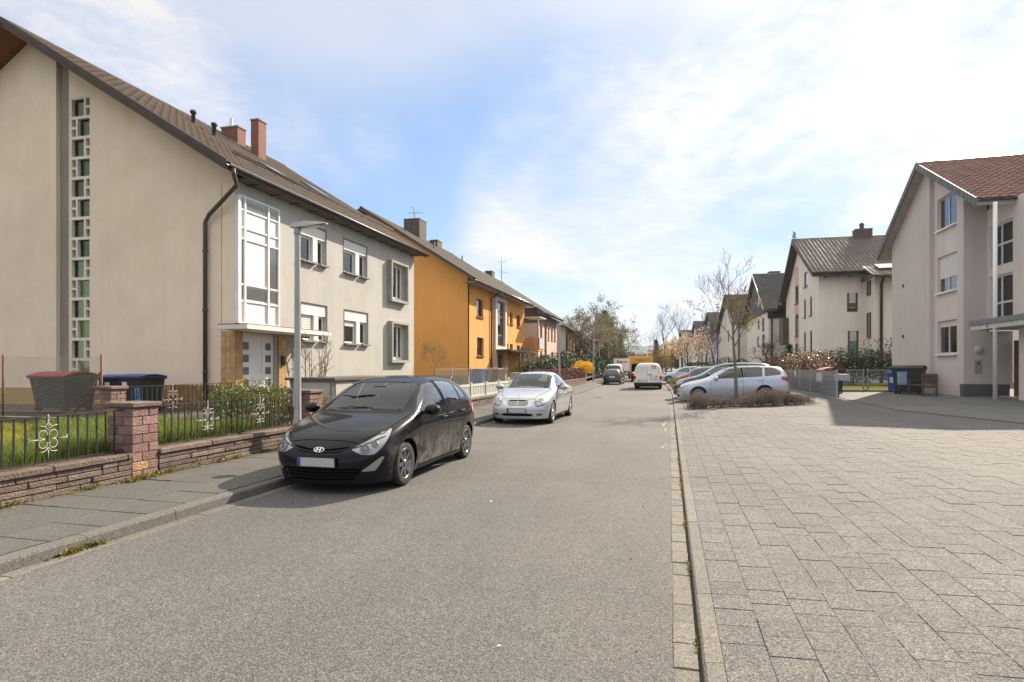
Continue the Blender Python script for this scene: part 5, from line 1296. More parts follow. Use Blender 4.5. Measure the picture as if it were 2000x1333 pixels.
# wipers, badge on the windscreen, rear-view mirror
for pts in ([(1.13, .55), (1.16, .1), (1.17, -.05)], [(1.12, -.15), (1.14, -.45), (1.17, -.60)]): c.ribbon('wiper', pts, .022, M_trim, 't', 1, .008)
c.ribbon('windscreen_cowl', [(1.09, -.66), (1.05, -.3), (1.04, 0), (1.05, .3), (1.09, .66)], .07, M_trim, 't', 1, .002)
MB().box(1.66, 1.72, -.11, .11, 1.25, 1.31).build('rear_view_mirror', M_trim, c.t, .01)
car_hatch = c.done()
def seams(c, doors, bonnet=None, sills=None):
    for sd in (1, -1):
        for pts in doors: c.ribbon('door_seam', pts, .010, M_gap, 's', sd, .002)
        if bonnet: c.ribbon('bonnet_seam', bonnet, .010, M_gap, 't', sd, .002)
        if sills: c.ribbon('sill_trim', sills, .05, M_trim, 's', sd, .004)
def split(c, mask, name, m, push=0.): return [c.cut(name, mask & (c.c[:, 1] * sd > 0), m, push=push) for sd in (1, -1)]
# ================================================================ silver saloon
M_silver = paint('silver_paint', (.55, .56, .58), .30, .55, dirt=.25)
M_silver_d = paint('bumper_silver', (.40, .395, .385), .45, .3, coat=.4)
c = Car('parked_car', 'silver saloon with oval twin headlights parked behind the black hatchback', SEDAN, (-4.04, 16.03, 0), R(88.5), M_silver, 4)
c.arches()
side_both(c, [(1.46, .945), (1.72, 1.13), (2.12, 1.325), (2.50, 1.375), (2.54, .965)], 'front_window', G_car, rnd=1)
side_both(c, [(2.63, .97), (2.60, 1.38), (2.95, 1.345), (3.33, 1.18), (3.52, 1.02), (3.45, .985)], 'rear_window', G_car, rnd=1)
c.cut('windscreen', (c.uv[:, 0] > 3.10) & (c.uv[:, 0] < 4.92) & (c.uv[:, 1] > 4.20), G_ws, push=-.004)
c.cut('rear_glass', (c.uv[:, 0] > 7.2) & (c.uv[:, 0] < 8.9) & (c.uv[:, 1] > 4.25), G_car, push=-.004)
F_ = lambda P: (P[:, 0] < .8) & (P[:, 2] > .3)
def oval(cx, cz, rx, rz_, rot=0., n=20): return [(cx + rx * math.cos(a) * math.cos(rot) - rz_ * math.sin(a) * math.sin(rot), cz + rx * math.cos(a) * math.sin(rot) + rz_ * math.sin(a) * math.cos(rot)) for a in [2 * math.pi * k / n for k in range(n)]]
for cx, cz, rx, rz_, rot in ((.67, .575, .085, .072, 0.), (.86, .62, .125, .085, .35)):
    mk1 = c.region(oval(cx, cz, rx + .014, rz_ + .014, rot), 'f', F_, 1, 0); split(c, mk1 & ~c.region(oval(cx, cz, rx, rz_, rot), 'f', F_, 1, 0), 'lamp_rim', M_trim, -.002)
    split(c, c.region(oval(cx, cz, rx, rz_, rot), 'f', F_, 1, 0), 'headlight', M_lens, .003)
for sd in (1, -1):
    for y, z, r in ((.60, .575, .042), (.70, .615, .05)):
        h, n = c.ray((-2, sd * y, z), (1, 0, 0)); n = -n if n.x > 0 else n
        MB().lathe(h + n * .004, n, [(r, .0), (r * .9, .004), (r * .4, .001), (0, .006)], 18).build('lamp_bowl', M_rim, c.t)
gm = c.region([(-.5, .52), (.30, .52), (.36, .56), (.41, .655), (.36, .675), (-.5, .68)], 'f', lambda P: P[:, 0] < .45, 1, 0)
c.cut('grille', gm, M_gap, push=-.015)
for z in (.545, .575, .605, .635): c.ribbon('grille_bar', [(-.36, z), (-.18, z), (0, z), (.18, z), (.36, z)], .012, M_chrome, 'f', 1, .003)
c.ribbon('grille_bar', [(0, .525), (0, .67)], .008, M_chrome, 'f', 1, .006)
c.ribbon('grille_frame', [(-.40, .66), (-.2, .685), (0, .69), (.2, .685), (.40, .66), (.345, .535), (.2, .512), (0, .508), (-.2, .512), (-.345, .535), (-.40, .66)], .014, M_chrome, 'f', 1, .006)
bm_ = c.region([(-.5, .42), (1.5, .44), (1.5, .12), (-.5, .12)], 'f', lambda P: (P[:, 0] < .44) & (P[:, 2] < .46), .6, 0)
ga = c.region([(-.5, .245), (.42, .245), (.52, .285), (.40, .315), (-.5, .318)], 'f', lambda P: P[:, 0] < .5, 1, 0); c.cut('lower_grille', ga, M_gap, push=-.02)
split(c, c.region(oval(.72, .29, .12, .036), 'f', F_ if False else (lambda P: P[:, 0] < .6), 1, 0), 'fog_lamp', M_lensd, -.01)
c.ribbon('bumper_line', [(-.70, .43), (-.4, .445), (0, .45), (.4, .445), (.70, .43)], .012, M_silver_d, 'f', 1, .004)
c.ribbon('bumper_strip', [(-.74, .395), (-.4, .40), (0, .40), (.4, .40), (.74, .395)], .05, M_silver_d, 'f', 1, .003)
split(c, c.region([(.75, .60), (1.15, .62), (1.2, .78), (.80, .80)], 'r', lambda P: (P[:, 0] > 3.7), 1, 1), 'tail_lamp', M_red, .003)
seams(c, [[(1.36, .22), (1.35, .55), (1.40, .80), (1.46, .94)], [(2.58, .22), (2.60, .7), (2.585, .96)], [(1.36, .22), (3.05, .22)], [(3.08, .25), (3.2, .5), (3.42, .70), (3.50, .96)]], [(.25, .42), (.45, .55), (.82, .66), (1.28, .73)], [(1.2, .2), (3.1, .2)])
for sd in (1, -1): c.ribbon('rubbing_strip', [(1.25, .50), (2.3, .50), (3.1, .51)], .045, M_silver_d, 's', sd, .005)
c.ribbon('bonnet_edge', [(-.5, .70), (-.25, .705), (0, .71), (.25, .705), (.5, .70)], .01, M_gap, 'f', 1, .002)
# star on its little stalk
st = MB(); st.tube([(.16, 0, .735), (.17, 0, .775)], .006, 5); ctr = Vector((.17, 0, .81)); a = [2 * math.pi * k / 24 for k in range(25)]
st.tube([(ctr.x, .036 * math.cos(t), ctr.z + .036 * math.sin(t)) for t in a], .004, 5, False)
for t in (90, 210, 330): st.tube([ctr, (ctr.x, .036 * math.cos(R(t)), ctr.z + .036 * math.sin(R(t)))], [.006, .002], 5)
st.build('emblem', M_chrome, c.t)
c.plate(0, .395, R(-2)); c.interior(1.30, 3.4, .30, .88, .74); c.underbody()
c.mirror(1.60, .85, .99, M_silver_d); c.handle(2.42, .80, M_silver); c.handle(3.26, .82, M_silver)
for pts in ([(1.33, .5), (1.36, .05)], [(1.34, -.05), (1.36, -.55)]): c.ribbon('wiper', pts, .02, M_trim, 't', 1, .008)
c.ribbon('windscreen_cowl', [(1.29, -.68), (1.25, -.3), (1.24, 0), (1.25, .3), (1.29, .68)], .06, M_trim, 't', 1, .002)
c.wheels(M_rim, 7, fancy=False); c.done()

# ================================================================ estates, hatchbacks, vans: one plan, several bodies
def estate(label, loc, rz, paint_m, level=3, glass_m=G_car, tilt=0., rails=None, tail=M_red, spec=ESTATE, detail=True, group=None, lens=M_lens, rim=M_rim):
    c = Car('parked_car', label, spec, loc, rz, paint_m, level, group, tilt=tilt); k = spec.get('zk', 1.); c.arches()
    Z = lambda pts: [(x, z * k) for x, z in pts]
    side_both(c, Z([(1.44, .955), (1.70, 1.14), (2.15, 1.36), (2.58, 1.405), (2.62, .985)]), 'front_window', glass_m, rnd=1)
    side_both(c, Z([(2.70, .99), (2.66, 1.41), (3.35, 1.40), (3.46, 1.35), (3.42, 1.01)]), 'rear_window', G_dark, rnd=1)
    side_both(c, Z([(3.50, 1.015), (3.54, 1.37), (3.90, 1.345), (4.16, 1.20), (4.14, 1.07)]), 'quarter_window', G_dark, rnd=1)
    c.cut('windscreen', (c.uv[:, 0] > 3.1) & (c.uv[:, 0] < 4.9) & (c.uv[:, 1] > 4.2), glass_m, push=-.004)
    c.cut('rear_glass', (c.uv[:, 0] > 9.2) & (c.uv[:, 0] < 10.8) & (c.uv[:, 1] > 4.2), G_dark, push=-.004)
    split(c, c.region(Z([(.58, .60), (.75, .555), (1.0, .58), (1.28, .70), (1.30, .75), (1.0, .70), (.70, .67)]), 'f', lambda P: (P[:, 0] < .8) & (P[:, 2] > .3), 1, 1), 'headlight', lens, -.003)
    c.cut('grille', c.region(Z([(-.3, .60), (.58, .60), (.58, .66), (-.3, .66)]), 'f', lambda P: P[:, 0] < .4, 1, 0), M_gap, push=-.01)
    c.cut('lower_grille', c.region(Z([(-.3, .20), (.55, .20), (.68, .31), (-.3, .33)]), 'f', lambda P: P[:, 0] < .4, 1, 0), M_gap, push=-.02)
    split(c, c.region(Z([(.60, .80), (1.0, .80), (1.22, .86), (1.18, 1.0), (.60, .97)]), 'r', lambda P: P[:, 0] > spec['L'] - .75, 1, 1), 'tail_lamp', tail, .003)
    c.cut('rear_apron', c.region(Z([(-.3, .15), (1.2, .15), (1.2, .36), (-.3, .36)]), 'r', lambda P: (P[:, 0] > spec['L'] - .4) & (P[:, 2] < .5), .6, 0), M_trim)
    if detail:
        seams(c, [Z(p) for p in ([(1.36, .22), (1.34, .55), (1.38, .80), (1.44, .95)], [(2.655, .22), (2.66, .98)], [(1.36, .22), (3.0, .22)], [(3.05, .25), (3.2, .5), (3.42, .72), (3.46, 1.0)])], [(.22, .5), (.45, .66), (.86, .74), (1.22, .80)])
        c.handle(2.50, .86 * k, paint_m); c.handle(3.32, .88 * k, paint_m)
        for sd in (1, -1): c.ribbon('window_pillar', Z([(2.66, .99), (2.62, 1.40)]), .07, M_gap, 's', sd, .002)
    c.plate(0, .42 * k, 0); c.plate(0, .72 * k, 0, front=False, blank=False)
    c.interior(1.25, 4.2, .30, .88 * k, .76); c.underbody(); c.mirror(1.58, .88, .99 * k, paint_m)
    if rails:
        for sd in (1, -1):
            P = []
            for x in np.linspace(2.0, 4.0, 9):
                h, n = c.ray((x, sd * .60, 3), (0, 0, -1)); P.append(h + Vector((0, 0, .045)))
            MB().tube([P[0] - Vector((.08, 0, .04))] + P + [P[-1] + Vector((.08, 0, -.04))], .017, 6).build('roof_rail', rails, c.t)
    c.wheels(rim, 5 if not detail else 10, fancy=True); c.done(); return c
def scaled(sp, kx, ky, kz, **kw):
    d = dict(sp); d.update(L=sp['L'] * kx, W=sp['W'] * ky, wx=tuple(x * kx for x in sp['wx']), tr=sp['tr'] * ky, front=(sp['front'][0], sp['front'][1]), rear=(sp['rear'][0] * kx, sp['rear'][1]))
    d['st'] = [[r[0] * kx] + [(y * ky, z * kz if j > 1 else z) for j, (y, z) in enumerate(r[1:])] for r in sp['st']]; d['zk'] = kz; d.update(kw); return d
TILT = -math.atan(.03)
M_ice = paint('ice_silver', (.52, .545, .60), .30, .45)
estate('pale silver-blue estate car parked nose to the road behind the lavender bed', (.36, 27.75, zr(.36)), 0, M_ice, 4, rails=M_rim, tilt=TILT)
M_dk = paint('dark_blue_paint', (.02, .022, .026), .3, .2)
estate('dark tall estate car parked between the silver estate and a black hatchback', (.22, 30.6, zr(.3) + .02), 0, M_dk, 3, rails=M_chrome, tilt=TILT, spec=scaled(ESTATE, 1.02, 1.02, 1.09, wr=.34, ar=.385))
def hatch(label, loc, rz, paint_m, level=3, tilt=0.):
    c = Car('parked_car', label, HATCH, loc, rz, paint_m, level, tilt=tilt); c.arches()
    side_both(c, [(1.26, .975), (1.50, 1.14), (1.90, 1.335), (2.26, 1.385), (2.30, 1.015)], 'front_window', G_car, rnd=1)
    side_both(c, [(2.40, 1.02), (2.36, 1.385), (2.85, 1.38), (3.10, 1.34), (3.40, 1.15), (3.38, 1.08)], 'rear_window', G_dark, rnd=1)
    c.cut('windscreen', (c.uv[:, 0] > 3.1) & (c.uv[:, 0] < 4.9) & (c.uv[:, 1] > 4.2), G_car, push=-.004)
    c.cut('rear_glass', (c.uv[:, 0] > 9.1) & (c.uv[:, 0] < 10.75) & (c.uv[:, 1] > 4.2), G_dark, push=-.004)
    split(c, c.region([(.46, .575), (.62, .505), (.82, .50), (1.0, .59), (1.26, .81), (.72, .66)], 'f', lambda P: (P[:, 0] < .78) & (P[:, 2] > .3), 1, 1), 'headlight', M_lens, -.003)
    c.cut('lower_grille', c.region([(-.2, .2), (.5, .2), (.58, .34), (-.2, .34)], 'f', lambda P: P[:, 0] < .4, 1, 0), M_gap, push=-.02)
    split(c, c.region([(.70, .76), (1.20, .80), (1.30, .96), (1.05, 1.02), (.72, .94)], 'r', lambda P: (P[:, 0] > 3.3) & (P[:, 2] > .5), 1, 2), 'tail_lamp', M_red, .003)
    seams(c, [[(1.18, .22), (1.17, .55), (1.28, .96)], [(2.345, .22), (2.345, 1.0)]])
    c.plate(0, .42, 0); c.plate(0, .6, 0, front=False, blank=False); c.interior(1.15, 3.5, .30, .88, .72); c.underbody(); c.mirror(1.36, .84, .99, paint_m); c.wheels(M_rim, 6); return c.done()
hatch('black hatchback parked tail to the road behind the tall dark estate', (5.0, 36.6, zr(5.0)), math.pi, paint('black_paint_plain', (.012, .013, .016), .3, 0.), 3, -TILT)
hatch('red hatchback parked nose to the road beyond the black hatchback', (.35, 47.2, zr(.5)), 0, paint('red_paint', (.33, .012, .016), .3, 0.), 3, TILT)
estate('pale blue car parked at the far end of the bays', (-.9, 55.5, .1), 0, paint('pale_blue_paint', (.42, .52, .60), .3, .3), 3, detail=False)
estate('dark green-black estate parked at the left kerb, tail towards the viewer', (-4.75, 56.7, 0), R(-90), paint('dark_estate', (.022, .026, .026), .3, .3), 3, detail=True, spec=scaled(ESTATE, 1, .89, .93))
for i, (x, y, m, lb) in enumerate(((-4.0, 128, 'red_paint', 'tiny red car far down the street'), (-5.3, 121, 'silver_paint', 'tiny silver car far down the street'), (-7.6, 112, 'black_paint_plain', 'tiny dark car far down the street at the left kerb'))):
    hatch(lb, (x + 1.2, y, .0), R(200), MATS[m], 2)

# ================================================================ vans
M_vwhite = paint('van_white', (.78, .77, .74), .35, 0., coat=.7)
def emit(name, col, k):
    m, nt, b = nodes_of(name); b.inputs['Base Color'].default_value = (*col, 1); b.inputs['Emission Color'].default_value = (*col, 1); b.inputs['Emission Strength'].default_value = k; return m
M_brake = emit('lit_brake_lamp', (1., .07, .03), 2.2)
def van(label, loc, rz, spec, lit, name='delivery_van'):
    c = Car(name, label, spec, loc, rz, M_vwhite, 3, cat='van'); c.arches(); L = spec['L']; k = spec.get('zk', 1.)
    side_both(c, [(1.52, 1.15 * k), (1.72, 1.45 * k), (1.98, 1.72 * k), (2.45, 1.75 * k), (2.48, 1.17 * k)], 'front_window', G_dark, rnd=1)
    c.cut('windscreen', (c.uv[:, 0] > 2.6) & (c.uv[:, 0] < 3.95) & (c.uv[:, 1] > 4.15), G_car, push=-.004)
    re = lambda P: P[:, 0] > L - .6
    split(c, c.region([(.80, .72 * k), (1.05, .74 * k), (1.05, 1.16 * k), (.80, 1.14 * k)], 'r', re, 1, 1), 'tail_lamp', M_red, .004)
    if lit:
        for sd in (1, -1):
            h, n = c.ray((L + 2, sd * .86, 1.06 * k), (-1, 0, 0))
            if h is not None: MB().lathe(h + Vector((.012, 0, 0)), (1, 0, 0), [(.06, 0), (.05, .012), (0, .016)], 12).build('brake_lamp', M_brake, c.t)
        h, n = c.ray((L + 2, 0, 1.80 * k), (-1, 0, 0))
        if h is not None: MB().box(h.x, h.x + .02, -.13, .13, 1.775 * k, 1.815 * k).build('high_brake_lamp', M_brake, c.t)
    c.cut('rear_bumper', c.region([(-.3, .1), (1.5, .1), (1.5, .46), (-.3, .46)], 'r', lambda P: (P[:, 0] > L - .55) & (P[:, 2] < .6), .6, 0), M_trim, push=.01)
    split(c, c.region([(.55, .62), (.80, .60), (1.2, .80), (1.2, .95), (.8, .85)], 'f', lambda P: P[:, 0] < .7, 1, 1), 'headlight', M_lens)
    for p in ([(-.03, .48), (-.03, 1.72 * k)], [(-.80, .50), (-.80, 1.1 * k), (-.62, 1.70 * k)], [(.80, .50), (.80, 1.1 * k), (.62, 1.70 * k)], [(-.8, .50), (.8, .50)]): c.ribbon('door_seam', p, .014, M_gap, 'r', 1, .003)
    seams(c, [[(1.42, .25), (1.42, .9), (1.54, 1.15 * k)], [(2.52, .25), (2.52, 1.78 * k)], [(3.9, .5), (3.9, 1.76 * k)]])
    c.plate(0, .60, 0, front=False, blank=False, y=-.35); c.underbody(); c.mirror(1.62, .93, 1.18 * k, M_trim, 1.3); c.wheels(M_rim, 6, fancy=False)
    MB().box(L - .1, L + .05, -.05, .05, .34, .42).build('tow_hitch', M_trim, c.t)
    return c
v = van('white panel van with lit brake lamps driving away, printed rear doors', (-1.42, 47.3, 0), R(-90), scaled(VAN, 1, 1, .94), True)
def decal(c, y0, y1, z0, z1, m, name='print_mark'):
    h, n = c.ray((c.sp['L'] + 2, (y0 + y1) / 2, (z0 + z1) / 2), (-1, 0, 0)); t = math.atan2(-n.z, abs(n.x)) if n is not None else 0
    h0, _ = c.ray((c.sp['L'] + 2, (y0 + y1) / 2, z0), (-1, 0, 0)); h1, _ = c.ray((c.sp['L'] + 2, (y0 + y1) / 2, z1), (-1, 0, 0))
    e = .006; MB().quad((h0.x + e, y0, z0), (h0.x + e, y1, z0), (h1.x + e, y1, z1), (h1.x + e, y0, z1)).build(name, m, c.t)
M_pr_r = mat('print_red', (.55, .03, .06), .5); M_pr_g = mat('print_grey', (.16, .16, .165), .5); M_pr_l = mat('print_pale', (.50, .49, .48), .5)
# (y < 0 is the viewer's right when the van is seen from behind ... the rear faces -Y)
sgn = -1
decal(v, *sorted((sgn * -.26, sgn * -.40)), 1.52, 1.63, M_pr_g, 'logo_square'); decal(v, *sorted((sgn * -.42, sgn * -.56)), 1.52, 1.63, M_pr_r, 'logo_square')
for y in (-.30, -.46): decal(v, *sorted((sgn * y, sgn * (y - .09))), 1.40, 1.49, M_pr_g, 'logo_letter')
for i, (y0, y1, z) in enumerate(((.52, .12, 1.50), (.50, .10, 1.43), (.48, .12, 1.36), (.52, .08, 1.29), (.60, .0, 1.17))): decal(v, *sorted((sgn * y0, sgn * y1)), z, z + .022, M_pr_l, 'text_line')
decal(v, *sorted((sgn * -.18, sgn * -.34)), .82, .96, M_pr_l, 'print_square'); decal(v, *sorted((sgn * -.50, sgn * -.62)), .85, .95, M_pr_g, 'print_badge')
for z in (.74, .68, .60): decal(v, *sorted((sgn * -.16, sgn * -.66)), z, z + .018, M_pr_l, 'text_line')
h, n = v.ray((7, .15, 1.02), (-1, 0, 0)); MB().box(h.x, h.x + .02, .04, .26, .99, 1.04).build('door_handle', M_trim, v.t)
for y in (.12, .42): MB().box(h.x, h.x + .02, y + .0, y + .14, .70, .74).build('latch', M_trim, v.t)
v.done()
v2 = van('white transporter van parked in front of the dark estate at the left kerb', (-5.3, 64.6, 0), R(-90), scaled(VAN, 1.0, .88, .93), False)
v2.cut('rear_glass', v2.region([(-.3, 1.25), (.72, 1.25), (.68, 1.62), (-.3, 1.62)], 'r', lambda P: P[:, 0] > 4.4, 1, 0), G_dark, push=-.003)
v2.done()

# ================================================================ box trucks
def box_truck(label, loc, L, Wd, H, bm_, cm_, text=None, tm=None, roof_flap=False):
    t = thing('box_truck', label, 'truck', loc, R(-90), local=True); w = Wd / 2
    MB().box(1.9, L, -w, w, .95, H).build('cargo_box', bm_, t, .03, 2)
    fr = MB(); fr.box(L - .01, L + .02, -w + .02, -w + .10, 1.0, H - .05).box(L - .01, L + .02, w - .10, w - .02, 1.0, H - .05).box(L - .01, L + .02, -w + .1, w - .1, H - .14, H - .05).box(L - .01, L + .02, -w + .1, w - .1, .98, 1.08); fr.build('door_frame', bm_, t)
    MB().box(1.6, L - .05, -w + .25, w - .25, .7, .95).build('chassis', M_trim, t)
    cb = MB(); cb.prism(Fr((0, 0, 0), (1, 0, 0), (0, -1, 0)), [(.05, .45), (1.85, .45), (1.85, 2.25), (.75, 2.3), (.15, 1.35)], -w * .94, w * .94); cb.build('cab', cm_, t, .06, 3)
    MB().box(L - .12, L, -w + .1, w - .1, .45, .62).build('rear_bumper', M_trim, t)
    for sd in (1, -1):
        MB().box(L - .02, L + .03, sd * (w - .32) - .1, sd * (w - .32) + .1, .66, .82).build('tail_lamp', M_red, t)
        MB().box(.95, 1.05, sd * (w * .94) + sd * .05 - .12, sd * (w * .94) + sd * .05 + .12, 1.5, 2.0).build('wing_mirror', M_trim, t)
    ty = MB().lathe((0, 0, 0), (0, 1, 0), [(.2, -.13), (.38, -.13), (.42, -.1), (.42, .1), (.38, .13), (.2, .13), (0, .05)], 24).mesh('wheel', M_tyre)
    for x in (1.0, L - 1.3):
        for sd in (1, -1): piece('wheel', ty, t, (x, sd * (w - .18), .42), (0, 0, 0 if sd > 0 else math.pi))
    if text: text_mesh('lettering', text[0], text[1], tm, t, Matrix.Translation((L + .012, 0, text[2])) @ Matrix.Rotation(R(90), 4, 'Z') @ Matrix.Rotation(R(90), 4, 'X'), .004, text[3], text[4])
    return t
M_ltr = mat('lettering_red', (.45, .02, .02), .5); M_lty = mat('lettering_brown', (.20, .09, .02), .5)
box_truck('white box truck with red lettering ahead of the white transporter', (-5.55, 81.5, 0), 7.2, 2.0, 2.5, M_vwhite, M_vwhite, ('Snap-on', .40, 2.12, .25, .012), M_ltr)
M_yel = paint('truck_yellow', (.72, .36, .05), .4, 0., coat=.5)
y_ = box_truck('tall yellow box truck driving ahead of the white panel van', (-2.85, 71.0, 0), 7.5, 2.15, 2.62, M_yel, M_yel)
fl = MB(); fl.prism(Fr((0, 0, 0), (1, 0, 0), (0, -1, 0)), [(7.52, 1.85), (7.58, 1.85), (7.70, 2.5), (7.64, 2.5)], -1.0, 1.0); fl.build('tail_flap', M_yel, y_, .02)
MB().box(7.50, 7.53, -.9, .9, .8, 1.82).build('open_rear', M_gap, y_)
text_mesh('lettering', 'JUMBOS', .22, M_lty, y_, Matrix.Translation((7.66, 0, 2.22)) @ Matrix.Rotation(R(90), 4, 'Z') @ Matrix.Rotation(R(90 - 10.7), 4, 'X'), .004, 0, .004)
for sd in (1, -1): MB().box(7.42, 7.56, sd * 1.05 - .07, sd * 1.05 + .07, 1.0, 2.58).build('side_post', M_yel, y_)
MB().box(7.3, 7.5, 1.06, 1.18, 2.2, 2.95).build('marker_arm', M_yel, y_)
# ---------------------------------------------------------------- plants
def leaf_mesh(name, pos, size, m, parent=None, flat=.0, aspect=.55, tilt=None, seed=0, jitter=.5):
    """one mesh of many small leaves, each a folded diamond with its own direction"""
    rs = np.random.RandomState(seed); P = np.asarray(pos, float); n = len(P)
    d = rs.normal(size=(n, 3)); d[:, 2] *= (1 - flat) 
    if tilt is not None: d = d * .5 + np.asarray(tilt)
    d /= np.linalg.norm(d, axis=1)[:, None]; r = rs.normal(size=(n, 3)); w = np.cross(d, r); w /= np.maximum(np.linalg.norm(w, axis=1), 1e-6)[:, None]; u = np.cross(w, d)
    s = (size * (1 + jitter * rs.uniform(-1, 1, n)))[:, None] if np.isscalar(size) else size[:, None]
    V = np.stack([P - d * s * .5, P + w * s * aspect * .5 + u * s * .08, P + d * s * .5, P - w * s * aspect * .5 + u * s * .08], 1).reshape(-1, 3)
    F = (np.arange(n)[:, None] * 4 + np.arange(4)[None]); return np_obj(name, V, F, m, parent)
def blades(name, pos, h, m, w=.008, lean=.35, seed=1, parent=None):
    """grass: bent triangles"""
    rs = np.random.RandomState(seed); P = np.asarray(pos, float); n = len(P); a = rs.uniform(0, 2 * np.pi, n); H = h * rs.uniform(.45, 1.2, n) if np.isscalar(h) else h
    dx, dy = np.cos(a), np.sin(a); L = lean * rs.uniform(.1, 1, n) * H; W_ = w * rs.uniform(.6, 1.3, n); b = rs.uniform(0, 2 * np.pi, n); wx, wy = np.cos(b) * W_, np.sin(b) * W_
    z0 = np.zeros(n)
    mid = P + np.stack([dx * L * .35, dy * L * .35, H * .6], 1); tip = P + np.stack([dx * L, dy * L, H], 1); sx = np.stack([wx, wy, z0], 1)
    V = np.stack([P - sx, P + sx, mid + sx * .7, mid - sx * .7, tip], 1).reshape(-1, 3); b5 = np.arange(n)[:, None] * 5
    F = np.concatenate([b5 + np.array([[0, 1, 2]]), b5 + np.array([[0, 2, 3]]), b5 + np.array([[3, 2, 4]])]); return np_obj(name, V, F, m, parent)

def bare_tree(seed, trunk_h, height, r0, spread=.55, kids=(3, 4), levels=4, n=(10, 6, 4, 3, 3), lean=0., up=.35, first=.45, ratio=.62, droop=0., wob=.12, twig_r=.006, gap=None):
    """trunk and limbs as tubes (local, base at 0); returns MB, tip points and all twig points"""
    rng = random.Random(seed); mb = MB(); tips = []; twig = []
    def branch(p, d, L, r, lv):
        k = 6 if lv == 0 else (5 if lv < 2 else 4); pts = [p]; rad = [r]; q = p.copy(); dd = d.copy()
        for i in range(k):
            dd = (dd + Vector((rng.gauss(0, wob) * (1 if lv else .4), rng.gauss(0, wob) * (1 if lv else .4), rng.gauss(0, wob) + (up * .12 if lv else 0) - droop * (lv >= 2) * .22 * (i / k + .3)))).normalized()
            q = q + dd * (L / k); pts.append(q.copy()); rad.append(max(twig_r * .5, r * (1 - (i + 1) / k * (.55 if lv == 0 else .78))))
        mb.tube(pts, rad, n[min(lv, len(n) - 1)], False)
        if lv >= levels - 2: twig.extend(pts[1:])
        if lv >= levels: tips.append(q.copy()); return
        c = rng.randint(*kids) + (2 if lv == 0 else 0)
        for i in range(c):
            t = (first if lv == 0 else .28) + (1 - (first if lv == 0 else .28)) * (i + rng.random()) / c
            j = min(k - 1, int(t * k)); f = t * k - j; o = pts[j].lerp(pts[j + 1], f); base = (pts[j + 1] - pts[j]).normalized()
            az = i * 2.4 + rng.uniform(-.5, .5); ort = base.orthogonal().normalized(); ort = Matrix.Rotation(az, 3, base) @ ort
            nd = (base * (1 - spread) + ort * spread + Vector((0, 0, up * .4))).normalized()
            branch(o, nd, L * ratio * rng.uniform(.75, 1.15) * (1.0 if lv else (1.15 - .5 * t)), max(twig_r, rad[j] * rng.uniform(.45, .6)), lv + 1)
        branch(q, dd, L * ratio * .8, max(twig_r, rad[-1] * .95), lv + 1)
    branch(Vector((0, 0, -.05)), Vector((lean, 0, 1)).normalized(), trunk_h, r0, 0)
    z = max(v[2] for v in mb.V); s = height / z
    mb.V = [(v[0] * s, v[1] * s, v[2] * s) for v in mb.V]
    return mb, [t * s for t in tips], [t * s for t in twig]
M_bark = mat('bark_grey', (.15, .125, .10), .9, .3, 6, .3, 40, .6, 40, stain=(.22, .20, .15, .6), stain_s=5)
M_bark_d = mat('bark_dark', (.085, .07, .06), .9, .3, 6, .3, 40, .5, 40)
M_bark_y = mat('bark_tan', (.22, .165, .105), .9, .3, 6, .3, 40, .5, 40)
M_birch = mat('birch_bark', (.50, .48, .44), .8, .2, 4, .2, 30, stain=(.05, .045, .04, 1.), stain_s=4)
L_yel = leafy('young_leaves', [(.16, .12, .03), (.30, .22, .05), (.22, .12, .05)], .6, .3)
L_grn = leafy('shrub_green', [(.04, .065, .015), (.09, .12, .03), (.16, .16, .04)], .42, .35, .5)
L_drk = leafy('evergreen', [(.014, .03, .012), (.03, .055, .02), (.055, .075, .03)], .5, .15, .3)
L_olive = leafy('olive_leaves', [(.10, .10, .025), (.19, .17, .04), (.26, .18, .05)], .55, .4)
L_rust = leafy('rust_leaves', [(.14, .065, .035), (.22, .10, .05), (.16, .10, .05)], .6, .25)
L_cop = leafy('copper_hedge', [(.085, .028, .028), (.15, .055, .05), (.10, .06, .045)], .6, .2)
L_lav = leafy('lavender_grey', [(.12, .10, .085), (.19, .155, .14), (.16, .12, .12)], .85, .2)
L_pho = leafy('pink_photinia', [(.42, .18, .16), (.62, .40, .36), (.40, .26, .18)], .3, .3, .7)
L_for = leafy('forsythia', [(.60, .32, .02), (.75, .45, .03), (.65, .40, .06)], .6, .3)
L_mag = leafy('magnolia_petal', [(.65, .48, .42), (.78, .66, .60), (.60, .42, .36)], .6, .3)
L_lawn = leafy('lawn', [(.21, .21, .03), (.33, .32, .05), (.38, .34, .09)], .5, .45, .4, 2.5)
L_lawn_d = leafy('rank_grass', [(.10, .15, .025), (.17, .22, .04), (.24, .27, .06)], .5, .45, .4, 3)

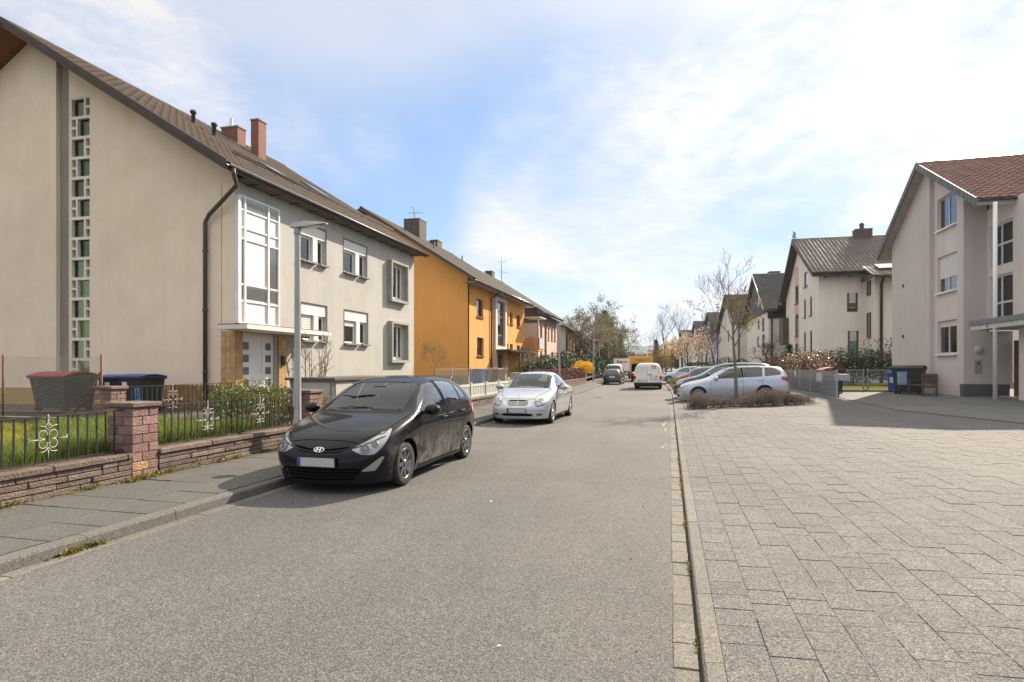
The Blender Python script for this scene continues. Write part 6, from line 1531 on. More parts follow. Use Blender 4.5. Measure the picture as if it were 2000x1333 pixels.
def tree(name, label, loc, mb, bark, leaves=(), cat='tree', group=None):
    """leaves: (positions, size, material, part name)"""
    t = thing(name, label, cat, loc, 0., group, local=True); mb.build('trunk', bark, t)
    for i, (pos, size, m, nm) in enumerate(leaves):
        if len(pos): tag(leaf_mesh(nm, pos, size, m, t, seed=i + len(pos)), kind='stuff')
    return t
def around(pts, n, r, seed=0, zf=1.):
    rs = np.random.RandomState(seed); A = np.array([tuple(p) for p in pts]); k = rs.randint(0, len(A), n); d = rs.normal(size=(n, 3)) * r; d[:, 2] *= zf; return A[k] + d
def bush(name, label, loc, size, n, lsize, m, cat='shrub', seed=0, stems=10, shape='round', group=None, lumps=9, bark=None, extra=None):
    """clumped leaf cloud over thin stems; size = full extents"""
    rs = np.random.RandomState(seed); t = thing(name, label, cat, loc, 0., group, local=True); sx, sy, sz = size
    st = MB(); rng = random.Random(seed)
    for i in range(stems):
        a = rng.uniform(0, 6.28); e = Vector((math.cos(a) * sx * .38 * rng.random(), math.sin(a) * sy * .38 * rng.random(), sz * rng.uniform(.5, .85)))
        b = Vector((e.x * .25 * (1 if shape == 'round' else 3.5), e.y * .25 * (1 if shape == 'round' else 3.5), -.03)); st.tube([b, b.lerp(e, .5) + Vector((rng.gauss(0, .04), rng.gauss(0, .04), 0)), e], [.018, .012, .005], 4, False)
    tag(st.build('stems', bark or M_bark_d, t), kind='stuff')
    if shape == 'box':
        p = rs.uniform(-.5, .5, (n, 3)); k = rs.randint(0, 5, n); edge = rs.uniform(.36, .52, n)
        p[k == 0, 0] = edge[k == 0]; p[k == 1, 0] = -edge[k == 1]; p[k == 2, 1] = -edge[k == 2]; p[k == 3, 2] = edge[k == 3]; p[k == 4, 1] = edge[k == 4]
        p[:, 2] += .5
    else:
        c = rs.normal(size=(lumps, 3)) * .22; c[:, 2] = np.abs(c[:, 2]) * 1.1 + .30; c = np.clip(c, [-.36, -.36, .2], [.36, .36, .78])
        d = rs.normal(size=(n, 3)); d /= np.linalg.norm(d, axis=1)[:, None]; rad = .27 * rs.uniform(.45, 1.0, n) ** .5; p = c[rs.randint(0, lumps, n)] + d * rad[:, None]; p[:, 2] = np.maximum(p[:, 2], .03)
    pos = p * np.array([sx, sy, sz]); tag(leaf_mesh('foliage', pos, lsize, m, t, seed=seed + 5), kind='stuff')
    if extra: tag(leaf_mesh(extra[2], pos[rs.permutation(n)[:extra[0]]] * 1.04, extra[3], extra[1], t, seed=seed + 9), kind='stuff')
    return t
# ================================================================ garden wall, piers and railings of house A
M_sand = mat('wall_stone', (.185, .138, .115), .9, .3, 6, .35, 60, 1., 40, .03, objvar=.26, stain=(.085, .075, .06, .9), stain_s=3.)
M_cope = mat('coping_stone', (.17, .125, .10), .9, .3, 6, .35, 60, 1., 40, .03, objvar=.14, stain=(.08, .07, .055, .9), stain_s=4.)
M_brk = mat('pier_brick', (.275, .165, .14), .9, .22, 8, .25, 70, 1., 38, .03, objvar=.20)
M_brky = mat('pier_brick_ochre', (.42, .27, .13), .9, .2, 8, .25, 70, 1., 38, .03, objvar=.1)
M_mort = mat('mortar', (.27, .245, .215), .95, .2, 8, .2, 70, .3, 60)
M_rail = mat('black_railing', (.022, .022, .021), .5, .2, 6)
M_scroll = mat('white_wrought_iron', (.44, .41, .365), .5, .15, 8, stain=(.25, .15, .09, .7), stain_s=14)
def stone_wall(label, y0, y1, ztop=.47, x=WX, courses=4):
    t = thing('garden_wall', label, 'wall', (x - .15, (y0 + y1) / 2, .1))
    MB().box(x - .27, x - .03, y0, y1, .05, ztop - .075).build('wall_core', mat('wall_joint', (.055, .048, .04), .95), t)
    rng = random.Random(int(y0 * 10)); h = (ztop - .075 - .115) / courses
    for c_ in range(courses):
        y = y0
        while y < y1 - .02:
            L = min(rng.choice((.22, .34, .45, .58, .7)), y1 - y); L = y1 - y if y1 - y - L < .12 else L; d = rng.uniform(-.008, .012)
            MB().box(x - .12, x + d, y + .004, y + L - .004, .115 + c_ * h + .004, .115 + (c_ + 1) * h - .004).build('stone', M_sand, t, .008); y += L
    y = y0
    while y < y1 - .02:
        L = min(.98, y1 - y); MB().box(x - .30, x + .03, y + .003, y + L - .003, ztop - .075, ztop).build('coping', M_cope, t, .012); y += L
    return t
def pier(label, y0, w=.42, ztop=1.13, x=WX, z0=.1, d=.42):
    t = thing('brick_pier', label, 'pier', (x - d / 2, y0 + w / 2, z0)); n = 8; h = (ztop - .07 - z0) / n
    MB().box(x - d + .016, x - .016, y0 + .016, y0 + w - .016, z0, ztop - .07).build('mortar_core', M_mort, t)
    rng = random.Random(int(y0 * 7))
    for k in range(n):
        a = z0 + k * h + .005; b = z0 + (k + 1) * h - .005; cut = .62 if k % 2 else .38
        for p0, p1 in ((0, cut), (cut, 1)):
            for q0, q1 in ((0, 1 - cut), (1 - cut, 1)):
                m = M_brky if rng.random() < .07 else M_brk; e = rng.uniform(.0, .010)
                MB().box(x - d + q0 * d + .004, x - d + q1 * d - .004 + (e if q1 == 1 else 0), y0 + p0 * w + .004 - (e if p0 == 0 else 0), y0 + p1 * w - .004, a, b).build('brick', m, t, .006)
    MB().box(x - d - .035, x + .035, y0 - .035, y0 + w + .035, ztop - .065, ztop).build('cap_stone', M_cope, t, .012)
    return t
def scroll_pts(fr, cu, cv, pts): return [fr(cu + a, cv + b, .012) for a, b in pts]
def ornament(t, fr, u, v, s=1.):
    mb = MB(); C_ = lambda cx, cy, r, a0, a1, n=14: [(cx + r * math.cos(R(a0 + (a1 - a0) * k / n)), cy + r * math.sin(R(a0 + (a1 - a0) * k / n))) for k in range(n + 1)]
    def add(p, r=.0055): mb.tube([fr(u + a * s, v + b * s, .014) for a, b in p], r, 6)
    add([(0, -.24), (0, -.13)]); add([(0, .13), (0, .27)], .008)
    for sx in (1, -1):
        add([(sx * x, y) for x, y in C_(.062, .055, .052, 200, -110)]); add([(sx * x, y) for x, y in C_(.062, -.055, .052, 160, 470)])
        add([(sx * x, y) for x, y in [(.0, .10), (.03, .145), (.075, .16), (.11, .165)]]); add([(sx * x, y) for x, y in [(.0, .20), (.02, .17), (.05, .155)]])
        add([(sx * x, y) for x, y in [(.0, -.10), (.03, -.14), (.075, -.155), (.11, -.15)]])
        add([(sx * .115, 0), (sx * .24, 0)]); add([(sx * x, y) for x, y in [(.24, .03), (.22, .005), (.24, -.03)]])
    mb.tube([fr(u, v + .25 * s, .014), fr(u, v + .30 * s, .014)], [.014, .002], 6)
    mb.build('scroll_ornament', M_scroll, t)
def railing(label, fr, u0, u1, v0, v1, orn, step=.125):
    t = thing('iron_railing', label, 'railing', fr((u0 + u1) / 2, v0, 0))
    MB().fbox(fr, u0, u1, v0, v0 + .012, -.016, .016).build('bottom_rail', M_rail, t); MB().fbox(fr, u0, u1, v1 - .012, v1, -.018, .018).build('top_rail', M_rail, t)
    n = round((u1 - u0) / step); bm_ = MB().box(-.008, .008, -.008, .008, v0 + .012, v1 - .012).mesh('bar', M_rail)
    for k in range(1, n): piece('bar', bm_, t, fr(u0 + (u1 - u0) * k / n, 0, 0))
    for u in orn: ornament(t, fr, u, (v0 + v1) / 2, (v1 - v0) / .56)
    for u in (u0 + .1, (u0 + u1) / 2, u1 - .1): MB().fbox(fr, u - .012, u + .012, v0 - .06, v0, -.012, .012).build('foot', M_rail, t)
    return t
rf_ = Fr((-7.0, 0, 0), (0, 1, 0), (1, 0, 0))
stone_wall('low garden wall of reddish split stones nearest the viewer, left of the brick pier', -.5, 6.44)
pier('reddish brick pier with flat stone cap between the two iron railings', 6.45)
stone_wall('low garden wall of split stones running from the pier to the street lamp', 6.88, 10.5)
pier('brick pier half hidden behind the street lamp and black hatchback', 10.51, .44, 1.14)
stone_wall('low stone garden wall behind the black hatchback', 10.96, 17.0, .47)
railing('black iron railing with white scroll ornament nearest the viewer', rf_, 1.2, 6.44, .50, 1.04, (2.95, 5.44))
railing('black iron railing with white scrolls between the brick pier and the street lamp', rf_, 6.88, 10.5, .50, 1.06, (7.95, 9.2))
pier('ochre and brown brick pier inside the garden beside the chain-link fence', 9.40, .34, 1.22, -10.5, .4, .40)
ri = Fr((-10.65, 0, 0), (0, 1, 0), (1, 0, 0))
railing('inner iron railing before the blue-lidded bins', ri, 9.75, 13.3, .55, 1.20, (11.05,))
# chain-link fence with rusty posts
M_rust = mat('rusty_red_post', (.17, .065, .05), .7, .25, 8, .2, 40)
M_wire = mat('galvanised_wire', (.38, .35, .29), .5, .15, metal=.4)
def chainlink(label, a, b, z0, z1, posts, brace=None, pm=None, cell=.075, wr=.003):
    a, b = Vector(a), Vector(b); L = (b - a).length; u = (b - a) / L; t = thing('chain_link_fence', label, 'fence', (*a[:2], z0))
    for p in posts:
        q = a + u * p; MB().tube([(q.x, q.y, z0 - .25), (q.x, q.y, z1 + .06)], .022, 8).build('post', pm or M_rust, t)
    if brace: 
        q = a + u * brace[0]; e = a + u * brace[1]; MB().tube([(q.x, q.y, z1 - .3), (e.x, e.y, z0 - .1)], .018, 6).build('brace', pm or M_rust, t)
    V = []; F = []; H = z1 - z0; n = int(L / cell)
    def seg(p, q):
        d = (q - p).normalized(); s = Vector((0, 0, 1)).cross(u).normalized(); e = d.cross(s).normalized() * wr; s = s * wr; k = len(V)
        V.extend([p + e, p - s * .0 + s, p - e, p - s, q + e, q + s, q - e, q - s]); F.extend([(k, k + 1, k + 5, k + 4), (k + 1, k + 2, k + 6, k + 5), (k + 2, k + 3, k + 7, k + 6), (k + 3, k, k + 4, k + 7)])
    for i in range(-int(H / cell), n + 1):
        for sg in (1, -1):
            x0 = i * cell if sg > 0 else i * cell + H; x1 = x0 + sg * H; za, zb = z0, z1
            lo, hi = min(x0, x1), max(x0, x1)
            if hi < 0 or lo > L: continue
            def cl(x): return min(max(x, 0), L)
            ya = za + (cl(x0) - x0) / (x1 - x0) * H; yb = za + (cl(x1) - x0) / (x1 - x0) * H; off = .004 * sg
            p = a + u * cl(x0); q = a + u * cl(x1); w = Vector((0, 0, 1)).cross(u) * off
            seg(Vector((p.x, p.y, ya)) + w, Vector((q.x, q.y, yb)) + w)
    for z in (z0 + .02, z1 - .02): seg(Vector((a.x, a.y, z)), Vector((b.x, b.y, z)))
    tag(np_obj('wire_mesh', np.array([tuple(v) for v in V]), np.array(F), M_wire, t), kind='stuff'); return t
chainlink('chain-link fence with rusty posts and brace in front of the red-lidded bin', (-10.98, 9.62, 0), (-16.6, 9.62, 0), .66, 1.80, (0., 2.6, 5.6), (0.02, .75))
MB_ = MB().box(-16.8, -10.95, 9.54, 9.70, .35, .56).build('fence_kerb', mat('mossy_concrete', (.12, .11, .085), .95, .3, 5, .2, 40)); tag(MB_, 'low concrete kerb under the chain-link fence', 'kerb')

# ================================================================ bins
M_bin = mat('bin_black', (.028, .028, .028), .55, .15, 4, .1, 30); M_blue = mat('lid_blue', (.025, .07, .30), .45, .1); M_redl = mat('lid_red', (.30, .035, .04), .45, .12)
M_brown = mat('bin_brown', (.07, .045, .03), .55); M_bluebin = mat('bin_blue', (.03, .10, .42), .5, .08)
M_label = mat('sticker_white', (.72, .72, .70), .5); M_labelb = mat('sticker_blue', (.10, .32, .62), .5)
def bin_(label, loc, rz, w, d, h, body, lid, stick=None, big=False, lift=0.):
    t = thing('wheeled_bin', label, 'bin', loc, rz, local=True); b = MB(); k = .80
    v = [(-w / 2 * k, -d / 2 * k, .10), (w / 2 * k, -d / 2 * k, .10), (w / 2 * k, d / 2 * k, .10), (-w / 2 * k, d / 2 * k, .10), (-w / 2, -d / 2, h - .1), (w / 2, -d / 2, h - .1), (w / 2, d / 2, h - .1), (-w / 2, d / 2, h - .1)]
    b.add(v, [(3, 2, 1, 0), (0, 1, 5, 4), (1, 2, 6, 5), (2, 3, 7, 6), (3, 0, 4, 7)]); b.build('bin_body', body, t, .015, 2)
    r = MB(); e = .035
    r.box(-w / 2 - e, w / 2 + e, -d / 2 - e, -d / 2 + .02, h - .14, h - .07).box(-w / 2 - e, w / 2 + e, d / 2 - .02, d / 2 + e, h - .14, h - .07).box(-w / 2 - e, -w / 2 + .02, -d / 2 + .02, d / 2 - .02, h - .14, h - .072).box(w / 2 - .02, w / 2 + e, -d / 2 + .02, d / 2 - .02, h - .14, h - .072); r.build('rim', body, t, .008)
    l = MB(); n = 8
    for i in range(n):
        y0, y1 = -d / 2 - .04 + (d + .06) * i / n, -d / 2 - .04 + (d + .06) * (i + 1) / n; f = lambda y: h - .065 + (.10 if big else .05) * math.cos(y / d * math.pi * .95) + lift * (y + d / 2)
        l.add([(-w / 2 - .03, y0, f(y0)), (w / 2 + .03, y0, f(y0)), (w / 2 + .03, y1, f(y1)), (-w / 2 - .03, y1, f(y1)), (-w / 2 - .03, y0, f(y0) - .03), (w / 2 + .03, y0, f(y0) - .03), (w / 2 + .03, y1, f(y1) - .03), (-w / 2 - .03, y1, f(y1) - .03)], [(0, 1, 2, 3), (4, 0, 3, 7), (1, 5, 6, 2)] + ([(0, 4, 5, 1)] if i == 0 else []) + ([(3, 2, 6, 7)] if i == n - 1 else []))
    l.build('lid', lid, t)
    wr = .09 if big else .11
    wm = MB().lathe((0, 0, 0), (1, 0, 0), [(.03, -.025), (wr, -.025), (wr, .025), (.03, .025)], 16).mesh('wheel', M_tyre)
    for sx in (1, -1):
        for sy in ((1, -1) if big else (1,)): piece('wheel', wm, t, (sx * (w / 2 * k - .03), sy * d / 2 * k * (.85 if big else 1.05), wr))
    if stick:
        for m, a, b_, c_, e_ in stick:
            y = lambda z: -d / 2 * (k + (1 - k) * (z - .1) / (h - .2)) - .004
            s = MB(); s.quad((a, y(c_), c_), (b_, y(c_), c_), (b_, y(e_), e_), (a, y(e_), e_)); s.build('sticker', m, t)
    return t
bin_('large black bin with red lid behind the chain-link fence', (-15.5, 12.5, .42), 0, 1.2, .95, 1.02, M_bin, M_redl, big=True)
bin_('black bin with blue lid next to the red-lidded one', (-14.50, 13.3, .42), 0, .72, .78, .98, M_bin, M_blue, [(M_label, -.14, .02, .66, .76)])
bin_('black bin with blue lid and blue-framed sticker nearest the downpipe', (-13.62, 13.1, .42), 0, .78, .80, 1.0, M_bin, M_blue, [(M_label, -.22, -.06, .68, .78), (M_labelb, .16, .34, .26, .62), (M_label, .18, .32, .34, .56)])

# ================================================================ lawn, weeds, shrubs of garden A
rs = np.random.RandomState(3)
def scatter(n, x0, x1, y0, y1, z): return np.stack([rs.uniform(x0, x1, n), rs.uniform(y0, y1, n), np.full(n, z)], 1)
tag(MB().quad((-30, -2, .405), (-7.16, -2, .405), (-7.16, 9.45, .405), (-30, 9.45, .405)).build('lawn_ground', mat('lawn_soil', (.075, .085, .022), .95, .3, 2, .3, 30)), kind='structure')
g = blades('lawn_grass', scatter(42000, -13.5, -7.18, 3.6, 9.4, .40), .085, L_lawn, .006, .8); tag(g, 'short sunlit lawn behind the near railing', 'grass', kind='stuff')
p = np.concatenate([scatter(9000, -9.6, -7.18, 7.0, 9.6, .40), scatter(5000, -8.3, -7.2, 5.4, 7.0, .40), scatter(6000, -11, -8, 8.2, 9.4, .40), scatter(1500, -7.35, -7.14, 3, 10, .45)])
tag(blades('tall_grass', p, .27, L_lawn_d, .007, .9, 5), 'rank long grass behind the railing right of the brick pier', 'grass', kind='stuff')
cl = rs.uniform(0, 1, (60, 2)); P = []
for i in range(46):
    y = rs.uniform(2.2, 10.3); x = WX + .03 + abs(rs.normal(0, .04)); P.append(np.stack([rs.normal(x, .035, 26), rs.normal(y, .06, 26), np.full(26, .12)], 1))
for y, x in ((6.55, WX + .08), (3.35, WX + .1)): P.append(np.stack([rs.normal(x, .06, 160), rs.normal(y, .09, 160), np.full(160, .12)], 1))
for y in (4.05, 4.1, 4.25): P.append(np.stack([rs.normal(KL + .03, .02, 50), rs.normal(y, .12, 50), np.full(50, .0)], 1))
tag(leaf_mesh('weed_tufts', np.concatenate(P) + np.array([0, 0, .03]) * rs.uniform(0, 1.6, (sum(map(len, P)), 1)), .045, L_olive, None, seed=4), 'small weeds sprouting along the wall foot and kerb', 'weeds', kind='stuff')
bush('laurel_shrub', 'glossy small-leaved shrub pressing through the railing by the street lamp', (-7.75, 10.05, .4), (1.05, 1.0, .80), 3300, .05, L_grn, seed=11, shape='box', stems=14)
bush('leafy_shrub', 'loose yellow-green shrub before the entrance door', (-9.3, 12.4, .4), (1.6, 1.5, 1.0), 1900, .06, L_olive, seed=12, lumps=12)
bush('leafy_shrub', 'loose green shrub left of the door shrub, before the downpipe', (-9.6, 11.4, .4), (1.3, 1.2, .75), 1300, .06, L_grn, seed=13, lumps=12)
bush('leafy_shrub', 'low yellow-green shrub behind the half-hidden brick pier', (-8.2, 12.2, .4), (1.4, 1.5, .75), 1800, .055, L_olive, seed=14)
bush('leafy_shrub', 'grey-green lavender-like shrub before the ochre plinth', (-10.6, 17.4, .4), (1.6, 2.2, .75), 2600, .07, leafy('grey_green', [(.06, .075, .035), (.11, .13, .06), (.09, .10, .06)], .6), seed=15)
# multi-stemmed bare shrub
t = thing('bare_shrub', 'tall leafless shrub with reddish buds before the pale facade', 'shrub', (-10, 15.2, .4), local=True); mb = MB(); bud = []
rng = random.Random(21)
for i in range(15):
    a = rng.uniform(0, 6.28); sp = rng.uniform(.25, 1.0); b = Vector((math.cos(a) * .12, math.sin(a) * .12, 0)); e = Vector((math.cos(a) * sp, math.sin(a) * sp, rng.uniform(1.6, 2.25))); m = b.lerp(e, .5) + Vector((math.cos(a) * .12, math.sin(a) * .12, -.1))
    mb.tube([b, m, e], [.020, .012, .005], 5, False)
    for k in range(9):
        f = rng.uniform(.35, .95); o = b.lerp(m, f * 2) if f < .5 else m.lerp(e, f * 2 - 1); q = o + Vector((rng.gauss(0, .16), rng.gauss(0, .16), rng.uniform(.12, .42))); mb.tube([o, o.lerp(q, .5) + Vector((0, 0, .02)), q], [.007, .005, .003], 3, False); bud += [q, o.lerp(q, .7)]
tag(mb.build('stems', M_bark_y, t), kind='stuff'); tag(leaf_mesh('buds', around(bud, 420, .02, 3), .035, L_rust, t, seed=4), kind='stuff')
# bin shelter in front of the facade
t = thing('bin_shelter', 'low grey panelled bin shelter with dark flat roof before the pale facade', 'shelter', (-9.3, 16, .4))
MB().box(-10.3, -8.75, 14.6, 18.8, 1.22, 1.29).build('shelter_roof', mat('shelter_roof', (.10, .075, .06), .8), t)
MB().box(-10.2, -8.85, 14.7, 18.7, .38, 1.22).build('shelter_box', M_concr, t)
for k in range(4): MB().box(-8.848, -8.82, 14.78 + k * .98, 15.68 + k * .98, .45, 1.16).build('shelter_door', mat('shelter_door', (.42, .40, .36), .7), t)
MB().fbox(Fr((0, 14.69, 0), (1, 0, 0), (0, -1, 0)), -10.1, -8.95, .45, 1.16, 0, .02).build('shelter_panel', MATS['shelter_door'], t)

# ================================================================ street lamps
M_post = mat('galvanised_post', (.36, .355, .34), .45, .08, 3, metal=.35)
M_lens2 = mat('lamp_lens_clear', (.62, .60, .5), .25)
def lamp_post(label, loc, h):
    t = thing('street_lamp', label, 'street lamp', loc, 0, 'street lamps along the left sidewalk', local=True); s = h / 4.1
    MB().lathe((0, 0, 0), (0, 0, 1), [(.085, -.02), (.085, .5 * s), (.066, .56 * s), (.058, 2 * s), (.05, 3.92 * s), (.05, 3.95 * s), (0, 3.95 * s)], 18).build('pole', M_post, t)
    MB().lathe((0, 0, 3.86 * s), (0, 0, 1), [(.062, 0), (.068, .02), (.068, .14), (.05, .2)], 14).build('collar', M_post, t)
    hd = MB(); prof = [(-.13, .06, .02, .075), (.0, .085, .0, .10), (.20, .10, .005, .105), (.42, .10, .02, .085), (.55, .085, .035, .065), (.60, .05, .045, .055)]
    V = []; 
    for x, w, a, b in prof: V += [(x, -w, 3.98 * s + a), (x, -w * .7, 3.98 * s + b), (x, w * .7, 3.98 * s + b), (x, w, 3.98 * s + a), (x, 0, 3.98 * s + a - .015)]
    hd.add(V, [(5 * i + j, 5 * i + (j + 1) % 5, 5 * i + 5 + (j + 1) % 5, 5 * i + 5 + j) for i in range(5) for j in range(5)] + [(0, 1, 2, 3, 4), (29, 28, 27, 26, 25)]); hd = hd.build('lamp_head', M_post, t)
    MB().box(.12, .48, -.07, .07, 3.975 * s, 3.99 * s).build('lens', M_lens2, hd)
    MB().box(-.04, .04, -.088, -.083, .75 * s, 1.05 * s).build('hatch', M_post, t)
for (x, y, h, lb) in ((-6.52, 9.62, 4.12, 'grey street lamp standing behind the black hatchback, nearest the viewer'), (-6.45, 36.2, 4.1, 'second street lamp, beside the copper hedge'), (-7.1, 58.5, 4.05, 'third street lamp, by the yellow forsythia'), (-8.2, 73.5, 4.0, 'fourth street lamp, before the birch trunks'), (-9.2, 88, 4.0, 'farthest street lamp, beyond the birch trunks')): lamp_post(lb, (x, y, .12), h)

# ================================================================ front gardens further down the left side
M_pale = mat('pale_concrete_fence', (.50, .50, .46), .85, .12, 3, .1, 30)
stone_wall('low rubble wall under the pale concrete fence', 17.02, 28.4, .45)
t = thing('concrete_fence', 'pale concrete lattice fence behind the silver saloon', 'fence', (-7.0, 22.5, .45))
for k in range(7): MB().box(-7.06, -6.94, 17.1 + k * 1.86, 17.22 + k * 1.86, .40, 1.02).build('post', M_pale, t)
for k in range(6):
    a = 17.22 + k * 1.86; b = a + 1.74
    MB().box(-7.03, -6.97, a, b, .86, .95).build('rail', M_pale, t); MB().box(-7.03, -6.97, a, b, .46, .54).build('rail', M_pale, t)
    for j in range(8):
        c_ = a + (j + .5) * 1.74 / 8; MB().box(-7.015, -6.985, c_ - .065, c_ + .065, .54, .86).build('baluster', M_pale, t)
tag(MB().quad((-12.5, 17, .41), (-7.15, 17, .41), (-7.15, 36.8, .41), (-12.5, 36.8, .41)).build('lawn_ground', MATS['lawn_soil']), kind='structure')
tag(blades('garden_grass', scatter(9000, -12.3, -7.2, 19, 36, .40), .14, L_lawn, .012, .7, 8), 'rough grass behind the pale concrete fence', 'grass', kind='stuff')
M_gpost = mat('grey_post', (.13, .12, .11), .6)
chainlink('grey chain-link fence before the orange house', (-9.0, 22.5, 0), (-9.0, 33.5, 0), .5, 1.5, (0, 1.9, 4.4, 7.6, 11), (1.9, .9), M_gpost, .09, .0035)
bin_('blue bin before the orange facade', (-11.0, 34.2, .42), R(90), .75, .8, 1.05, M_bluebin, M_blue)
bin_('dark bin beside the blue one before the orange house', (-11.0, 35.4, .42), R(90), .9, .8, 1.05, M_bin, M_bin)
bin_('dark bin with red lid before the orange house', (-11.0, 37.6, .42), R(90), 1.1, .9, 1.05, M_bin, M_redl, big=True)
t = tag(MB().box(-9.4, -8.7, 35.6, 37.0, .3, 1.2).build('meter_cabinet', M_concr, None, .015), 'grey concrete meter cabinet behind the silver saloon', 'cabinet')
mb, tp, tw = bare_tree(36, 1.5, 2.7, .035, .5, (3, 4), 4, wob=.14, up=.45, twig_r=.004)
tree('small_tree', 'small crooked tree with orange buds before the orange gable', (-11.6, 28.9, .4), mb, M_bark_y, [(around(tp, 700, .07, 1), .06, leafy('orange_bud', [(.25, .14, .03), (.36, .22, .05), (.2, .13, .05)], .6), 'buds')])
mb, tp, tw = bare_tree(37, 1.6, 3.5, .05, .6, (3, 4), 4, wob=.13, up=.35, twig_r=.006)
tree('small_tree', 'spreading leafless fruit tree before the pink house', (-9.6, 42.5, .4), mb, M_bark_d, [(around(tp, 500, .1, 1), .07, L_rust, 'buds')])
bush('climbing_shrub', 'wiry yellow-green shrub at the orange house porch', (-10.6, 45.5, .4), (1.6, 4.5, 2.2), 1500, .10, L_olive, seed=18, lumps=14)
stone_wall('tan stone garden wall under the copper hedge', 28.6, 51.0, .60)
t = bush('copper_hedge', 'clipped copper-red hedge on the stone wall behind the saloon', (-7.35, 42.2, .5), (.8, 17.2, .9), 11000, .085, L_cop, 'hedge', 19, 30, 'box')
bush('laurel_hedge', 'dark evergreen bush with pale leaf edges behind the copper hedge', (-9.4, 50.0, .4), (3.2, 6.0, 2.5), 6500, .13, L_drk, 'bush', 20, 20, lumps=16, extra=(90, leafy('pale_leaf', [(.5, .5, .38), (.62, .6, .48)], .5), 'pale_leaves', .14))
bush('evergreen_bush', 'dark green bush beside the fruit tree', (-9.6, 44.6, .4), (3.0, 4.2, 1.9), 4200, .13, L_drk, 'bush', 22, 16, lumps=14)
bush('forsythia', 'bright yellow forsythia in flower beside the third street lamp', (-8.6, 62.0, .4), (2.0, 4.2, 2.05), 3600, .12, L_for, 'bush', 23, 14, lumps=12)
t = thing('garden_fence', 'dark slatted garden fence below the forsythia', 'fence', (-7.6, 56, .1))
for k in range(22): MB().box(-7.62 + sh(52 + k * .4), -7.56 + sh(52 + k * .4), 52 + k * .4, 52.3 + k * .4, .1, 1.05).build('slat', M_gpost, t)
pier('tan stone gate pier at the end of the copper hedge', 51.1, .5, 1.1)
# the birches and conifer that close the left side
def birch(label, loc, h, seed, leafcol, n=2600, r=.16, sp=.5):
    mb, tp, tw = bare_tree(seed, h * .62, h, r, sp, (3, 5), 4, n=(8, 5, 3, 3, 3), wob=.13, up=.35, first=.3, ratio=.55, droop=.9, twig_r=.012)
    return tree('birch_tree', label, loc, mb, M_birch, [(around(tw, n, .16, seed), .17, leafcol, 'catkins')], group='birches beyond the pink house')
L_cat = leafy('catkins', [(.13, .115, .07), (.21, .175, .10), (.15, .15, .085)], .7, .35)
birch('tall birch with white trunk behind the forsythia', (-9.4, 78, .3), 10.4, 41, L_cat, 5200)
birch('second white-trunked birch closer to the street', (-8.3, 85, .3), 10.6, 42, L_cat, 5200)
birch('thin weeping birch leaning over the cream house', (-12.6, 83, .3), 9.6, 43, L_cat, 2200)
birch('sparse birch reaching out towards the street', (-5.9, 92, .3), 9.2, 47, L_cat, 900)
def conifer(label, loc, h, w, seed, m=L_drk, n=7000, ls=.22):
    rs2 = np.random.RandomState(seed); t = thing('conifer', label, 'tree', loc, local=True); MB().tube([(0, 0, -.1), (0, 0, h * .97)], [w * .06, .02], 8).build('trunk', M_bark_d, t)
    k = rs2.uniform(.04, 1, n) ** .75; a = rs2.randint(0, 90, n) * 2.399; lv = np.floor(k * 22) / 22; rad = w / 2 * (1 - lv) ** .8 * rs2.uniform(.25, 1.08, n) * (.75 + .25 * np.sin(a * 7.1))
    P = np.stack([np.cos(a) * rad + rs2.normal(0, .08, n), np.sin(a) * rad + rs2.normal(0, .08, n), h * (.04 + .96 * k) - rad * .25 + rs2.normal(0, .06, n)], 1)
    tag(leaf_mesh('needles', P, ls, m, t, seed=seed, aspect=.4), kind='stuff'); return t
L_con = leafy('conifer_olive', [(.035, .04, .02), (.075, .07, .035), (.12, .09, .045)], .7, .15)
conifer('broad brownish conifer between the birches', (-9.2, 90, .3), 9.4, 9.0, 51, L_con, 11000, .30)
conifer('dense dark conifer low behind the white box truck', (-7.9, 101, .0), 6.5, 6.0, 52, L_drk, 5000, .28)
bush('budding_tree', 'brown budding tree crown between the birch trunks', (-10.4, 84, .3), (7.5, 7, 8.2), 9500, .2, L_cat, 'tree', 24, 26, lumps=26)
bush('hedge_mass', 'dark hedge under the birches behind the transporter van', (-9.0, 76, .2), (3.0, 16, 2.4), 5000, .18, L_drk, 'hedge', 25, 14, 'box')
# ================================================================ tree bed with lavender
tag(MB().add([(x, y, zr(x) + .012) for x, y in ((.62, 21.9), (4.9, 23.6), (5.5, 24.9), (5.2, 25.6), (.75, 24.6))], [(0, 1, 2, 3, 4)]).build('planting_bed', M_soil), kind='structure')
gk = np.random.RandomState(5); n = 900
gx, gy = gk.uniform(.7, 5.3, n), None
gy = 21.95 + (gx - .62) * .4 + gk.uniform(0, 2.0, n) ** 1.0 * .9
tag(leaf_mesh('bed_gravel', np.stack([gx, gy, .125 + .03 * gx + .005], 1), .05, mat('gravel', (.32, .29, .26), .9, .3, 30), None, flat=.9, aspect=.9, seed=3), 'pale gravel around the lavender', 'gravel', kind='stuff')
t = thing('lavender_bed', 'grey-brown lavender clump around the street tree trunk', 'lavender', (2.6, 23.6, .16))
rs5 = np.random.RandomState(8); P = []; H = []
for i in range(62):
    cx = .95 + 3.9 * (i / 61) + rs5.normal(0, .1); cy = 22.35 + (cx - .62) * .40 + rs5.uniform(.1, 1.5); k = 260
    P.append(np.stack([rs5.normal(cx, .13, k), rs5.normal(cy, .16, k), np.full(k, zr(cx))], 1)); H.append(rs5.uniform(.2, .58, k) * (.8 + .25 * math.sin(cx * 2.2)))
P = np.concatenate(P); H = np.concatenate(H)
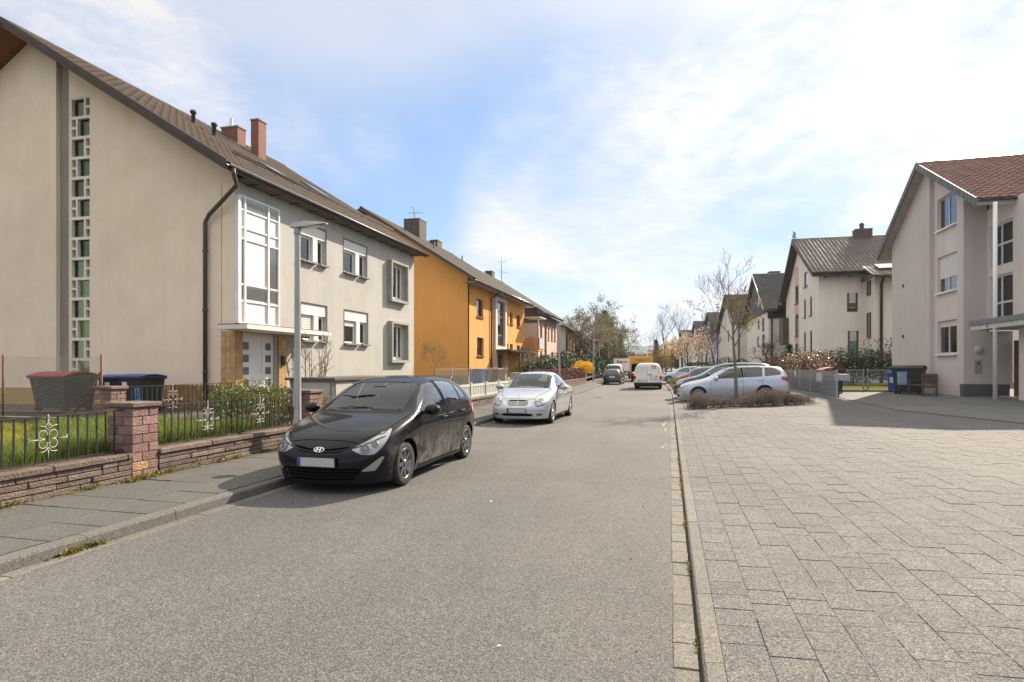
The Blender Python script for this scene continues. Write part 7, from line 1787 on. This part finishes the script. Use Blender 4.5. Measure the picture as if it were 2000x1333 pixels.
tag(blades('lavender_stems', P, H, L_lav, .006, .55, 9, t), kind='stuff'); tag(leaf_mesh('dry_flowers', (P + np.stack([rs5.normal(0, .05, len(P)), rs5.normal(0, .05, len(P)), H * rs5.uniform(.7, 1.05, len(P))], 1))[::2], .055, L_lav, t, seed=2), kind='stuff')
mb, tp, tw = bare_tree(64, 3.0, 5.95, .072, .50, (3, 4), 4, n=(12, 6, 4, 3, 3), wob=.10, up=.5, first=.62, ratio=.60, twig_r=.007)
z = np.array([p.z for p in tw]); low_ = [p for p in tw if 2.2 < p.z < 4.0]
tree('street_tree', 'slim leafless street tree with a few yellow leaves rising from the lavender bed', (2.46, 23.95, zr(2.46)), mb, M_bark, [(around(low_, 620, .10, 2), .075, L_yel, 'young_leaves'), (around(tp, 260, .05, 3), .05, L_rust, 'buds')])

# ================================================================ steel mesh fence, gate, red-lidded container
M_steel = mat('galvanised_fence', (.40, .405, .40), .4, .08, 3, metal=.5)
t = thing('mesh_fence', 'galvanised steel mesh fence running away along the parking bays', 'fence', (6.75, 35, .3))
zf = zr(6.75)
for k in range(7): MB().box(6.72, 6.78, 27.7 + k * 2.45, 27.76 + k * 2.45, zf - .05, zf + 1.2).build('post', M_steel, t)
for k in range(6):
    y0 = 27.76 + k * 2.45; y1 = y0 + 2.39; V = MB(); Hh = MB()
    for j in range(48): V.box(6.747, 6.752, y0 + j * .05, y0 + j * .05 + .005, zf + .06, zf + 1.16)
    for j in range(7): Hh.box(6.740, 6.746, y0, y1, zf + .08 + j * .175, zf + .092 + j * .175).box(6.753, 6.759, y0, y1, zf + .08 + j * .175, zf + .092 + j * .175)
    tag(V.build('mesh_wires', M_steel, t), kind='stuff'); Hh.build('mesh_bars', M_steel, t)
MB().box(6.70, 6.80, 27.6, 44.0, zf - .06, zf + .03).build('fence_kerb', M_concr, t)
MB().lathe((6.72, 36.2, zf + .92), (-1, 0, 0), [(.17, 0), (.17, .006), (0, .007)], 20).build('round_sign', M_label, t)
MB().box(6.715, 6.72, 30.1, 31.2, zf + .65, zf + 1.05).build('white_sheet', mat('pale_sheet', (.5, .5, .48), .6), t)
MB().box(6.86, 7.3, 27.9, 28.6, zf + .75, zf + 1.02).build('post_box', M_steel, t, .01)
# dark screen behind the mesh
tag(MB().box(7.02, 7.06, 28.6, 43.5, zf, zf + 1.08).build('privacy_screen', mat('grey_screen', (.09, .095, .095), .7, .2)), 'dark grey privacy screen behind the steel mesh fence', 'screen')
bin_('large container with red lid behind the steel mesh fence', (7.55, 32.2, zr(7.7)), R(-90), 1.3, .95, 1.22, M_bin, M_redl, big=True, lift=.05)
t = thing('steel_gate', 'double steel mesh gate before the clipped hedge', 'gate', (9, 33.5, .4)); gy_ = 34.2; zg = zr(9)
for x in (7.1, 9.55, 9.75, 11.05): MB().box(x - .035, x + .035, gy_ - .035, gy_ + .035, zg - .05, zg + 1.15).build('post', M_steel, t)
for x0, x1 in ((7.14, 9.51), (9.79, 11.01)):
    f = MB(); f.box(x0, x1, gy_ - .02, gy_ + .02, zg + 1.06, zg + 1.10).box(x0, x1, gy_ - .02, gy_ + .02, zg + .04, zg + .08)
    for j in range(1, 6): f.box(x0, x1, gy_ - .008, gy_ + .008, zg + .04 + j * .17, zg + .055 + j * .17)
    f.build('gate_frame', M_steel, t); w = MB()
    for j in range(int((x1 - x0) / .05)): w.box(x0 + j * .05, x0 + j * .05 + .005, gy_ - .003, gy_ + .003, zg + .08, zg + 1.06)
    tag(w.build('mesh_wires', M_steel, t), kind='stuff')
MB().box(9.70, 9.86, gy_ - .09, gy_ - .04, zg + .88, zg + .93).build('gate_handle', M_chrome, t)
tag(MB().quad((7.1, 34.6, .37), (30, 34.6, .46), (30, 51, .46), (7.1, 51, .37)).build('lawn_ground', MATS['lawn_soil']), kind='structure')
tag(blades('side_lawn_grass', np.stack([gk.uniform(7.1, 12, 9000), gk.uniform(34.7, 40, 9000), np.full(9000, .38)], 1), .10, L_lawn, .012, .7, 11), 'sunlit strip of lawn behind the steel gate', 'grass', kind='stuff')
bush('privet_hedge', 'tall loose green hedge behind the steel gate', (11.2, 42.2, .35), (7.8, 2.8, 2.9), 13000, .12, leafy('hedge_mixed', [(.03, .045, .018), (.07, .085, .03), (.13, .10, .05)], .45, .25, .5), 'hedge', 61, 26, lumps=30)
bush('photinia', 'pink-leaved photinia bush glinting behind the red-lidded container', (8.1, 40.2, .3), (2.8, 3.2, 2.7), 3200, .11, leafy('photinia_green', [(.05, .055, .025), (.12, .085, .05), (.09, .09, .045)], .35), 'bush', 62, 14, lumps=12, extra=(1100, L_pho, 'pink_leaves', .11))
bush('brown_shrub', 'brown twiggy shrub beyond the photinia', (7.6, 47.0, .3), (2.6, 4.5, 2.3), 3200, .11, L_rust, 'shrub', 63, 20, lumps=14)
bush('clipped_box', 'dark rounded clipped evergreen beside the slate-clad house', (6.2, 62.0, .2), (3.4, 3.0, 2.2), 4200, .12, L_drk, 'bush', 64, 8, lumps=1 + 8)
conifer('small dark pointed conifer before the white house', (8.8, 49.5, .3), 2.9, 2.0, 65, L_drk, 1800, .14)
mb, tp, tw = bare_tree(66, 1.2, 4.2, .08, .6, (3, 4), 4, wob=.15, up=.4)
tree('small_tree', 'leafless shrub-like tree between the white house and the slate-clad one', (8.2, 57.0, .3), mb, M_bark_d)
# ================================================================ things before the grey house
bin_('black wheeled container with blue-framed sticker before the grey house', (10.35, 30.55, zr(10.4)), R(-30), 1.15, .95, 1.25, M_bin, M_bin, [(M_labelb, -.36, .02, .42, 1.0), (M_label, -.33, -.01, .50, .92)], big=True)
bin_('slim blue bin at the far corner of the grey house', (10.42, 32.7, zr(10.4)), R(-20), .5, .55, 1.0, M_bluebin, M_bluebin, [(M_label, -.14, .14, .45, .72)])
bin_('slim brown bin between the blue bin and the black container', (10.72, 32.0, zr(10.7)), R(-20), .5, .55, .98, M_brown, M_brown, [(M_label, -.14, .14, .45, .72)])
M_bench = mat('weathered_teak', (.12, .085, .065), .8, .2, 6, .2, 50, .3, 60, objvar=.12, stretch=(1, .2, 1))
t = thing('garden_bench', 'weathered wooden garden bench before the grey house wall', 'bench', (10.55, 28.9, zr(10.5)), R(-90), local=True)
# local: x along the bench, y = 0 at the back, -y the front
for i in range(5): MB().box(-.75, .75, -.50 + i * .095, -.50 + i * .095 + .08, .42, .445).build('seat_slat', M_bench, t)
for i in range(13): MB().box(-.70 + i * .113, -.70 + i * .113 + .055, -.025, .0, .50, .86).build('back_slat', M_bench, t)
MB().box(-.75, .75, -.04, .015, .84, .93).build('top_rail', M_bench, t); MB().box(-.75, .75, -.035, .01, .46, .52).build('lower_rail', M_bench, t)
for x in (-.74, .74):
    MB().box(x - .03, x + .03, -.03, .03, 0, .9).build('leg', M_bench, t); MB().box(x - .03, x + .03, -.52, -.46, 0, .62).build('leg', M_bench, t); MB().box(x - .035, x + .035, -.54, .0, .62, .65).build('armrest', M_bench, t)
    MB().box(x - .02, x + .02, -.46, -.03, .36, .42).build('side_rail', M_bench, t)
# ================================================================ planting beds and trees between the bays further on
bush('low_shrub', 'low olive shrub in the bed beside the white panel van', (.75, 43.0, .1), (1.9, 2.6, .8), 2600, .08, L_olive, 'shrub', 71, 10)
bush('low_shrub', 'low brown ground cover in the bed right of the white van', (1.5, 40.0, .1), (2.6, 1.6, .4), 2200, .07, L_lav, 'shrub', 72, 8)
bush('low_shrub', 'purple-leaved low shrub before the red hatchback', (2.6, 43.6, .12), (1.6, 1.6, .7), 1400, .08, L_cop, 'shrub', 73, 8)
bush('clipped_hedge', 'dark clipped hedge before the far white houses', (4.6, 98, .2), (3.2, 12, 1.9), 3500, .2, L_drk, 'hedge', 74, 8, 'box')
def bay_tree(label, x, y, h, seed, leaf=None, n=0, ls=.12, tr=.09, fh=.45, sp=.5, name='street_tree', bark=M_bark_d, rad=.1):
    mb, tp, tw = bare_tree(seed, h * .5, h, tr, sp, (3, 4), 4, n=(8, 5, 3, 3, 3), wob=.12, up=.5, first=fh, ratio=.62, twig_r=.010)
    tree(name, label, (x, y, .12), mb, bark, [(around(tw, n, rad, seed), ls, leaf, 'blossom')] if leaf else [], group=None)
bay_tree('leafless bay tree with upswept limbs before the lilac house', 4.35, 60.0, 6.6, 81, fh=.5, sp=.42)
bay_tree('pale pink magnolia-like tree in blossom, the nearer of two', 3.2, 72, 6.2, 82, L_mag, 1100, .17, name='blossom_tree')
bay_tree('pale pink blossom tree farther along the bays', 2.3, 88, 6.4, 83, L_mag, 1300, .19, name='blossom_tree')
bay_tree('dark-trunked tree with white blossom beside the first houses', 1.75, 62, 5.2, 84, L_mag, 500, .13, name='blossom_tree', bark=M_bark_d)
bay_tree('young tree with yellow leaves behind the white panel van', .3, 96, 6.0, 85, L_for, 900, .2)
bay_tree('tall leafless birch above the blossom trees', 2.2, 108, 13.2, 86, None, tr=.2, sp=.45, name='bare_tree')
bay_tree('tall leafless birch left of the other bare birch', -.6, 118, 13.6, 87, None, tr=.2, sp=.45, name='bare_tree')
bay_tree('leafless tree rising behind the lilac house roof', 5.2, 90, 10.3, 88, None, tr=.16, sp=.45, name='bare_tree')
bay_tree('small leafless tree far down at the bend', -3.0, 130, 10.5, 89, None, tr=.16, sp=.5, name='bare_tree')
conifer('slim dark conifer at the bend behind the yellow truck', (-2.4, 120, .0), 6.6, 3.4, 91, L_drk, 4000, .25)
bush('yellow_shrub_tree', 'yellow-green budding tree beside the slim conifer', (-1.4, 112, .0), (4.0, 4.0, 5.4), 3200, .2, leafy('yellow_green', [(.16, .13, .03), (.30, .20, .04), (.2, .12, .05)], .6), 'tree', 92, 16, lumps=14)
bush('brown_tree_mass', 'brown leafless wood closing the street end', (-13, 190, 0), (26, 20, 5.4), 7000, .5, leafy('brown_wood', [(.07, .06, .045), (.11, .09, .065), (.12, .085, .055)], .8), 'wood', 93, 24, lumps=40)
bush('dark_tree_clump', 'dark evergreen clump at the street end behind the yellow truck', (-8.2, 150, 0), (7, 8, 5.8), 3500, .4, L_drk, 'tree', 94, 14, lumps=14)
bush('brown_tree', 'grey-brown tree crown right of the street end', (3.5, 165, 0), (12, 12, 7.5), 4500, .45, MATS['brown_wood'], 'tree', 95, 18, lumps=24)

# ================================================================ wooded hill on the horizon
hl = MB(); N = 60; v = []
for j, (d, k) in enumerate(((1500, 0.), (1750, .55), (2100, 1.), (2500, .8))):
    for i in range(N + 1):
        x = -1700 + 2700 * i / N; hgt = (62 + 16 * math.sin(x * .0026 + 1.0) + 6 * math.sin(x * .011) + 3 * math.sin(x * .04)) * k; v.append((x, d, hgt - .05))
hl.add(v, [(j * (N + 1) + i, j * (N + 1) + i + 1, (j + 1) * (N + 1) + i + 1, (j + 1) * (N + 1) + i) for j in range(3) for i in range(N)], True)
tag(hl.build('hill', mat('wooded_hill', (.045, .05, .04), .95, .35, .01, .3, .06)), kind='structure')
# ---------------------------------------------------------------- scraps lying about, as in any street
M_scrap = mat('paper_scrap', (.70, .68, .64), .8, .1)
for i, (x, y, s, lb) in enumerate(((-2.05, 6.9, .016, 'white paper scrap lying in mid road beyond the black car nose'), (-.95, 3.35, .013, 'white scrap lying on the road near the viewer'), (4.45, 7.6, .025, 'cigarette-sized white scrap lying on the forecourt'))):
    a = frand(0, 3); z = .006 if x < 0 and x > -5 else (.128 if x < -5 else zr(x) + .004); c_, s_ = math.cos(a), math.sin(a)
    P = [(-s, -s * .45, 0), (s * .9, -s * .5, .006), (s, s * .4, .002), (0, s * .55, .010), (-s * .9, s * .4, .001)]
    tag(MB().add([(x + p[0] * c_ - p[1] * s_, y + p[0] * s_ + p[1] * c_, z + p[2]) for p in P], [(0, 1, 2, 3), (0, 3, 4)]).build('paper_scrap', M_scrap), lb, 'litter', 'scraps on the ground')
rs9 = np.random.RandomState(17); n = 260
gp = np.stack([np.where(rs9.rand(n) < .55, KR - .2 - np.abs(rs9.normal(0, .25, n)), rs9.uniform(KL + .1, KR - .2, n)), rs9.uniform(2.6, 22, n), np.full(n, .006)], 1)
tag(leaf_mesh('road_grit', gp, .014, mat('grit', (.30, .26, .21), .9, .4, 60), None, flat=.9, aspect=.9, seed=3), 'grit and small stones scattered on the road', 'grit', kind='stuff')
gw = np.concatenate([np.stack([rs9.normal(KR + .0, .010, 18), rs9.normal(y, .08, 18), np.full(18, .018)], 1) for y in rs9.uniform(3, 16, 26)])
tag(leaf_mesh('gutter_weeds', gw, .03, L_olive, None, seed=6), 'tiny weeds in the slot between gutter stones and low kerb', 'weeds', kind='stuff')
# ================================================================ the air: thin even haze round the whole place, hill included
hz = MB().box(-2650, 2650, -320, 3050, -1.1, 95).build('haze', None); hz.display_type = 'WIRE'
hm = bpy.data.materials.new('haze_air'); hm.use_nodes = True; hn = hm.node_tree; hn.nodes.clear()
pv = hn.nodes.new('ShaderNodeVolumePrincipled'); pv.inputs['Color'].default_value = (.68, .82, 1., 1); pv.inputs['Density'].default_value = .00014; pv.inputs['Anisotropy'].default_value = .3
ho = hn.nodes.new('ShaderNodeOutputMaterial'); hn.links.new(pv.outputs[0], ho.inputs['Volume']); hz.data.materials.append(hm); tag(hz, kind='stuff')
